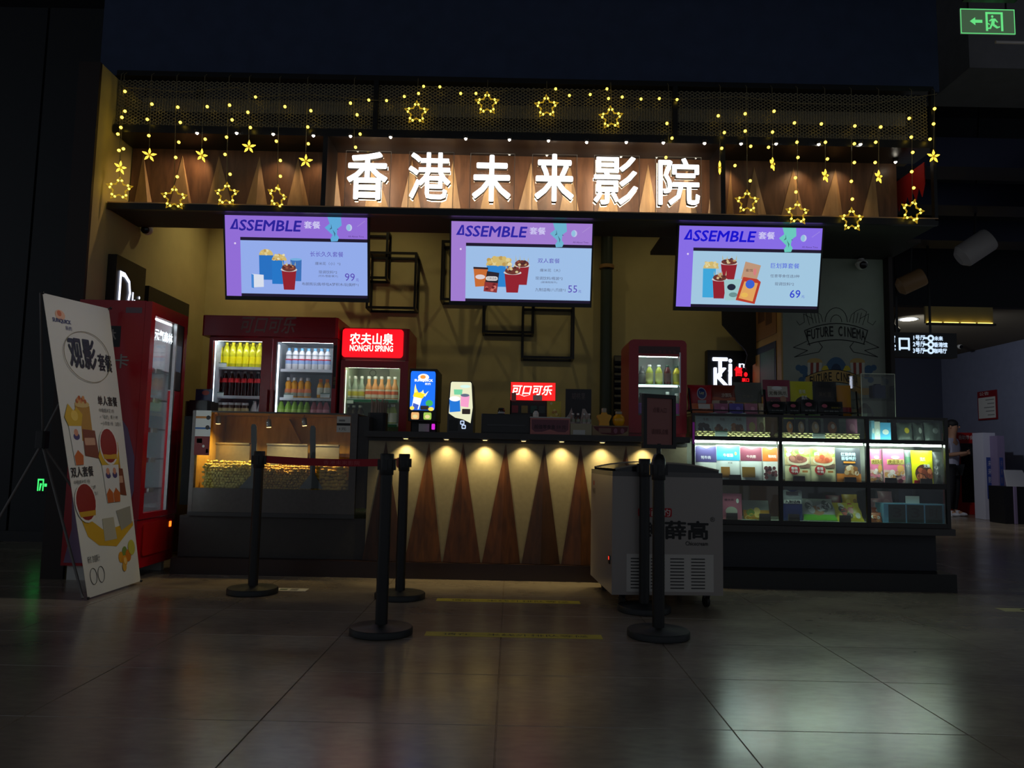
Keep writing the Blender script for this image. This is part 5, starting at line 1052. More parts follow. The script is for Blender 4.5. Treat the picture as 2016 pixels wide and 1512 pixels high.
WH = (228, 232, 228); YR2 = YK + .07
zs2 = ZK[4] - .007
# middle row, left bay
pouch('purple and white snack pouch, leftmost on the lit shelf', (1371, 877, 1413, 946), YR2, (226, 230, 226), [('w', .52, .96, (74, 66, 120)), ('t', '牦牛肉', -.5, .6, .4, .7, (214, 214, 226)), ('n', -.6, .1, .5, .35, [(150, 110, 60)], 6, .25)], z=zs2)
pouch('sky blue and white snack pouch on the lit shelf', (1413, 876, 1459, 946), YR2, (226, 234, 234), [('w', .56, .96, (70, 172, 212)), ('t', '牛板筋', -.45, .66, .4, .76, (236, 240, 240)), ('t', '手撕', -.1, .47, .3, .52, (110, 110, 110), 0), ('b', .08, .38, (164, 116, 50), -.7, .05), ('e', .62, .76, .1, .05, (206, 170, 110))], z=zs2)
pouch('maroon and white snack pouch on the lit shelf', (1460, 879, 1503, 947), YR2, (222, 228, 226), [('w', .58, .96, (130, 64, 84)), ('t', '牛肉筋', -.45, .66, .4, .75, (226, 206, 206)), ('b', .1, .4, (130, 98, 40), -.9, .25)], z=zs2)
pouch('orange and white snack pouch with dark meat pieces on the lit shelf', (1504, 880, 1534, 948), YR2, (232, 234, 230), [('w', .58, .96, (226, 116, 50)), ('t', '猪肉粒', -.3, .68, .8, .77, (250, 240, 226)), ('n', -.8, .08, .7, .4, [(90, 52, 56), (120, 70, 74), (64, 36, 42)], 14, .24)], z=zs2)
# middle bay
for i, (a, b, col, lb) in enumerate(((1548, 1598, [(150, 96, 84), (176, 120, 104), (120, 70, 62)], 'beige snack pouch with a bowl of sliced meat, left one on the lit shelf'), (1599, 1648, [(206, 110, 70), (226, 140, 96), (184, 84, 56)], 'beige snack pouch with a bowl of orange meat on the lit shelf'))):
    pouch(lb, (a, 880, b, 951), YR2, (206, 206, 164), [('b', .72, .97, (150, 196, 76)), ('n', -.85, .78, .85, .93, [(196, 220, 110), (110, 176, 60), (230, 236, 180)], 10, .22), ('b', .48, .72, (196, 176, 130)), ('b', .40, .52, (110, 84, 70), .1, .95), ('e', 0, .60, .84, .14, (214, 206, 176)), ('e', 0, .64, .74, .11, col[0]), ('n', -.55, .6, .55, .74, col, 12, .2), ('e', -.35, .34, .42, .14, (176, 44, 44)), ('t', '香辣', -.6, .34, -.1, .43, WH), ('t', '牛肉', -.6, .25, -.1, .33, WH), ('b', .27, .33, (176, 116, 60), .25, .7)], z=zs2)
pouch('dark grey and orange snack pouch with pale blue lettering on the lit shelf', (1649, 882, 1698, 951), YR2, (70, 72, 82), [('b', .02, .26, (216, 130, 46)), ('e', .1, .36, .5, .14, (176, 120, 56)), ('n', -.3, .25, .6, .45, [(206, 170, 120), (226, 206, 176), (150, 96, 50)], 9, .2), ('t', '红烧肉味', -.6, .76, .6, .87, (196, 226, 240)), ('t', '蒜香鸭肝', -.6, .64, .6, .75, (196, 226, 240)), ('b', .56, .61, (226, 150, 60), -.45, .5)], z=zs2)
# right bay
for i, (a, b, lb) in enumerate(((1714, 1741, 'bright pink snack bag at the left edge of the right lit bay'), (1743, 1785, 'bright pink snack bag, second in the right lit bay'))):
    pouch(lb, (a, 884, b, 954), YR2 + .02 * (1 - i), (226, 116, 160), [('b', .02, .4, (226, 190, 180)), ('b', .56, .7, (206, 190, 110), -.7, .95), ('t', '虎皮凤爪', -.62, .57, .88, .69, (120, 90, 30)), ('e', .1, .76, .4, .05, WH), ('n', -.8, .06, .8, .4, [(206, 150, 90), (240, 226, 220), (226, 130, 150)], 14, .24), ('e', .5, .45, .35, .1, (214, 160, 90))], z=zs2 - .003)
pouch('silver snack bag between the pink and yellow bags', (1786, 886, 1800, 954), YR2 + .05, (176, 186, 186), [('b', .6, .8, (120, 176, 140)), ('n', -.7, .2, .7, .6, [(150, 170, 190), (206, 206, 200)], 8, .4)], 'pillow', z=zs2 - .003)
pouch('yellow snack pouch with grilled meat on the lit shelf', (1799, 887, 1841, 955), YR2, (230, 224, 20), [('e', .05, .32, .85, .28, (84, 50, 36)), ('n', -.6, .12, .7, .5, [(176, 90, 56), (206, 120, 76), (130, 60, 40)], 12, .26), ('b', .02, .13, (206, 30, 60), -.9, -.2), ('t', '凤爪', -.25, .68, .25, .8, (240, 240, 200)), ('t', '无骨', 0, .5, .6, .6, WH)], z=zs2 - .004)
pouch('grey foil snack bag at the right end of the lit shelf', (1842, 890, 1860, 955), YR2 + .04, (120, 122, 120), [('n', -.7, .1, .7, .8, [(170, 172, 170), (84, 86, 86)], 10, .35)], 'pillow', z=zs2 - .004)
# black price blocks
for i, (px, py) in enumerate(((1448, 934), (1574, 937), (1675, 940), (1755, 943), (1825, 945))):
    p = A(px, py + 5, YK + .03); solo('price_block', MB().prism([(-.045, 0), (.045, 0), (.042, .043), (-.042, .043)], Fr((p.x, YK + .042, zs2)), 0, .008), mat('dark_acrylic', (52, 42, 42), .35), 'dark blank price block on the lit shelf, %s from left' % ORD[i], 'price block', 'price blocks on the lit shelf')
# bottom row
zs3 = ZK[6] - .003
pouch('rose pink snack pouch with a bowl picture on the bottom shelf', (1416, 972, 1463, 1024), YR2, (196, 110, 134), [('e', .05, .32, .5, .18, (206, 206, 190)), ('t', '爆米花', -.5, .72, .3, .8, (90, 40, 60)), ('e', .6, .72, .12, .09, WH)], z=zs3)
pouch('clear pouch of dried mango on the bottom shelf', (1466, 986, 1518, 1025), YR2 + .02, (150, 156, 150), [('b', .04, .5, (206, 150, 50)), ('n', -.7, .06, .8, .5, [(226, 176, 50), (120, 150, 60), (236, 206, 120)], 10, .25)], z=zs3, lean=.3)
pouch('blue and silver snack bag on the bottom shelf', (1542, 965, 1582, 1026), YR2, (30, 44, 110), [('w', .55, .97, (150, 156, 160)), ('b', .56, .68, WH, -.85, .85), ('t', '九制话梅', -.75, .57, .75, .67, (40, 40, 50)), ('b', .84, .95, (70, 60, 70), -.6, .6)], z=zs3, lean=.02)
pouch('silver and green bag slumped on the bottom shelf', (1586, 984, 1652, 1028), YR2, (176, 182, 180), [('b', .03, .3, (110, 190, 60)), ('e', -.1, .48, .4, .22, (190, 146, 110)), ('n', -.8, .5, .8, .9, [(226, 230, 230), (110, 116, 116)], 10, .2)], 'pillow', z=zs3, lean=.7, t=.06)
pouch('yellow and red bag lying on the bottom shelf', (1652, 992, 1705, 1029), YR2, (214, 196, 60), [('n', -.7, .3, .8, .9, [(196, 70, 50), (226, 226, 210), (90, 90, 80)], 10, .22)], 'pillow', z=zs3, lean=.8, t=.06)
pouch('shiny gold bag at the back of the bottom shelf', (1664, 974, 1694, 1012), YK + .24, (206, 166, 30), [('n', -.6, .3, .6, .8, [(240, 214, 90), (150, 110, 10)], 6, .3)], 'pillow', z=zs3, lean=.2)
pouch('dark red bag at the back of the bottom shelf', (1632, 976, 1662, 1015), YK + .26, (110, 30, 40), [('e', 0, .5, .5, .2, (150, 60, 60))], 'pillow', z=zs3, lean=.2)
for i, (a, b, c) in enumerate(((1715, 982, 1742), (1736, 968, 1764))): pouch(['dusty pink bag at the left back of the bottom right bay', 'dusty pink bag behind the pale blue box'][i], (a, b, c, 1025), YK + .28 + .02 * i, (176, 126, 136), [('e', 0, .5, .6, .25, (190, 146, 150))], 'pillow', z=zs3, lean=.2)
for i, (a, b, c) in enumerate(((1722, 1000, 1740), (1716, 1010, 1739))): pouch(['small orange bag on top beside the pale blue box', 'small brown-orange bag at the corner of the bottom right bay'][i], (a, b, c, 1030), YR2 + .07 * (1 - i), [(206, 96, 50), (176, 96, 60)][i], [('n', -.6, .2, .6, .8, [(236, 150, 90), (150, 60, 40), (236, 226, 216)], 7, .3)], 'pillow', z=zs3, lean=.3, t=.04)
a0, a1, z0, z1 = B(1740, 992, 1862, 1031, YR2)
t = thing('carton_row', 'pale blue shrink-wrapped carton pack on the bottom right shelf', 'carton', ((a0 + a1) / 2, YR2 + .06, zs3))
MB().box(a0, a1 - .01, YR2, YR2 + .13, zs3, z1).build('body', mat('pale_blue_card', (116, 176, 214), .5), t)
for k in range(3):
    u0 = a0 + .035 + k * (a1 - a0 - .05) / 3; u1 = u0 + (a1 - a0 - .05) / 3 - .012; MB().box(u0, u1, YR2 - .002, YR2, zs3 + .002, z1 - .008).build('carton_face', mat('dark_teal_card', (40, 52, 54), .5), t)
    text('3' if k < 2 else '时', Fr((0, YR2 - .002, 0)), u0 + .03, zs3 + .04, u1 - .03, z1 - .03, mat('black_ink', (20, 24, 24), .5), t, d=.001, bold=.01)
solo('price_card', MB().box(A(1786, 990, YR2).x, A(1813, 990, YR2).x, YR2 + .02, YR2 + .024, z1 + .0005, z1 + .056), M_TAG, 'pale price card standing on the pale blue carton pack', 'price card')
for i, (px, py) in enumerate(((1441, 1013), (1506, 1015), (1563, 1018), (1664, 1022))):
    p = A(px, py, YK + .04); solo('price_block', MB().prism([(-.042, 0), (.042, 0), (.04, .05), (-.04, .05)], Fr((p.x, YK + .046, zs3)), 0, .008), mat('grey_acrylic', (84, 78, 68), .35), 'grey price block on the bottom shelf, %s from left' % ORD[i], 'price block', 'price blocks on the bottom shelf')
# top row inside the glass: wicker baskets with bags
zs1 = ZK[2] - .011
def basket(label, p0, p1, Y, z, h=.05, dep=.22):
    a0, a1 = A(p0, 850, Y).x, A(p1, 850, Y).x; t = thing('wicker_basket', label, 'basket', ((a0 + a1) / 2, Y + dep / 2, z), group='wicker baskets in the display case'); n = 26
    MB().box(a0 + .006, a1 - .006, Y + .006, Y + dep - .006, z, z + .006).build('base', mat('wicker', (196, 176, 120), .6), t)
    for k in range(4):
        zz = z + .008 + k * (h - .008) / 3.2
        for yy, nm in ((Y, 'weave_front'), (Y + dep, 'weave_back')): MB().tube([(a0 + (a1 - a0) * i / n, yy + (.004 if (i + k) % 2 else -.004), zz) for i in range(n + 1)], .0065, 6).build('strand', mat('wicker', (196, 176, 120), .6), t, True)
        for xx in (a0, a1): MB().tube([(xx + (.004 if (i + k) % 2 else -.004), Y + dep * i / 8, zz) for i in range(9)], .0065, 6).build('strand', mat('wicker', (196, 176, 120), .6), t, True)
    for i in range(0, n + 1, 2): MB().box(a0 + (a1 - a0) * i / n - .003, a0 + (a1 - a0) * i / n + .003, Y - .003, Y + .003, z, z + h).build('stake', mat('wicker_dark', (150, 126, 76), .6), t)
    return t
YQ = YK + .06
basket('wicker basket in the top left bay of the display case', 1372, 1514, YQ, zs1); basket('wicker basket in the top middle bay of the display case', 1546, 1690, YQ, zs1)
MB_TAGS = [(1420, 843, 'pale price card clipped to the left wicker basket'), (1612, 846, 'pale price card clipped to the middle wicker basket')]
for px, py, lb in MB_TAGS:
    p = A(px, py, YQ - .02); t = thing('price_card', lb, 'price card', (p.x, YQ - .02, zs1)); MB().box(p.x - .046, p.x + .046, YQ - .022, YQ - .018, zs1, zs1 + .052).build('card', M_TAG, t); MB().box(p.x - .046, p.x + .046, YQ - .024, YQ - .022, zs1 + .044, zs1 + .052).build('green_edge', mat('tag_green', (90, 130, 112), .5), t)
for i, (a, b, c, lb) in enumerate(((1371, 1406, (60, 40, 40), 'white snack bag with dark beans in the left wicker basket'), (1406, 1437, (140, 90, 50), 'white snack bag with a brown slab in the left wicker basket'), (1436, 1471, (176, 110, 56), 'white snack bag with amber strips in the left wicker basket'))):
    pouch(lb, (a, 812, b, 848), YQ + .03, (190, 206, 206), [('n', -.7, .2, .5, .5, [c, tuple(int(k * .7) for k in c)], 8, .3), ('t', '牛肉', -.2, .66, .4, .78, (110, 60, 60), 0)], z=zs1 + .008, t=.035)
for i, (a, b, base, c, lb) in enumerate(((1471, 1492, (206, 130, 150), (206, 190, 110), 'pink and yellow snack bag at the right of the left wicker basket'), (1492, 1508, (206, 190, 150), (150, 120, 80), 'tan snack bag at the right end of the left wicker basket'))): pouch(lb, (a, 814, b, 848), YQ + .04, base, [('e', 0, .45, .6, .2, c)], z=zs1 + .008, t=.035)
for i, (a, b, top, c, lb) in enumerate(((1545, 1566, (206, 200, 50), (226, 150, 70), 'black bag with a yellow and orange print in the middle wicker basket'), (1568, 1588, (110, 176, 60), (206, 176, 130), 'black bag with a green top and pale slices, left of two'), (1594, 1618, (110, 176, 60), (206, 176, 130), 'black bag with a green top and pale slices, right of two'), (1624, 1654, (40, 36, 34), (176, 110, 56), 'black bag with brown nuts in the middle wicker basket'))):
    pouch(lb, (a, 814, b, 848), YQ + .03, (34, 34, 36), [('b', .78, .96, top), ('e', 0, .45, .6, .24, c), ('e', .1, .5, .25, .1, (236, 226, 206))], z=zs1 + .008, t=.035)
pouch('mauve bag at the right of the middle wicker basket', (1668, 820, 1690, 850), YQ + .06, (176, 110, 140), [('e', 0, .5, .5, .2, (196, 140, 160))], z=zs1 + .008, t=.03)
for i, (a, b, c, lb) in enumerate(((1716, 1722, (120, 176, 206), 'narrow pale blue box in the top right bay'), (1722, 1733, (206, 206, 200), 'narrow white box in the top right bay'), (1733, 1754, (90, 170, 220), 'bright blue box in the top right bay'))):
    a0, a1, z0, z1 = B(a, 828 + i * 2, b, 866, YK + .08); t = thing('small_box', lb, 'box', ((a0 + a1) / 2, YK + .1, zs1)); MB().box(a0, a1 - .001, YK + .08, YK + .13, zs1, z1).build('body', mat('box_%d' % i, c, .45), t)
    MB().flat(ell((a0 + a1) / 2, (zs1 + z1) / 2, (a1 - a0) * .3, .02), Fr((0, YK + .08, 0)), .001).build('print', WH and mat('box_print', (226, 226, 226), .5), t)
for i, (a, b, c, lb) in enumerate(((1770, 1800, (70, 74, 72), 'dark bag left of the post in the top right bay'), (1802, 1822, (60, 62, 62), 'dark bag in the middle of the top right bay'), (1824, 1858, (84, 88, 88), 'grey bag with a painted white glint in the top right bay'))): pouch(lb, (a, 832, b, 868), YK + .16, c, [('e', .1, .6, .3, .15, [(176, 150, 40), (150, 150, 146), (206, 206, 206)][i])], 'pillow', z=zs1, t=.05, lean=.1)  # the grey bag's pale oval is a glint painted on
# ------------------------------------------------------------------ on top of the case
zT = ZK[0] + .001; YT = YK + .1
def tray(label, p0, p1, Y, dep=.2, h=.03):
    a0, a1 = A(p0, 800, Y).x, A(p1, 800, Y).x; t = thing('wire_tray', label, 'tray', ((a0 + a1) / 2, Y + dep / 2, zT)); m = MB()
    MB().box(a0, a1, Y, Y + dep, zT, zT + .005).build('base', M_BLKMET, t)
    for yy in (Y, Y + dep): MB().tube([(a0, yy, zT + h), (a1, yy, zT + h)], .004, 6).build('rim_wire', M_BLKMET, t)
    for xx in (a0, a1): MB().tube([(xx, Y, zT + h), (xx, Y + dep, zT + h)], .004, 6).build('rim_wire', M_BLKMET, t); MB().bar((xx, Y + .01, zT + .005), (xx + (.03 if xx == a1 else -.0), Y + .1, zT + .2), .01).build('stay', M_BLKMET, t)
tray('black wire tray of pastel packs on top of the display case', 1362, 1507, YT); tray('black wire tray of black packs on top of the display case', 1512, 1690, YT)
for i, (a, b, c, lb) in enumerate(((1362, 1406, (206, 110, 66), 'orange pack with a white tag in the wire tray'), (1406, 1436, (176, 110, 140), 'mauve pink pack in the wire tray, beside the orange one'), (1436, 1466, (110, 100, 180), 'violet pack in the wire tray'), (1466, 1494, (190, 126, 146), 'rose pack in the wire tray, right of the violet one'), (1494, 1506, (196, 176, 140), 'narrow tan pack at the right end of the wire tray'))):
    pouch(lb, (a + 1, 794, b - 1, 814), YT + .01, c, [('e', .2, .5, .3, .2, tuple(min(255, k + 40) for k in c))] + ([('b', .45, .95, (214, 210, 200), -.4, .7)] if i == 0 else []), 'stand', .03, .1, z=zT + .006)
pouch('red foil snack bag with a round blue badge on top of the case', (1356, 757, 1404, 797), YT + .07, (176, 30, 40), [('e', .1, .66, .4, .24, (170, 176, 190)), ('e', .1, .66, .33, .2, (40, 60, 120)), ('b', .05, .4, (150, 156, 160), -.25, .45), ('t', 'Lay', -.1, .6, .3, .75, (206, 206, 150))], 'pillow', .06, .08, z=zT + .03)
pouch('brown snack bag with nut pictures on top of the case', (1402, 757, 1450, 798), YT + .08, (126, 50, 30), [('b', .02, .42, (196, 176, 150)), ('n', -.6, .1, .7, .35, [(90, 50, 40), (176, 110, 60)], 9, .22), ('t', '沙琪玛', -.2, .52, .6, .68, (206, 190, 170)), ('w', .40, .5, (176, 84, 40))], 'pillow', .06, .08, z=zT + .03)
pouch('grey green snack pouch with a mango picture on top of the case', (1446, 752, 1502, 797), YT + .09, (92, 94, 86), [('b', .02, .3, (150, 116, 40)), ('n', -.6, .08, .8, .34, [(190, 140, 40), (90, 100, 50)], 8, .25), ('t', '芒果干', -.4, .46, .4, .56, (130, 126, 110), 0)], 'stand', .05, .08, z=zT + .03)
pouch('plum pink snack pouch with a white label on top of the case', (1505, 747, 1558, 797), YT + .08, (140, 40, 66), [('b', .46, .8, (190, 186, 170), -.7, .8), ('t', '无骨凤爪', -.62, .52, .7, .64, (70, 66, 40)), ('e', 0, .74, .4, .06, WH), ('n', -.5, .12, .5, .42, [(90, 40, 50), (176, 130, 100)], 9, .25)], 'stand', .05, .06, z=zT + .03)
pouch('yellow snack pouch with meat on a black dish on top of the case', (1559, 750, 1603, 793), YT + .08, (206, 206, 10), [('e', .1, .22, .85, .3, (40, 34, 30)), ('n', -.55, .06, .7, .32, [(190, 100, 56), (150, 70, 40), (214, 130, 80)], 10, .25), ('t', '香辣', -.3, .6, .3, .74, (220, 226, 180)), ('t', '凤爪', -.1, .4, .4, .54, WH)], 'stand', .05, .06, z=zT + .03)
pouch('glossy black snack pouch on top of the case', (1604, 750, 1650, 796), YT + .08, (16, 16, 18), [('b', .45, .8, (36, 32, 30), -.8, .7), ('t', '黑松露', -.6, .5, .5, .66, (80, 72, 60))], 'stand', .05, .06, z=zT + .03)
for i, (a, b, lb) in enumerate(((1512, 1550, 'black pack with a pink logo in the right wire tray, first from left'), (1551, 1578, 'black pack with a pink logo in the right wire tray, second from left'), (1579, 1612, 'black pack with a pink logo in the right wire tray, third from left'), (1613, 1662, 'wide black pack with a pink logo and gold lettering in the right wire tray'))):
    pouch(lb, (a, 790 - (4 if i == 2 else 0), b, 818), YT + .01, (24, 28, 28), [('e', -.1 if i < 3 else -.5, .68, .4 if i < 3 else .22, .13, (190, 100, 116)), ('t', '松茸脆', -.6, .2, .6, .36, (150, 156, 150), 0)] + ([('t', '菌菇脆片', 0, .5, .8, .62, (150, 140, 60), 0)] if i == 3 else []), 'stand', .04, .1, z=zT + .006)
pouch('amber snack pouch behind the black packs on top of the case', (1650, 758, 1678, 800), YT + .12, (206, 140, 30), [('b', .1, .3, (150, 30, 40))], 'stand', .04, .05, z=zT + .006)
a0, a1, z0, z1 = B(1696, 736, 1762, 816, YT)
t = thing('acrylic_box', 'clear two-tier acrylic box at the right end of the case top', 'display box', ((a0 + a1) / 2, YT + .1, zT)); bx = MB()
MB().box(a0, a1, YT, YT + .004, zT, z1).box(a0, a1, YT + .2, YT + .204, zT, z1).box(a0, a0 + .004, YT + .004, YT + .2, zT, z1).box(a1 - .004, a1, YT + .004, YT + .2, zT, z1).box(a0 + .004, a1 - .004, YT + .004, YT + .2, z1 - .004, z1).build('walls', glass('acrylic_box_glass', (.95, .96, .95), .04, .02), t)
MB().box(a0 + .004, a1 - .004, YT + .004, YT + .2, zT + .14, zT + .146).build('tier', glass('acrylic_tier', (.85, .86, .85), .05, .05), t)
for xx in (a0, a1): MB().bar((xx, YT - .001, zT), (xx, YT - .001, z1), .004).build('edge', mat('acrylic_edge', (150, 160, 156), .3), t)
MB().bar((a0, YT - .001, z1), (a1, YT - .001, z1), .004).build('edge', mat('acrylic_edge', (150, 160, 156), .3), t)
solo('trinket_box', MB().cbox(a1 - .13, a1 - .03, YT + .07, YT + .15, zT + .1475, zT + .25, .01).box(a1 - .1, a1 - .06, YT + .09, YT + .13, zT + .25, zT + .262), mat('navy_trinket', (30, 40, 76), .4), 'small navy trinket box on the upper tier of the acrylic box', 'trinket')
solo('crumpled_bag', MB().lathe([(.01, 0), (.055, .004), (.06, .03), (.045, .07), (.02, .1), (.012, .11)], (a0 + .07, YT + .1, zT + .001), 9), mat('clear_film', (140, 142, 138), .2), 'crumpled clear bag at the bottom of the acrylic box', 'plastic bag')

# pouches and a white bottle behind the pink box on the counter
pouch('yellow snack pouch standing behind the pink box on the counter', (1077, 789, 1105, 852), YC + .22, (206, 190, 60), [('n', -.6, .5, .6, .8, [(226, 210, 120), (176, 130, 50)], 8, .2), ('e', -.4, .93, .2, .04, (230, 220, 150))], 'stand', .05, .04, z=zW1 + .001)
pouch('dark snack pouch standing between the soda fountain and the yellow pouch', (1062, 781, 1082, 852), YC + .29, (36, 32, 34), [('e', -.2, .85, .5, .1, (150, 110, 110))], 'stand', .05, .04, z=zW1 + .001)
wb = bottle('sauce_bottle', 'small white bottle with a black cap on the pink box', 'bottle', None, [(.018, 0), (.022, .004), (.022, .03), (.012, .045), (.01, .05)], [('label_band', .008, .022, .0008, PAPER)], M_WHITE, (.0115, .046, .058, M_BLACK)); wb.location = (A(1055, 815, YC + .06).x, YC + .06, ptop + .0005)
# ================================================================== STANCHIONS
def stanchion(px, py, label, Ht=.91):
    c = AZ(px, py, 0); t = thing('queue_post', label, 'stanchion', (c.x, c.y, 0), group='queue posts'); m = mat('black_post', (16, 18, 21), .42)
    MB().lathe([(.155, 0), (.16, .004), (.16, .03), (.155, .036), (.05, .042), (.04, .048)], c, 36).build('base', mat('post_base', (26, 30, 32), .5), t, True)
    MB().lathe([(.0315, .04), (.0315, Ht - .11)], c, 20).build('pole', m, t, True)
    MB().lathe([(.035, Ht - .11), (.036, Ht - .108), (.036, Ht - .004), (.033, Ht)], c, 20).build('head', m, t, True)
    for a in (0, 1, 2, 3):
        d = Vector((math.cos(a * math.pi / 2), math.sin(a * math.pi / 2), 0)); p = c + d * .036
        MB().box(p.x - .011, p.x + .011, p.y - .011, p.y + .011, Ht - .085, Ht - .03).build('belt_slot', M_BLKMET, t)
    return t, c
tA, cA = stanchion(750, 1247, 'black queue post nearest the camera on the left')
tA2, cA2 = stanchion(787, 1177, 'black queue post standing behind the nearest left one')
tL, cL = stanchion(497, 1167, 'black queue post in front of the popcorn warmer holding the red belt')
tR, cR = stanchion(1296, 1253, 'black queue post with a framed sign on top')
tR2, cR2 = stanchion(1268, 1203, 'black queue post between the framed sign and the white freezer')
b0 = cL + Vector((.048, 0, 0)); b1 = cA2 + Vector((-.048, 0, 0)); dv = b1 - b0
bm = MB(); N = 12
zc = lambda s: .856 - .012 * math.sin(math.pi * s)
bm.grid(lambda u, v: b0 + dv * u + Vector((0, 0, zc(u) - .024 + .048 * v)), N, 1); bm.grid(lambda u, v: b0 + dv * (1 - u) + Vector((0, .002, zc(1 - u) - .024 + .048 * v)), N, 1)
bo = bm.build('belt', mat('red_belt', (166, 14, 34), .6), tL)
text_mb('香港未来影院', lambda u, v, k: b0 + dv * (.44 + .28 * u) + Vector((0, -.001, zc(.58) - .014 + .028 * v)), .0).build('lettering', mat('faded_belt_ink', (206, 96, 100), .6), bo)
MB().box(b1.x + .002, b1.x + .012, b1.y - .012, b1.y + .012, .82, .885).build('belt_clip', mat('orange_clip', (196, 96, 70), .5), tL)
# framed sign on the right-hand post
c = cR; t = tR
MB().lathe([(.034, .91), (.026, .93), (.012, .938), (.012, .99)], c, 16).build('sign_stem', mat('black_post', (16, 18, 21), .42), t, True)
rz = math.radians(26); ux = Vector((math.cos(rz), math.sin(rz), 0)); f = Fr(c + Vector((0, 0, 0)) - ux * .105, ux * .21, (0, 0, .285)); f.o.z = .965; f.n = Vector((math.sin(rz), -math.cos(rz), 0))
fo = MB()
for u0, v0, u1, v1 in ((0, 0, 1, .07), (0, .93, 1, 1), (0, .07, .1, .93), (.9, .07, 1, .93)): fo.prism([(u0, v0), (u1, v0), (u1, v1), (u0, v1)], f, -.008, .012)
so = fo.build('sign_frame', M_BLKMET, t)
MB().prism([(.1, .07), (.9, .07), (.9, .93), (.1, .93)], f, -.006, .004).build('sign_sheet', mat('dusty_rose_paper', (150, 96, 92), .6), so)
text('点餐入口', f, .3, .66, .72, .76, mat('dark_rose_ink', (92, 50, 50), .6), so, d=.006, bold=.0); text('请排队点餐', f, .26, .26, .78, .36, mat('dark_rose_ink', (92, 50, 50), .6), so, d=.006, bold=.0)

# ================================================================== CHEST FREEZER
o0 = Vector((.63, 4.72, 0)); rz = math.radians(3.5)
t = thing('chest_freezer', 'white ice cream chest freezer with a dark curved glass lid', 'freezer', (o0.x, o0.y, 0), rz)
W, D, z0, z1 = .69, .78, .085, .80
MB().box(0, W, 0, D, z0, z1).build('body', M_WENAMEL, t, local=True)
lid = MB(); N = 12
for k in range(N):
    f0, f1 = k / N, (k + 1) / N; h = lambda s: z1 + .02 + .065 * math.sin(math.pi * (.12 + .76 * s)) - .02
    lid.add([(.02 + (W - .04) * f0, .012, z1 + .025), (.02 + (W - .04) * f1, .012, z1 + .025), (.02 + (W - .04) * f1, .012, h(f1) + .02), (.02 + (W - .04) * f0, .012, h(f0) + .02), (.02 + (W - .04) * f0, D - .012, h(f0) + .02), (.02 + (W - .04) * f1, D - .012, h(f1) + .02), (.02 + (W - .04) * f0, D - .012, z1 + .025), (.02 + (W - .04) * f1, D - .012, z1 + .025)], [(0, 1, 2, 3), (3, 2, 5, 4), (4, 5, 7, 6)])
lo = lid.build('lid', mat('dark_lid_glass', (34, 34, 38), .12), t, True, local=True)
rim = MB().box(0, W, 0, .02, z1, z1 + .03).box(0, W, D - .02, D, z1, z1 + .03).box(0, .02, .02, D - .02, z1, z1 + .03).box(W - .02, W, .02, D - .02, z1, z1 + .03); rim.build('lid_rim', mat('grey_trim', (96, 94, 94), .4), t, local=True)
for y in (.012, D - .012): MB().tube([(.02 + (W - .04) * k / 16, y, z1 + .02 + .065 * math.sin(math.pi * (.12 + .76 * k / 16))) for k in range(17)], .006, 6).build('lid_edge', mat('silver_edge', (150, 146, 136), .3), lo, local=True)
MB().box(.09, .63, -.003, .0, .105, .33).build('vent_panel', mat('vent_white', (196, 192, 186), .35), t, local=True)
for c0 in (.115, .24, .36, .49):
    for k in range(10): MB().box(c0, c0 + .085, -.006, -.0032, .125 + k * .0195, .131 + k * .0195).build('vent_slot', M_BLACK, t, local=True)
F = Fr((0, -.0005, 0)); INK2 = mat('ink_black', (30, 30, 32), .6)
MB().prism(rrect(.16, .555, .37, .61, .012), F, 0, .002).build('red_badge', mat('badge_red', (176, 20, 36), .5), t, local=True); text('钟薛的', F, .175, .56, .36, .605, M_WHITE, t, d=.003, bold=.0, local=True)
text('钟薛高', F, .18, .42, .60, .535, INK2, t, d=.0015, bold=.03, local=True); text('Chicecream', F, .455, .385, .595, .41, INK2, t, d=.0015, bold=.015, local=True); text('®', F, .61, .53, .64, .56, INK2, t, d=.0015, bold=0, local=True)
FL = Fr((-.0005, D, 0), (0, -1, 0), (0, 0, 1)); FL.n = Vector((-1, 0, 0)); rect(FL, .1, .72, .14, .75, .001).build('print', mat('badge_red', (176, 20, 36), .5), t, local=True); text('钟薛高', FL, .07, .66, .18, .70, INK2, t, d=.001, bold=0, local=True)
MB().box(-.006, 0, .05, .09, .26, .31).build('switch', M_BLACK, t, local=True); MB().box(-.008, -.006, .06, .08, .285, .305).build('switch_light', em('red_switch', (255, 60, 40), 1.0), t, local=True)
for x in (.08, W - .08):
    for y in (.08, D - .1):
        co = MB().box(x - .02, x + .02, y - .012, y + .012, .06, z0).build('caster_fork', M_BLKMET, t, local=True)
        MB().lathe([(.03, -.012), (.036, -.009), (.036, .009), (.03, .012)], (x, y + .005, .0365), 18, (1, .2, 0)).build('wheel', mat('rubber', (20, 20, 20), .6), co, True, local=True)

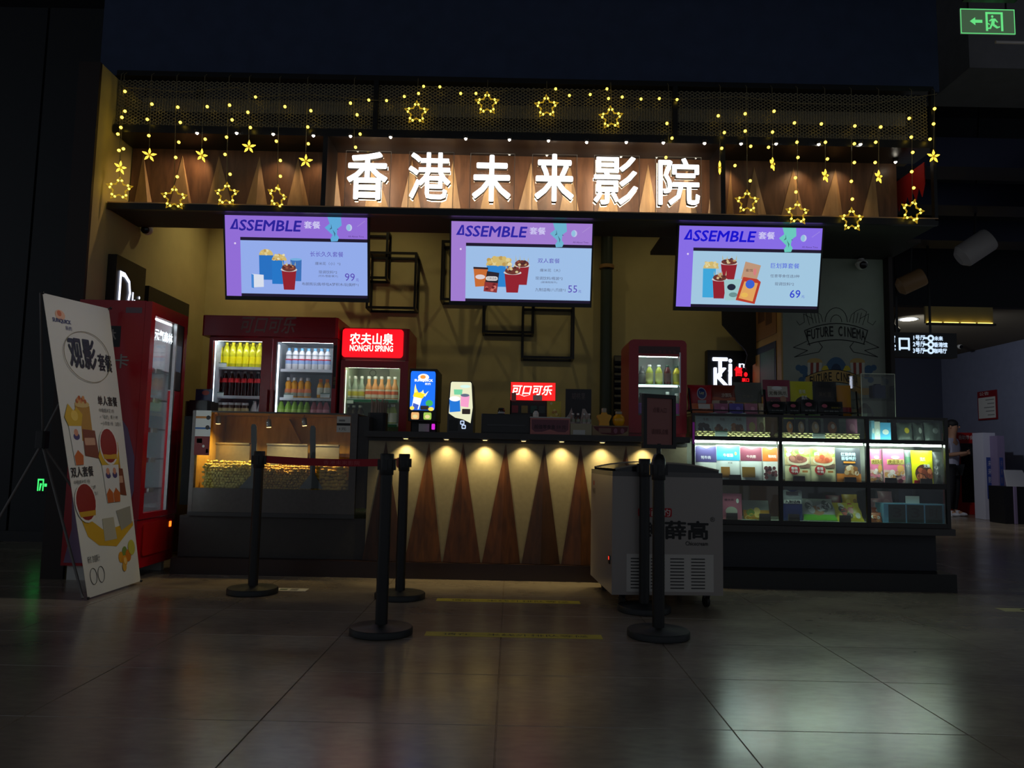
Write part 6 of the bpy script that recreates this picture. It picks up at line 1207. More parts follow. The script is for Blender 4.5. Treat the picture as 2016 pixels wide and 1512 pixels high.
# ================================================================== FLOOR MARKS
for i, (p, q_, s) in enumerate((((838, 1246), (1186, 1256), '请在一米线外排队等候'), ((860, 1180), (1142, 1187), '请在一米线外排队等候'))):
    a, b = AZ(*p), AZ(*q_); y = (a.y + b.y) / 2; t = thing('floor_tape', ['yellow printed floor tape nearer the camera between the queue posts', 'yellow printed floor tape nearer the counter between the queue posts'][i], 'floor tape', ((a.x + b.x) / 2, y, 0), group='yellow floor tapes')
    MB().box(a.x, b.x, y - .045, y + .045, .0002, .0012).build('strip', M_TAPE, t)
    text(s, Fr((a.x, y - .045, .0012), (b.x - a.x, 0, 0), (0, .09, 0)), .1, .25, .92, .75, mat('tape_ink', (60, 58, 30), .6), t, d=.0004, bold=0).location.z += .0
c = AZ(575, 1161); t = thing('floor_sticker', 'white floor sticker beside the popcorn warmer queue post', 'sticker', (c.x, c.y, 0)); MB().box(c.x - .11, c.x + .1, c.y - .05, c.y + .05, .0002, .001).build('sheet', PAPER, t); MB().box(c.x - .08, c.x - .03, c.y - .02, c.y + .02, .001, .0015).build('print', mat('green_ink', (60, 90, 70), .6), t); MB().box(c.x - .01, c.x + .04, c.y - .03, c.y + .03, .001, .0015).build('print', mat('grey_ink', (120, 120, 120), .6), t)
c = AZ(2000, 1201); t = thing('floor_sticker', 'pale floor sticker with a dark mark at the right edge', 'sticker', (c.x, c.y, 0)); MB().box(c.x - .1, c.x + .25, c.y - .055, c.y + .055, .0002, .001).build('sheet', mat('cream_sticker', (206, 196, 150), .6), t); MB().flat(ell(c.x + .12, c.y, .09, .04), Fr((0, 0, .001), (1, 0, 0), (0, 1, 0)), .0005).build('print', mat('olive_ink', (80, 74, 44), .6), t)

# ================================================================== RED VENDING MACHINE (its door faces right)
xf, xb_, y0, y1, zt = -2.56, -3.075, 5.33, 5.93, 1.955
t = thing('vending_machine', 'tall red vending machine with a glass door facing right', 'vending machine', ((xf + xb_) / 2, (y0 + y1) / 2, 0))
yd0, yd1, zd0, zd1 = y0 + .06, y1 - .05, .46, 1.86
b = MB(); b.box(xb_, xf - .05, y0, y0 + .02, .1, zt).box(xb_, xf - .05, y1 - .02, y1, .1, zt).box(xb_, xb_ + .02, y0 + .02, y1 - .02, .1, zt).box(xb_ + .02, xf - .05, y0 + .02, y1 - .02, zt - .03, zt).box(xb_ + .02, xf - .05, y0 + .02, y1 - .02, .1, .4); b.build('cabinet', M_RED, t)
d = MB(); d.box(xf - .048, xf, y0, yd0, .42, zt - .004).box(xf - .048, xf, yd1, y1, .42, zt - .004).box(xf - .048, xf, yd0, yd1, zd1, zt - .004).box(xf - .048, xf, yd0, yd1, .42, zd0)
do = d.build('door', M_RED, t); MB().box(xf - .03, xf - .024, yd0, yd1, zd0, zd1).build('door_glass', M_GLASS, do)
MB().box(xf - .02, xf + .002, yd1 - .14, yd1 - .12, zd0, zd1).build('door_bar', M_STEEL, do); MB().box(xf - .048, xf - .006, yd1 - .12, yd1, zd0, 1.35).build('side_column', M_RED, do)
MB().box(xf - .048, xf - .006, yd1 - .12, yd1, 1.36, zd1).build('screen_column', M_BLACK, do); MB().box(xf - .006, xf - .004, yd1 - .11, yd1 - .02, 1.5, 1.7).build('touch_screen', em('dim_screen', (60, 70, 90), .35), do)
MB().box(xf - .06, xf - .01, y0 + .004, y1 - .004, .08, .415).build('lower_door', M_RED, t)
MB().prism(rrect(y0 + .08, .16, y1 - .06, .39, .03), Fr((xf - .01, 0, 0), (0, 1, 0), (0, 0, 1)), 0, .012).build('delivery_flap', mat('bright_red_flap', (176, 20, 20), .3), t)
MB().box(xf + .002, xf + .006, y1 - .12, y1 - .09, .33, .37).build('indicator', em('amber_dot', (255, 120, 30), 2.0), t)
MB().box(xb_ + .03, xf - .06, y0 + .03, y0 + .07, 0, .1).build('foot', PAPER, t); MB().box(xb_ + .03, xf - .06, y1 - .07, y1 - .03, 0, .1).build('foot', PAPER, t)
M_VLED = mat('vending_led', (232, 248, 255), emit=18.0)
MB().box(xf - .075, xf - .055, yd0 - .01, yd0 + .008, zd0, zd1).build('led_strip', M_VLED, t); MB().box(xf - .075, xf - .055, yd0, yd1, zd1 - .005, zd1 + .012).build('led_strip', M_VLED, t)
MB().box(xb_ + .021, xb_ + .03, y0 + .021, y1 - .021, .4, zt - .031).box(xb_ + .03, xf - .05, y0 + .021, y0 + .026, .4, zt - .031).box(xb_ + .03, xf - .05, y1 - .026, y1 - .021, .4, zt - .031).build('liner', mat('vend_white', (216, 224, 228), .4), t)
for k, z in enumerate((.62, .84, 1.06, 1.28, 1.5)):
    so = MB().box(xb_ + .03, xf - .09, y0 + .03, y1 - .03, z - .01, z).build('shelf', mat('vend_shelf', (176, 186, 190), .4), t)
    for j in range(3): MB().box(xf - .089, xf - .085, yd0 + .02 + j * .11, yd0 + .10 + j * .11, z - .03, z + .005).build('price_strip', [PAPER, mat('badge_red', (176, 20, 36), .5)][j % 2], so)
for k, (z, col, lb) in enumerate(((.62, (176, 120, 60), 'brown'), (.84, (150, 150, 160), 'silver'), (1.06, (60, 80, 150), 'blue'), (1.28, (70, 70, 80), 'dark grey'), (1.5, (206, 90, 50), 'orange'))):
    cy = yd0 + .1; tt = thing('snack_bag', '%s snack bag behind the vending machine glass' % lb, 'snack bag', (xf - .2, cy, z + .001)); m = MB()
    m.grid(lambda a, b: (xf - .16 + .05 * math.sin(math.pi * b) * (1 - (2 * a - 1) ** 4) * .6, cy - .06 + .12 * a, z + .001 + .15 * b), 6, 6); m.grid(lambda a, b: (xf - .17 - .03 * math.sin(math.pi * b) * (1 - (2 * a - 1) ** 4), cy + .06 - .12 * a, z + .001 + .15 * b), 6, 6); m.build('bag', pm(col), tt, True)
    MB().grid(lambda a, b: (xf - .158 + .05 * math.sin(math.pi * (.3 + .3 * b)) * .6, cy - .04 + .08 * a, z + .05 + .045 * b), 4, 4).build('print', pm((226, 216, 200)), tt)
ff = Fr((xf - .023, 0, 0), (0, 1, 0), (0, 0, 1)); text('元气森林', ff, yd0 + .05, 1.70, yd1 - .15, 1.78, em('white_glow', (236, 246, 255), 1.6), do, d=.001, bold=.03)
fv = Fr((xb_, y0, 0)); wv = xf - .05 - xb_
MB().flat(rrect(wv - .30, 1.62, wv - .16, 1.77, .004), fv, .001).build('black_square', M_BLACK, t); text('林', fv, wv - .285, 1.655, wv - .19, 1.745, mat('grey_white_ink', (150, 144, 140), .6), t, d=.002, bold=.01)
text('0卡', fv, wv - .255, 1.47, wv - .09, 1.57, mat('grey_white_ink', (150, 144, 140), .6), t, d=.002, bold=.015)
MB().flat(rrect(wv - .135, 1.865, wv - .02, 1.905, .005), fv, .001).build('plate', mat('plate_grey', (110, 90, 100), .5), t)
cp = [(.02, .12), (.28, .12), (.40, .3), (.47, .62), (.46, .85), (.40, 1.05), (.31, 1.17), (.22, 1.2), (.12, 1.12), (.05, .92), (.045, .6), (.06, .35)]
MB().flat(cp, fv, .0012).build('lilac_print', mat('lilac_ink', (128, 104, 136), .6), t)

# ================================================================== X-FRAME BANNER
BL = Vector((-2.51, 4.66, .012)); BR = Vector((-2.48, 5.25, .02)); TL = Vector((-2.925, 4.66, 1.86)); TR = Vector((-2.815, 5.25, 1.88))
t = thing('banner_stand', 'tall white menu banner on an X-shaped stand in front of the vending machine', 'banner', (-2.7, 5.0, 0))
nrm = (BR - BL).cross(TL - BL).normalized()
def S(u, v, d=0.0): return (BL * (1 - u) + BR * u) * (1 - v) + (TL * (1 - u) + TR * u) * v + nrm * (d + .012 * math.sin(math.pi * u) * math.sin(math.pi * v) - .01 * u * v ** 3)
mb = MB(); mb.grid(lambda a, b: S(a, b), 10, 24); mb.grid(lambda a, b: S(1 - a, b, -.0015), 10, 24); bo = mb.build('banner_sheet', mat('banner_white', (214, 212, 200), .55), t, True)
def BP(poly, col, d=.0015, nm='print'):
    n = len(poly); a = sum(poly[i][0] * poly[(i + 1) % n][1] - poly[(i + 1) % n][0] * poly[i][1] for i in range(n))
    if a < 0: poly = poly[::-1]
    cu = sum(p[0] for p in poly) / n; cv = sum(p[1] for p in poly) / n
    vs = [S(cu, cv, d)]; fs = []
    for j in (1, 2): vs += [S(cu + (p[0] - cu) * j / 2, cv + (p[1] - cv) * j / 2, d) for p in poly]
    fs = [(0, 1 + i, 1 + (i + 1) % n) for i in range(n)] + [(1 + i, 1 + n + i, 1 + n + (i + 1) % n, 1 + (i + 1) % n) for i in range(n)]
    MB().add(vs, fs).build(nm, pm(col, .5), bo)
def BT(s, u0, v0, u1, v1, col, bold=.0): text_mb(s, lambda a, b, k: S(u0 + (u1 - u0) * a, v0 + (v1 - v0) * b, .003 + k * .0001), bold).build('lettering', pm(col, .5), bo)
BP(ell(.2, .935, .07, .018), (226, 176, 140)); BP(ell(.19, .94, .03, .01), (206, 110, 60), .0022); BT('SUNQUICK', .08, .905, .34, .922, (50, 60, 110), .02); BT('新的', .25, .885, .34, .9, (50, 60, 110))
rg = MB(); rg.tube([S(.52 + .36 * math.cos(a), .80 + .09 * math.sin(a), .002) for a in [2 * math.pi * i / 40 for i in range(40)]], .002, 5, True); rg.build('ring_print', pm((150, 140, 110), .5), bo)
BT('观影', .24, .755, .66, .865, (44, 48, 56), .03); BT('套餐', .68, .755, .92, .82, (44, 48, 56), .02)
BT('单人套餐', .58, .63, .93, .665, (44, 44, 44), .015); BT('中桶爆米花1份', .58, .605, .85, .62, (110, 110, 104)); BT('+「新的」果汁1杯', .58, .582, .91, .597, (110, 110, 104)); BT('+小零食1份（2选1）', .58, .559, .95, .574, (110, 110, 104))
def snack_group(u, v, two):
    BP([(u + .17, v + .05), (u + .36, v + .05), (u + .37, v + .17), (u + .15, v + .17)], (176, 130, 50)); BP(ell(u + .26, v + .175, .11, .012), (206, 176, 110), .0022)
    for k in range(7): BP(ell(u + .19 + .02 * k, v + .185 + .006 * (k % 3), .02, .008, 8), [(176, 90, 40), (206, 140, 80)][k % 2], .0026 + k * .0001)
    BP([(u + .2, v), (u + .42, v - .012), (u + .4, v + .085), (u + .21, v + .09)], (120, 60, 40), .003); BP(rrect(u + .22, v + .035, u + .38, v + .06, .006), (196, 150, 120), .0036)
    for k in range(2 if two else 1):
        uu = u + k * .12; BP([(uu + .04, v - .03), (uu + .16, v - .03), (uu + .2, v + .1), (uu + .02, v + .1)], (214, 212, 204), .0038 + k * .0006); BP([(uu + .045, v - .03), (uu + .155, v - .03), (uu + .17, v), (uu + .1, v + .02), (uu + .04, v + .0)], (190, 96, 40), .0041 + k * .0006); BP(ell(uu + .11, v + .065, .045, .012), (70, 60, 110), .0042 + k * .0006); BP(ell(uu + .11, v + .078, .03, .012), (206, 140, 110), .0043 + k * .0006)
        BP([(uu + .02, v + .1), (uu + .2, v + .1), (uu + .24, v + .14), (uu + .16, v + .165), (uu + .12, v + .15), (uu + .05, v + .175), (uu - .02, v + .13)], (206, 166, 40), .0046 + k * .0006); BP(ell(uu + .12, v + .135, .05, .018), (226, 190, 80), .0050 + k * .0006)
snack_group(.06, .455, False); snack_group(.48, .32, True)
for (u, v, s) in ((.66, .485, '39'), (.17, .30, '55')):
    BP(ell(u, v, .165, .066), (220, 216, 206), .0058); BP(ell(u, v + .002, .145, .06), (140, 34, 28), .0064); BP([(u - .13, v - .028), (u + .13, v - .028), (u + .12, v - .045), (u - .11, v - .045)], (196, 150, 40), .007); BT(s, u - .09, v - .018, u + .08, v + .028, (230, 226, 216), .03)
    bo.children[-1].location = nrm * .006
BT('双人套餐', .0 + .02, .385, .35, .42, (44, 44, 44), .015); BT('中桶爆米花1份', .04, .362, .28, .376, (110, 110, 104)); BT('+「新的」果汁2杯', .06, .341, .36, .355, (110, 110, 104)); BT('+小零食1份（2选1）', .06, .32, .38, .334, (110, 110, 104))
BP([(.06, .26), (.14, .19), (.3, .155), (.6, .14), (.97, .20), (.97, .215), (.7, .175), (.45, .165), (.25, .185), (.12, .23), (.07, .27)], (206, 160, 40), .0016); BP([(.4, .165), (.62, .165), (.6, .24), (.4, .24)], (176, 170, 146), .0022); BP([(.72, .19), (.95, .21), (.95, .27), (.66, .26)], (150, 146, 130), .0022)
BT('新的 浓缩果汁', .08, .105, .28, .128, (70, 70, 70))
for k, (u, v, r, col) in enumerate(((.66, .10, .05, (216, 150, 40)), (.74, .115, .05, (120, 140, 60)), (.8, .10, .055, (206, 120, 30)), (.72, .085, .05, (226, 150, 40)), (.88, .125, .07, (196, 186, 70)), (.7, .065, .04, (214, 160, 60)))): BP(ell(u, v, r, r * .38), col, .002 + k * .0005)
BP(ell(.72, .085, .03, .012), (240, 190, 100), .006)
for u in (.14, .27):
    rg = MB(); rg.tube([S(u + .055 * math.cos(a), .062 + .026 * math.sin(a), .002) for a in [2 * math.pi * i / 20 for i in range(20)]], .002, 5, True); rg.build('ring_print', pm((90, 90, 86), .5), bo)
MET = mat('stand_tube', (110, 106, 104), .4, metal=.5)
hub = Vector((-3.02, 4.93, .98)); hub2 = hub + Vector((0, 0, -.05))
for i, p in enumerate((TL, TR)): MB().tube([hub, p + Vector((-.012, 0, .0))], .007, 8).build('upper_arm', MET, t, True)
for i, p in enumerate((BL, BR)): MB().tube([hub2, p + Vector((-.03, 0, .0))], .008, 8).build('lower_arm', MET, t, True)
MB().tube([hub2, Vector((-3.42, 4.84, .005))], .008, 8).build('rear_leg', MET, t, True)
MB().cbox(hub.x - .03, hub.x + .03, hub.y - .035, hub.y + .035, .90, 1.01, .01).build('hub', M_BLACK, t)
for p in (TL, TR, BL, BR): MB().ball(p + nrm * .004, .009, 8, 6).build('corner_eyelet', M_BLACK, t, True)

# ================================================================== HALL DETAILS
# low exit sign on the dark left wall
p = A(85, 955, 7.42); t = thing('exit_sign', 'small green running-man exit sign low on the dark left wall', 'exit sign', (p.x, 7.43, p.z - .07)); GR = em('exit_green', (60, 255, 110), 1.6)
MB().box(p.x - .06, p.x + .06, 7.42, 7.437, p.z - .07, p.z + .07).build('plate', M_BLACK, t); f = Fr((p.x - .06, 7.42, p.z - .07), (.12, 0, 0), (0, 0, .14)); f.n = Vector((0, -1, 0))
for poly in ([(.05, .1), (.14, .1), (.14, .9), (.05, .9)], [(.05, .82), (.55, .82), (.55, .92), (.05, .92)], [(.46, .1), (.55, .1), (.55, .9), (.46, .9)], [(.2, .12), (.3, .12), (.36, .45), (.42, .6), (.24, .62)], [(.6, .4), (.95, .4), (.95, .6), (.6, .6)]): MB().flat(poly, f, .002).build('pictogram', GR, t)
# hanging exit sign, upper right
a0, a1, z0, z1 = B(1891, 18, 1998, 67, 5.0); t = thing('exit_sign', 'green glass exit sign with arrow and running man hanging from the ceiling', 'exit sign', ((a0 + a1) / 2, 5.0, z1))
f = Fr((a0, 5.0, z0), (a1 - a0, 0, 0), (0, 0, z1 - z0)); f.n = Vector((0, -1, 0)); EG = em('exit_green_soft', (110, 240, 140), .85)
MB().prism([(0, 0), (1, 0), (1, 1), (0, 1)], f, -.008, 0).build('plate', em('exit_plate', (70, 98, 72), .75), t)
for r in ((0, 0, 1, .035), (0, .965, 1, 1), (0, 0, .015, 1), (.985, 0, 1, 1)): rect(f, *r, .001).build('glow_edge', EG, t)
for poly in ([(.17, .5), (.27, .66), (.27, .56), (.4, .56), (.4, .44), (.27, .44), (.27, .34)], [(.46, .12), (.5, .12), (.5, .88), (.46, .88)], [(.46, .8), (.78, .8), (.78, .88), (.46, .88)], [(.74, .12), (.78, .12), (.78, .88), (.74, .88)],
             ell(.585, .70, .022, .055, 10), [(.57, .62), (.64, .62), (.69, .48), (.67, .46), (.63, .54), (.62, .4), (.68, .3), (.72, .32), (.72, .27), (.66, .22), (.58, .34), (.55, .2), (.5, .2), (.5, .25), (.53, .26), (.56, .42), (.57, .54), (.54, .5), (.52, .53)], [(.5, .44), (.54, .40), (.53, .36), (.5, .4)]): MB().flat(poly, f, .0015).build('pictogram', EG, t)
for u in (.15, .85): MB().bar(f.p(u, 1, -.004), (f.p(u, 1).x, 5.0, 5.6), .008).build('hanger', M_BLKMET, t)
a0, a1, z0, z1 = B(1893, -40, 1996, 8, 4.9); t = thing('ceiling_light_box', 'dark ceiling box just above the hanging exit sign', 'light fitting', ((a0 + a1) / 2, 4.7, z0)); MB().box(a0, a1, 4.7, 4.9, z0 + .01, 5.6).build('housing', M_BLACK, t); MB().box(a0, a1, 4.69, 4.7, z0 + .005, z0 + .02).build('pale_edge', mat('pale_edge', (170, 150, 140), .5), t)
solo('chrome_rail', MB().tube([A(1960, 83, 5.4), A(2040, 85, 5.4)], .012, 8), mat('rail_glint', (206, 196, 196), .25), 'metal rail coloured as a white glint at the upper right edge', 'rail', smooth=True)  # pale colour stands for a white glint on the pipe
# track lamps
def track(px, py, Y, label, col, sz, dr):
    p = A(px, py, Y); t = thing('track_lamp', label, 'lamp', p, group='track lamps over the corridor'); d = Vector(dr).normalized()
    MB().lathe([(sz * .45, -sz * .1), (sz * .5, 0), (sz * .5, sz * 1.1), (sz * .3, sz * 1.3)], p, 16, d).build('shade', mat('lamp_shade_%d' % px, col, .5), t, True)
    MB().tube([p + d * sz * .6, (p.x, p.y, 5.6)], .012, 6).build('stem', M_BLKMET, t)
    return p
p = track(1945, 472, 8.2, 'pale track lamp under the corridor ceiling ducts', (206, 200, 198), .27, (-.75, .3, -.55)); p = track(1815, 545, 8.8, 'tan track lamp beside the mural wall', (180, 140, 96), .22, (-.8, .3, -.4))
solo('round_duct', MB().lathe([(.36, 0), (.38, .05), (.38, 1.2), (.36, 1.25)], (5.15, 7.0, 3.62), 24, (1, .15, 0)), mat('duct_grey', (110, 106, 106), .5), 'round grey duct high up on the right', 'duct', smooth=True)
# hanging direction sign
a0, a1, z0, z1 = B(1744, 655, 1884, 703, 9.0); t = thing('direction_sign', 'black hanging sign with white lettering for three halls', 'sign', ((a0 + a1) / 2, 9.0, z0)); MB().box(a0, a1, 9.0, 9.12, z0, z1).build('box', M_BLACK, t)
for u in (.2, .67): MB().bar((a0 + (a1 - a0) * u, 9.06, z1), (a0 + (a1 - a0) * u, 9.06, 5.6), .02).build('hanger', M_BLKMET, t)
f = Fr((0, 9.0, 0)); HW = em('hall_white', (206, 230, 255), 1.1)
for s, r in (('票', (1741, 661, 1763, 691)), ('口', (1769, 665, 1791, 690)), ('1号厅', (1798, 660, 1821, 670)), ('2号厅', (1797, 672, 1821, 683)), ('3号厅', (1797, 685, 1821, 696)), ('未来', (1839, 662, 1856, 671)), ('香港馆', (1838, 674, 1865, 684)), ('咖啡厅', (1838, 686, 1864, 696))):
    u0, u1, v0, v1 = B(*r, 9.0); text(s, f, u0, v0, u1, v1, HW, t, d=.004, bold=.035)
for py in (666, 678.5, 690.5):
    cx, cz = A(1832, py, 9.0).x, A(1832, py, 9.0).z; MB().tube([(cx + .03 * math.cos(a), 8.994, cz + .03 * math.sin(a)) for a in [2 * math.pi * i / 16 for i in range(16)]], .011, 6, True).build('key_mark', HW, t); MB().box(cx - .09, cx - .03, 8.99, 8.996, cz - .011, cz + .011).build('key_mark', HW, t)
# warm cove box
a0, a1, z0, z1 = B(1822, 604, 1955, 637, 9.9); t = thing('cove_light', 'warm-lit rectangular cove panel over the corridor', 'lamp', ((a0 + a1) / 2, 9.9, z0)); MB().box(a0, a1, 9.9, 9.935, z0, z1).build('panel', mat('cove_panel', (190, 170, 110), .6), t); MB().box(a0, a1, 9.84, 9.899, z0 - .03, z0 - .004).build('ledge', M_BLACK, t)
for k in range(4): MB().box(a0 + (a1 - a0) * (k / 4 + .01), a0 + (a1 - a0) * (k / 4 + .22), 9.87, 9.885, z0 - .003, z0 + .012).build('light_bar', em('cove_glow', (255, 226, 110), 2.4), t)
p = A(1785, 651, 10.6); t = thing('ceiling_downlight', 'bright round downlight in the corridor ceiling', 'lamp', (p.x, 11.4, 3.09)); MB().lathe([(.12, 0), (.14, .002), (.14, .01)], (p.x + .45, 11.4, 3.088), 20).build('rim', M_WHITE, t); MB().lathe([(.1, -.002), (.11, 0)], (p.x + .45, 11.4, 3.086), 16).build('lens', mat('corridor_lens', (255, 244, 214), emit=12.0), t); spot('corridor_beam', (p.x + .45, 11.4, 3.06), (p.x + .45, 11.4, 0), 45, (1, .9, .72), 110, .8, .08, t)
dome_cam(1890, 682, 13.8, 'pale dome camera under the corridor ceiling', (0, 0, 1))
# notice board on the blue wall
xw2 = 8.845
def onwall(px, py): d_ = ray(px, py); return EYEP + d_ * (xw2 / d_.x)
pa, pb, pc = onwall(1926, 772), onwall(1963, 770), onwall(1926, 828); y0n, y1n = pb.y, pa.y; z1n = pa.z; z0n = pc.z
t = thing('notice_board', 'white notice board with a red frame on the blue corridor wall', 'notice board', (xw2, (y0n + y1n) / 2, z0n)); MB().box(xw2 - .02, xw2, y0n, y1n, z0n, z1n).build('frame', mat('notice_red', (130, 20, 30), .5), t); MB().box(xw2 - .024, xw2 - .02, y0n + .03, y1n - .03, z0n + .03, z1n - .12).build('sheet', PAPER, t)
for k in range(5): MB().box(xw2 - .026, xw2 - .024, y0n + .06, y1n - .3 + .05 * (k % 3), z0n + .08 + k * .07, z0n + .095 + k * .07).build('print', mat('grey_ink', (120, 120, 120), .6), t)
fn = Fr((xw2 - .0205, y1n, z1n - .1), (0, -1, 0), (0, 0, 1)); fn.n = Vector((-1, 0, 0)); text('公告', fn, .06, .02, .35, .085, PAPER, t, d=.001, bold=0)
# red cabinet
c = AZ(1915, 1016); x0, x1, z0, z1 = B(1885, 852, 1938, 1014, 14.3); z0 = 0
t = thing('red_cabinet', 'red glass-fronted cabinet in the corridor', 'cabinet', ((x0 + x1) / 2, 14.5, 0)); RC = mat('corridor_red', (170, 18, 16), .35); b = MB(); w_ = x1 - x0
b.box(x0, x0 + .07, 14.3, 14.8, 0, z1).box(x1 - .09, x1, 14.3, 14.8, 0, z1).box(x0 + .07, x1 - .09, 14.3, 14.8, 0, .22).box(x0 + .07, x1 - .09, 14.3, 14.8, z1 - .2, z1).box(x0 + .07, x1 - .09, 14.75, 14.8, .22, z1 - .2); b.build('body', RC, t)
MB().box(x0 + .07, x1 - .09, 14.32, 14.326, .22, z1 - .2).build('door_glass', glass('dark_pane', (.25, .22, .22), .08), t); f = Fr((0, 14.3, 0)); text('自助零食柜', f, x0 + .05, z1 - .13, x1 - .12, z1 - .05, M_WHITE, t, d=.002, bold=0)
for k in range(4): so = MB().box(x0 + .07, x1 - .09, 14.35, 14.75, .5 + k * .28, .51 + k * .28).build('shelf', mat('dark_shelf', (60, 40, 40), .5), t)
# pillars with blue lettering
for i, (a, b_, lb) in enumerate(((1938, 1962, 'white advertising pillar with a blue strip beside the red cabinet'), (1966, 1980, 'narrow mauve advertising pillar right of the white one'))):
    Yp = 13.0 - .2 * i; x0, x1, z0, z1 = B(a, 852 + 6 * i, b_, 1018, Yp); t = thing('advert_pillar', lb, 'display stand', ((x0 + x1) / 2, Yp, 0)); MB().box(x0, x1, Yp, Yp + .3, 0, z1).build('body', [mat('pillar_white', (190, 190, 206), .5), mat('pillar_mauve', (130, 116, 150), .5)][i], t)
    MB().box(x0 + (x1 - x0) * .2, x1 - (x1 - x0) * .3, Yp - .004, Yp, .35, 1.05).build('blue_strip', mat('strip_blue', (50, 70, 140), .5), t); f = Fr((0, Yp - .004, 0))
    for k, ch in enumerate('未来影院'): text(ch, f, x0 + (x1 - x0) * .3, .9 - k * .14, x1 - (x1 - x0) * .4, 1.0 - k * .14, [mat('pillar_white', (190, 190, 206), .5), mat('pillar_mauve', (130, 116, 150), .5)][i], t, d=.002, bold=0)
# podium at the right edge
x0, x1, z0, z1 = B(1978, 958, 2030, 1022, 12.2); t = thing('lectern', 'dark lectern with a slanted pale sheet at the right edge', 'lectern', ((x0 + x1) / 2, 12.3, 0)); MB().box(x0, x1, 12.2, 12.6, 0, z1).build('body', M_BLACK, t); MB().add([(x0 + .05, 12.19, z1 + .0), (x1, 12.19, z1 + .0), (x1 + .05, 12.45, z1 + .26), (x0 + .18, 12.45, z1 + .26), (x0 + .05, 12.22, z1), (x1, 12.22, z1), (x1 + .05, 12.48, z1 + .26), (x0 + .18, 12.48, z1 + .26)], [(0, 1, 2, 3), (7, 6, 5, 4), (0, 3, 7, 4), (1, 5, 6, 2), (3, 2, 6, 7)]).build('sloping_sheet', mat('pale_sheet', (150, 150, 156), .5), t); MB().box(x0 + .14, x0 + .18, 12.17, 12.2, 0, z1).build('lilac_edge', mat('pillar_mauve', (130, 116, 150), .5), t)

# spotlights added to brighten the banner and the corridor wall
def added_lamp(loc, to, pw, col, size, label):
    t = thing('added_spotlight', label, 'lamp', loc); d = (Vector(to) - Vector(loc)).normalized()
    MB().lathe([(.05, 0), (.055, .01), (.055, -.14), (.03, -.16)][::-1], loc, 16, d).build('can', M_BLKMET, t, True); MB().tube([Vector(loc) - d * .1, (loc[0], loc[1], 3.1 if loc[2] < 3 else 5.6)], .01, 6).build('stem', M_BLKMET, t)
    spot('added_beam', Vector(loc) + d * .02, to, pw, col, size, .7, .05, t)
added_lamp((1.5, 4.4, 5.2), (-2.76, 4.85, 1.0), 190, (1, .97, .9), 22, 'added ceiling spotlight to brighten the white menu banner')
added_lamp((5.6, 11.0, 2.85), (8.8, 13.2, 1.5), 75, (.84, .9, 1.0), 130, 'added ceiling spotlight to brighten the blue corridor wall')
# ================================================================== PERSON in the corridor, looking down at something in the hands
def skin_body(joints, edges, root, name, m, parent, sub=2):
    me = bpy.data.meshes.new(name); keys = list(joints); me.from_pydata([joints[k][0] for k in keys], [(keys.index(a), keys.index(b)) for a, b in edges], [])
    o = bpy.data.objects.new(name, me); COL.objects.link(o); md = o.modifiers.new('skin', 'SKIN'); md.use_smooth_shade = True; ms_ = o.modifiers.new('sub', 'SUBSURF'); ms_.levels = sub; ms_.render_levels = sub
    for i, k in enumerate(keys):
        sv = me.skin_vertices[0].data[i]; r = joints[k][1]; sv.radius = r if isinstance(r, tuple) else (r, r); sv.use_root = (k == root)
    dg = bpy.context.evaluated_depsgraph_get(); m2 = bpy.data.meshes.new_from_object(o.evaluated_get(dg)); bpy.data.objects.remove(o)
    m2.materials.clear(); m2.materials.append(m); o2 = bpy.data.objects.new(name, m2); COL.objects.link(o2); o2.parent = parent; WM[o2.name] = WM[parent.name]; return o2
pp = AZ(1879, 1016); PX_, PY_ = pp.x - .02, pp.y
t = thing('person', 'person in a white shirt and dark trousers standing at the red cabinet looking down', 'person', (PX_, PY_, 0), math.radians(35))
SK = mat('skin_tone', (170, 126, 100), .6); SH = mat('white_shirt', (178, 176, 196), .7); TR_ = mat('dark_trousers', (22, 22, 28), .8)
J = {'pel': ((0, 0, .90), (.14, .10)), 'waist': ((0, .01, 1.02), (.135, .10)), 'chest': ((0, .0, 1.24), (.16, .11)), 'neck': ((0, -.02, 1.41), .055), 'head0': ((0, -.035, 1.50), .075), 'head1': ((0, -.055, 1.60), (.08, .095)), 'top': ((0, -.04, 1.68), .06),
     'shL': ((.17, 0, 1.34), .06), 'elL': ((.22, -.03, 1.08), .045), 'wrL': ((.10, -.24, 1.12), .03), 'haL': ((.06, -.29, 1.13), .028), 'shR': ((-.17, 0, 1.34), .06), 'elR': ((-.22, -.03, 1.08), .045), 'wrR': ((-.08, -.24, 1.12), .03), 'haR': ((-.03, -.29, 1.13), .028),
     'hipL': ((.09, 0, .84), .095), 'knL': ((.10, -.01, .48), .065), 'anL': ((.11, .03, .09), .042), 'toL': ((.13, -.12, .035), .035), 'hipR': ((-.09, 0, .84), .095), 'knR': ((-.10, -.01, .48), .065), 'anR': ((-.11, .03, .09), .042), 'toR': ((-.13, -.12, .035), .035)}
Ed = [('pel', 'waist'), ('waist', 'chest'), ('chest', 'neck'), ('neck', 'head0'), ('head0', 'head1'), ('head1', 'top'), ('chest', 'shL'), ('shL', 'elL'), ('elL', 'wrL'), ('wrL', 'haL'), ('chest', 'shR'), ('shR', 'elR'), ('elR', 'wrR'), ('wrR', 'haR'), ('pel', 'hipL'), ('hipL', 'knL'), ('knL', 'anL'), ('anL', 'toL'), ('pel', 'hipR'), ('hipR', 'knR'), ('knR', 'anR'), ('anR', 'toR')]
skin_body(J, Ed, 'pel', 'body', SK, t)
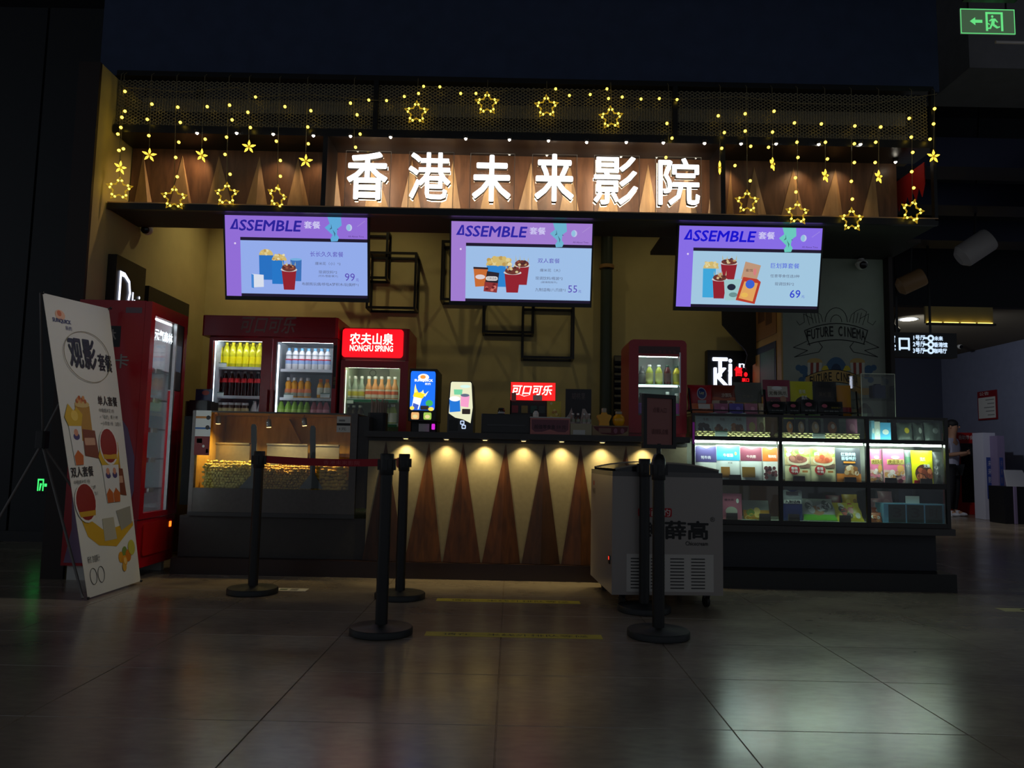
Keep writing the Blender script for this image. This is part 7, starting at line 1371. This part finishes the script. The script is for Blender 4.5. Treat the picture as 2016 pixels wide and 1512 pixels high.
def grow(keys, k): return {a: (J[a][0], tuple(x * k for x in (J[a][1] if isinstance(J[a][1], tuple) else (J[a][1],) * 2))) for a in keys}
sj = grow(['waist', 'chest', 'shL', 'elL', 'shR', 'elR', 'pel'], 1.14); sj['elL'] = ((.215, -.02, 1.14), (.055, .055)); sj['elR'] = ((-.215, -.02, 1.14), (.055, .055)); sj['col'] = ((0, -.012, 1.385), (.075, .075))
skin_body(sj, [('pel', 'waist'), ('waist', 'chest'), ('chest', 'col'), ('chest', 'shL'), ('shL', 'elL'), ('chest', 'shR'), ('shR', 'elR')], 'waist', 'shirt', SH, t)
tj = grow(['pel', 'hipL', 'knL', 'anL', 'hipR', 'knR', 'anR'], 1.18); tj['pel'] = ((0, 0, .89), (.15, .115)); skin_body(tj, [('pel', 'hipL'), ('hipL', 'knL'), ('knL', 'anL'), ('pel', 'hipR'), ('hipR', 'knR'), ('knR', 'anR')], 'pel', 'trousers', TR_, t)
MB().ball((0, -.03, 1.645), .098, 14, 9, (.95, 1.05, .85)).build('hair', mat('black_hair', (16, 14, 16), .7), t, True, local=True)
MB().ball((0, -.155, 1.585), .016, 8, 6, (.8, 1, 1.2)).build('nose', SK, t, True, local=True)
for s in (-1, 1):
    MB().ball((s * .035, -.143, 1.61), .011, 8, 6).build('eye', M_BLACK, t, True, local=True); MB().ball((s * .085, -.045, 1.59), .022, 8, 6, (.4, .8, 1.3)).build('ear', SK, t, True, local=True)
    MB().lathe([(.05, 0), (.055, .02), (.048, .06), (.04, .1)], (s * .12, -.02, 0), 12).build('shoe_heel', mat('white_shoe', (196, 196, 206), .5), t, True, local=True); MB().ball((s * .13, -.1, .035), .05, 10, 7, (.9, 1.7, .7)).build('shoe', mat('white_shoe', (196, 196, 206), .5), t, True, local=True)
    for k in range(4): MB().tube([(s * .045 - .012 + .01 * k, -.30, 1.15 - .012 * k), (s * .02, -.325, 1.15 - .012 * k), (s * -.005, -.318, 1.148 - .012 * k)], [.0085, .008, .006], 6).build('finger', SK, t, True, local=True)
    MB().tube([(s * .05, -.29, 1.155), (s * .03, -.315, 1.175), (s * .012, -.32, 1.18)], [.009, .0085, .006], 6).build('thumb', SK, t, True, local=True)
MB().ball((0, -.15, 1.548), .016, 8, 5, (1.4, .4, .3)).build('mouth', mat('lip_tone', (130, 76, 70), .6), t, True, local=True)
W_ = WM[t.name]; hp = W_ @ Vector((0.0, -.325, 1.16)); solo('phone', MB().bar(hp + Vector((0, 0, -.05)), hp + Vector((0, 0, .06)), .06, .01), M_BLACK, 'dark phone held by the person in the corridor', 'phone')
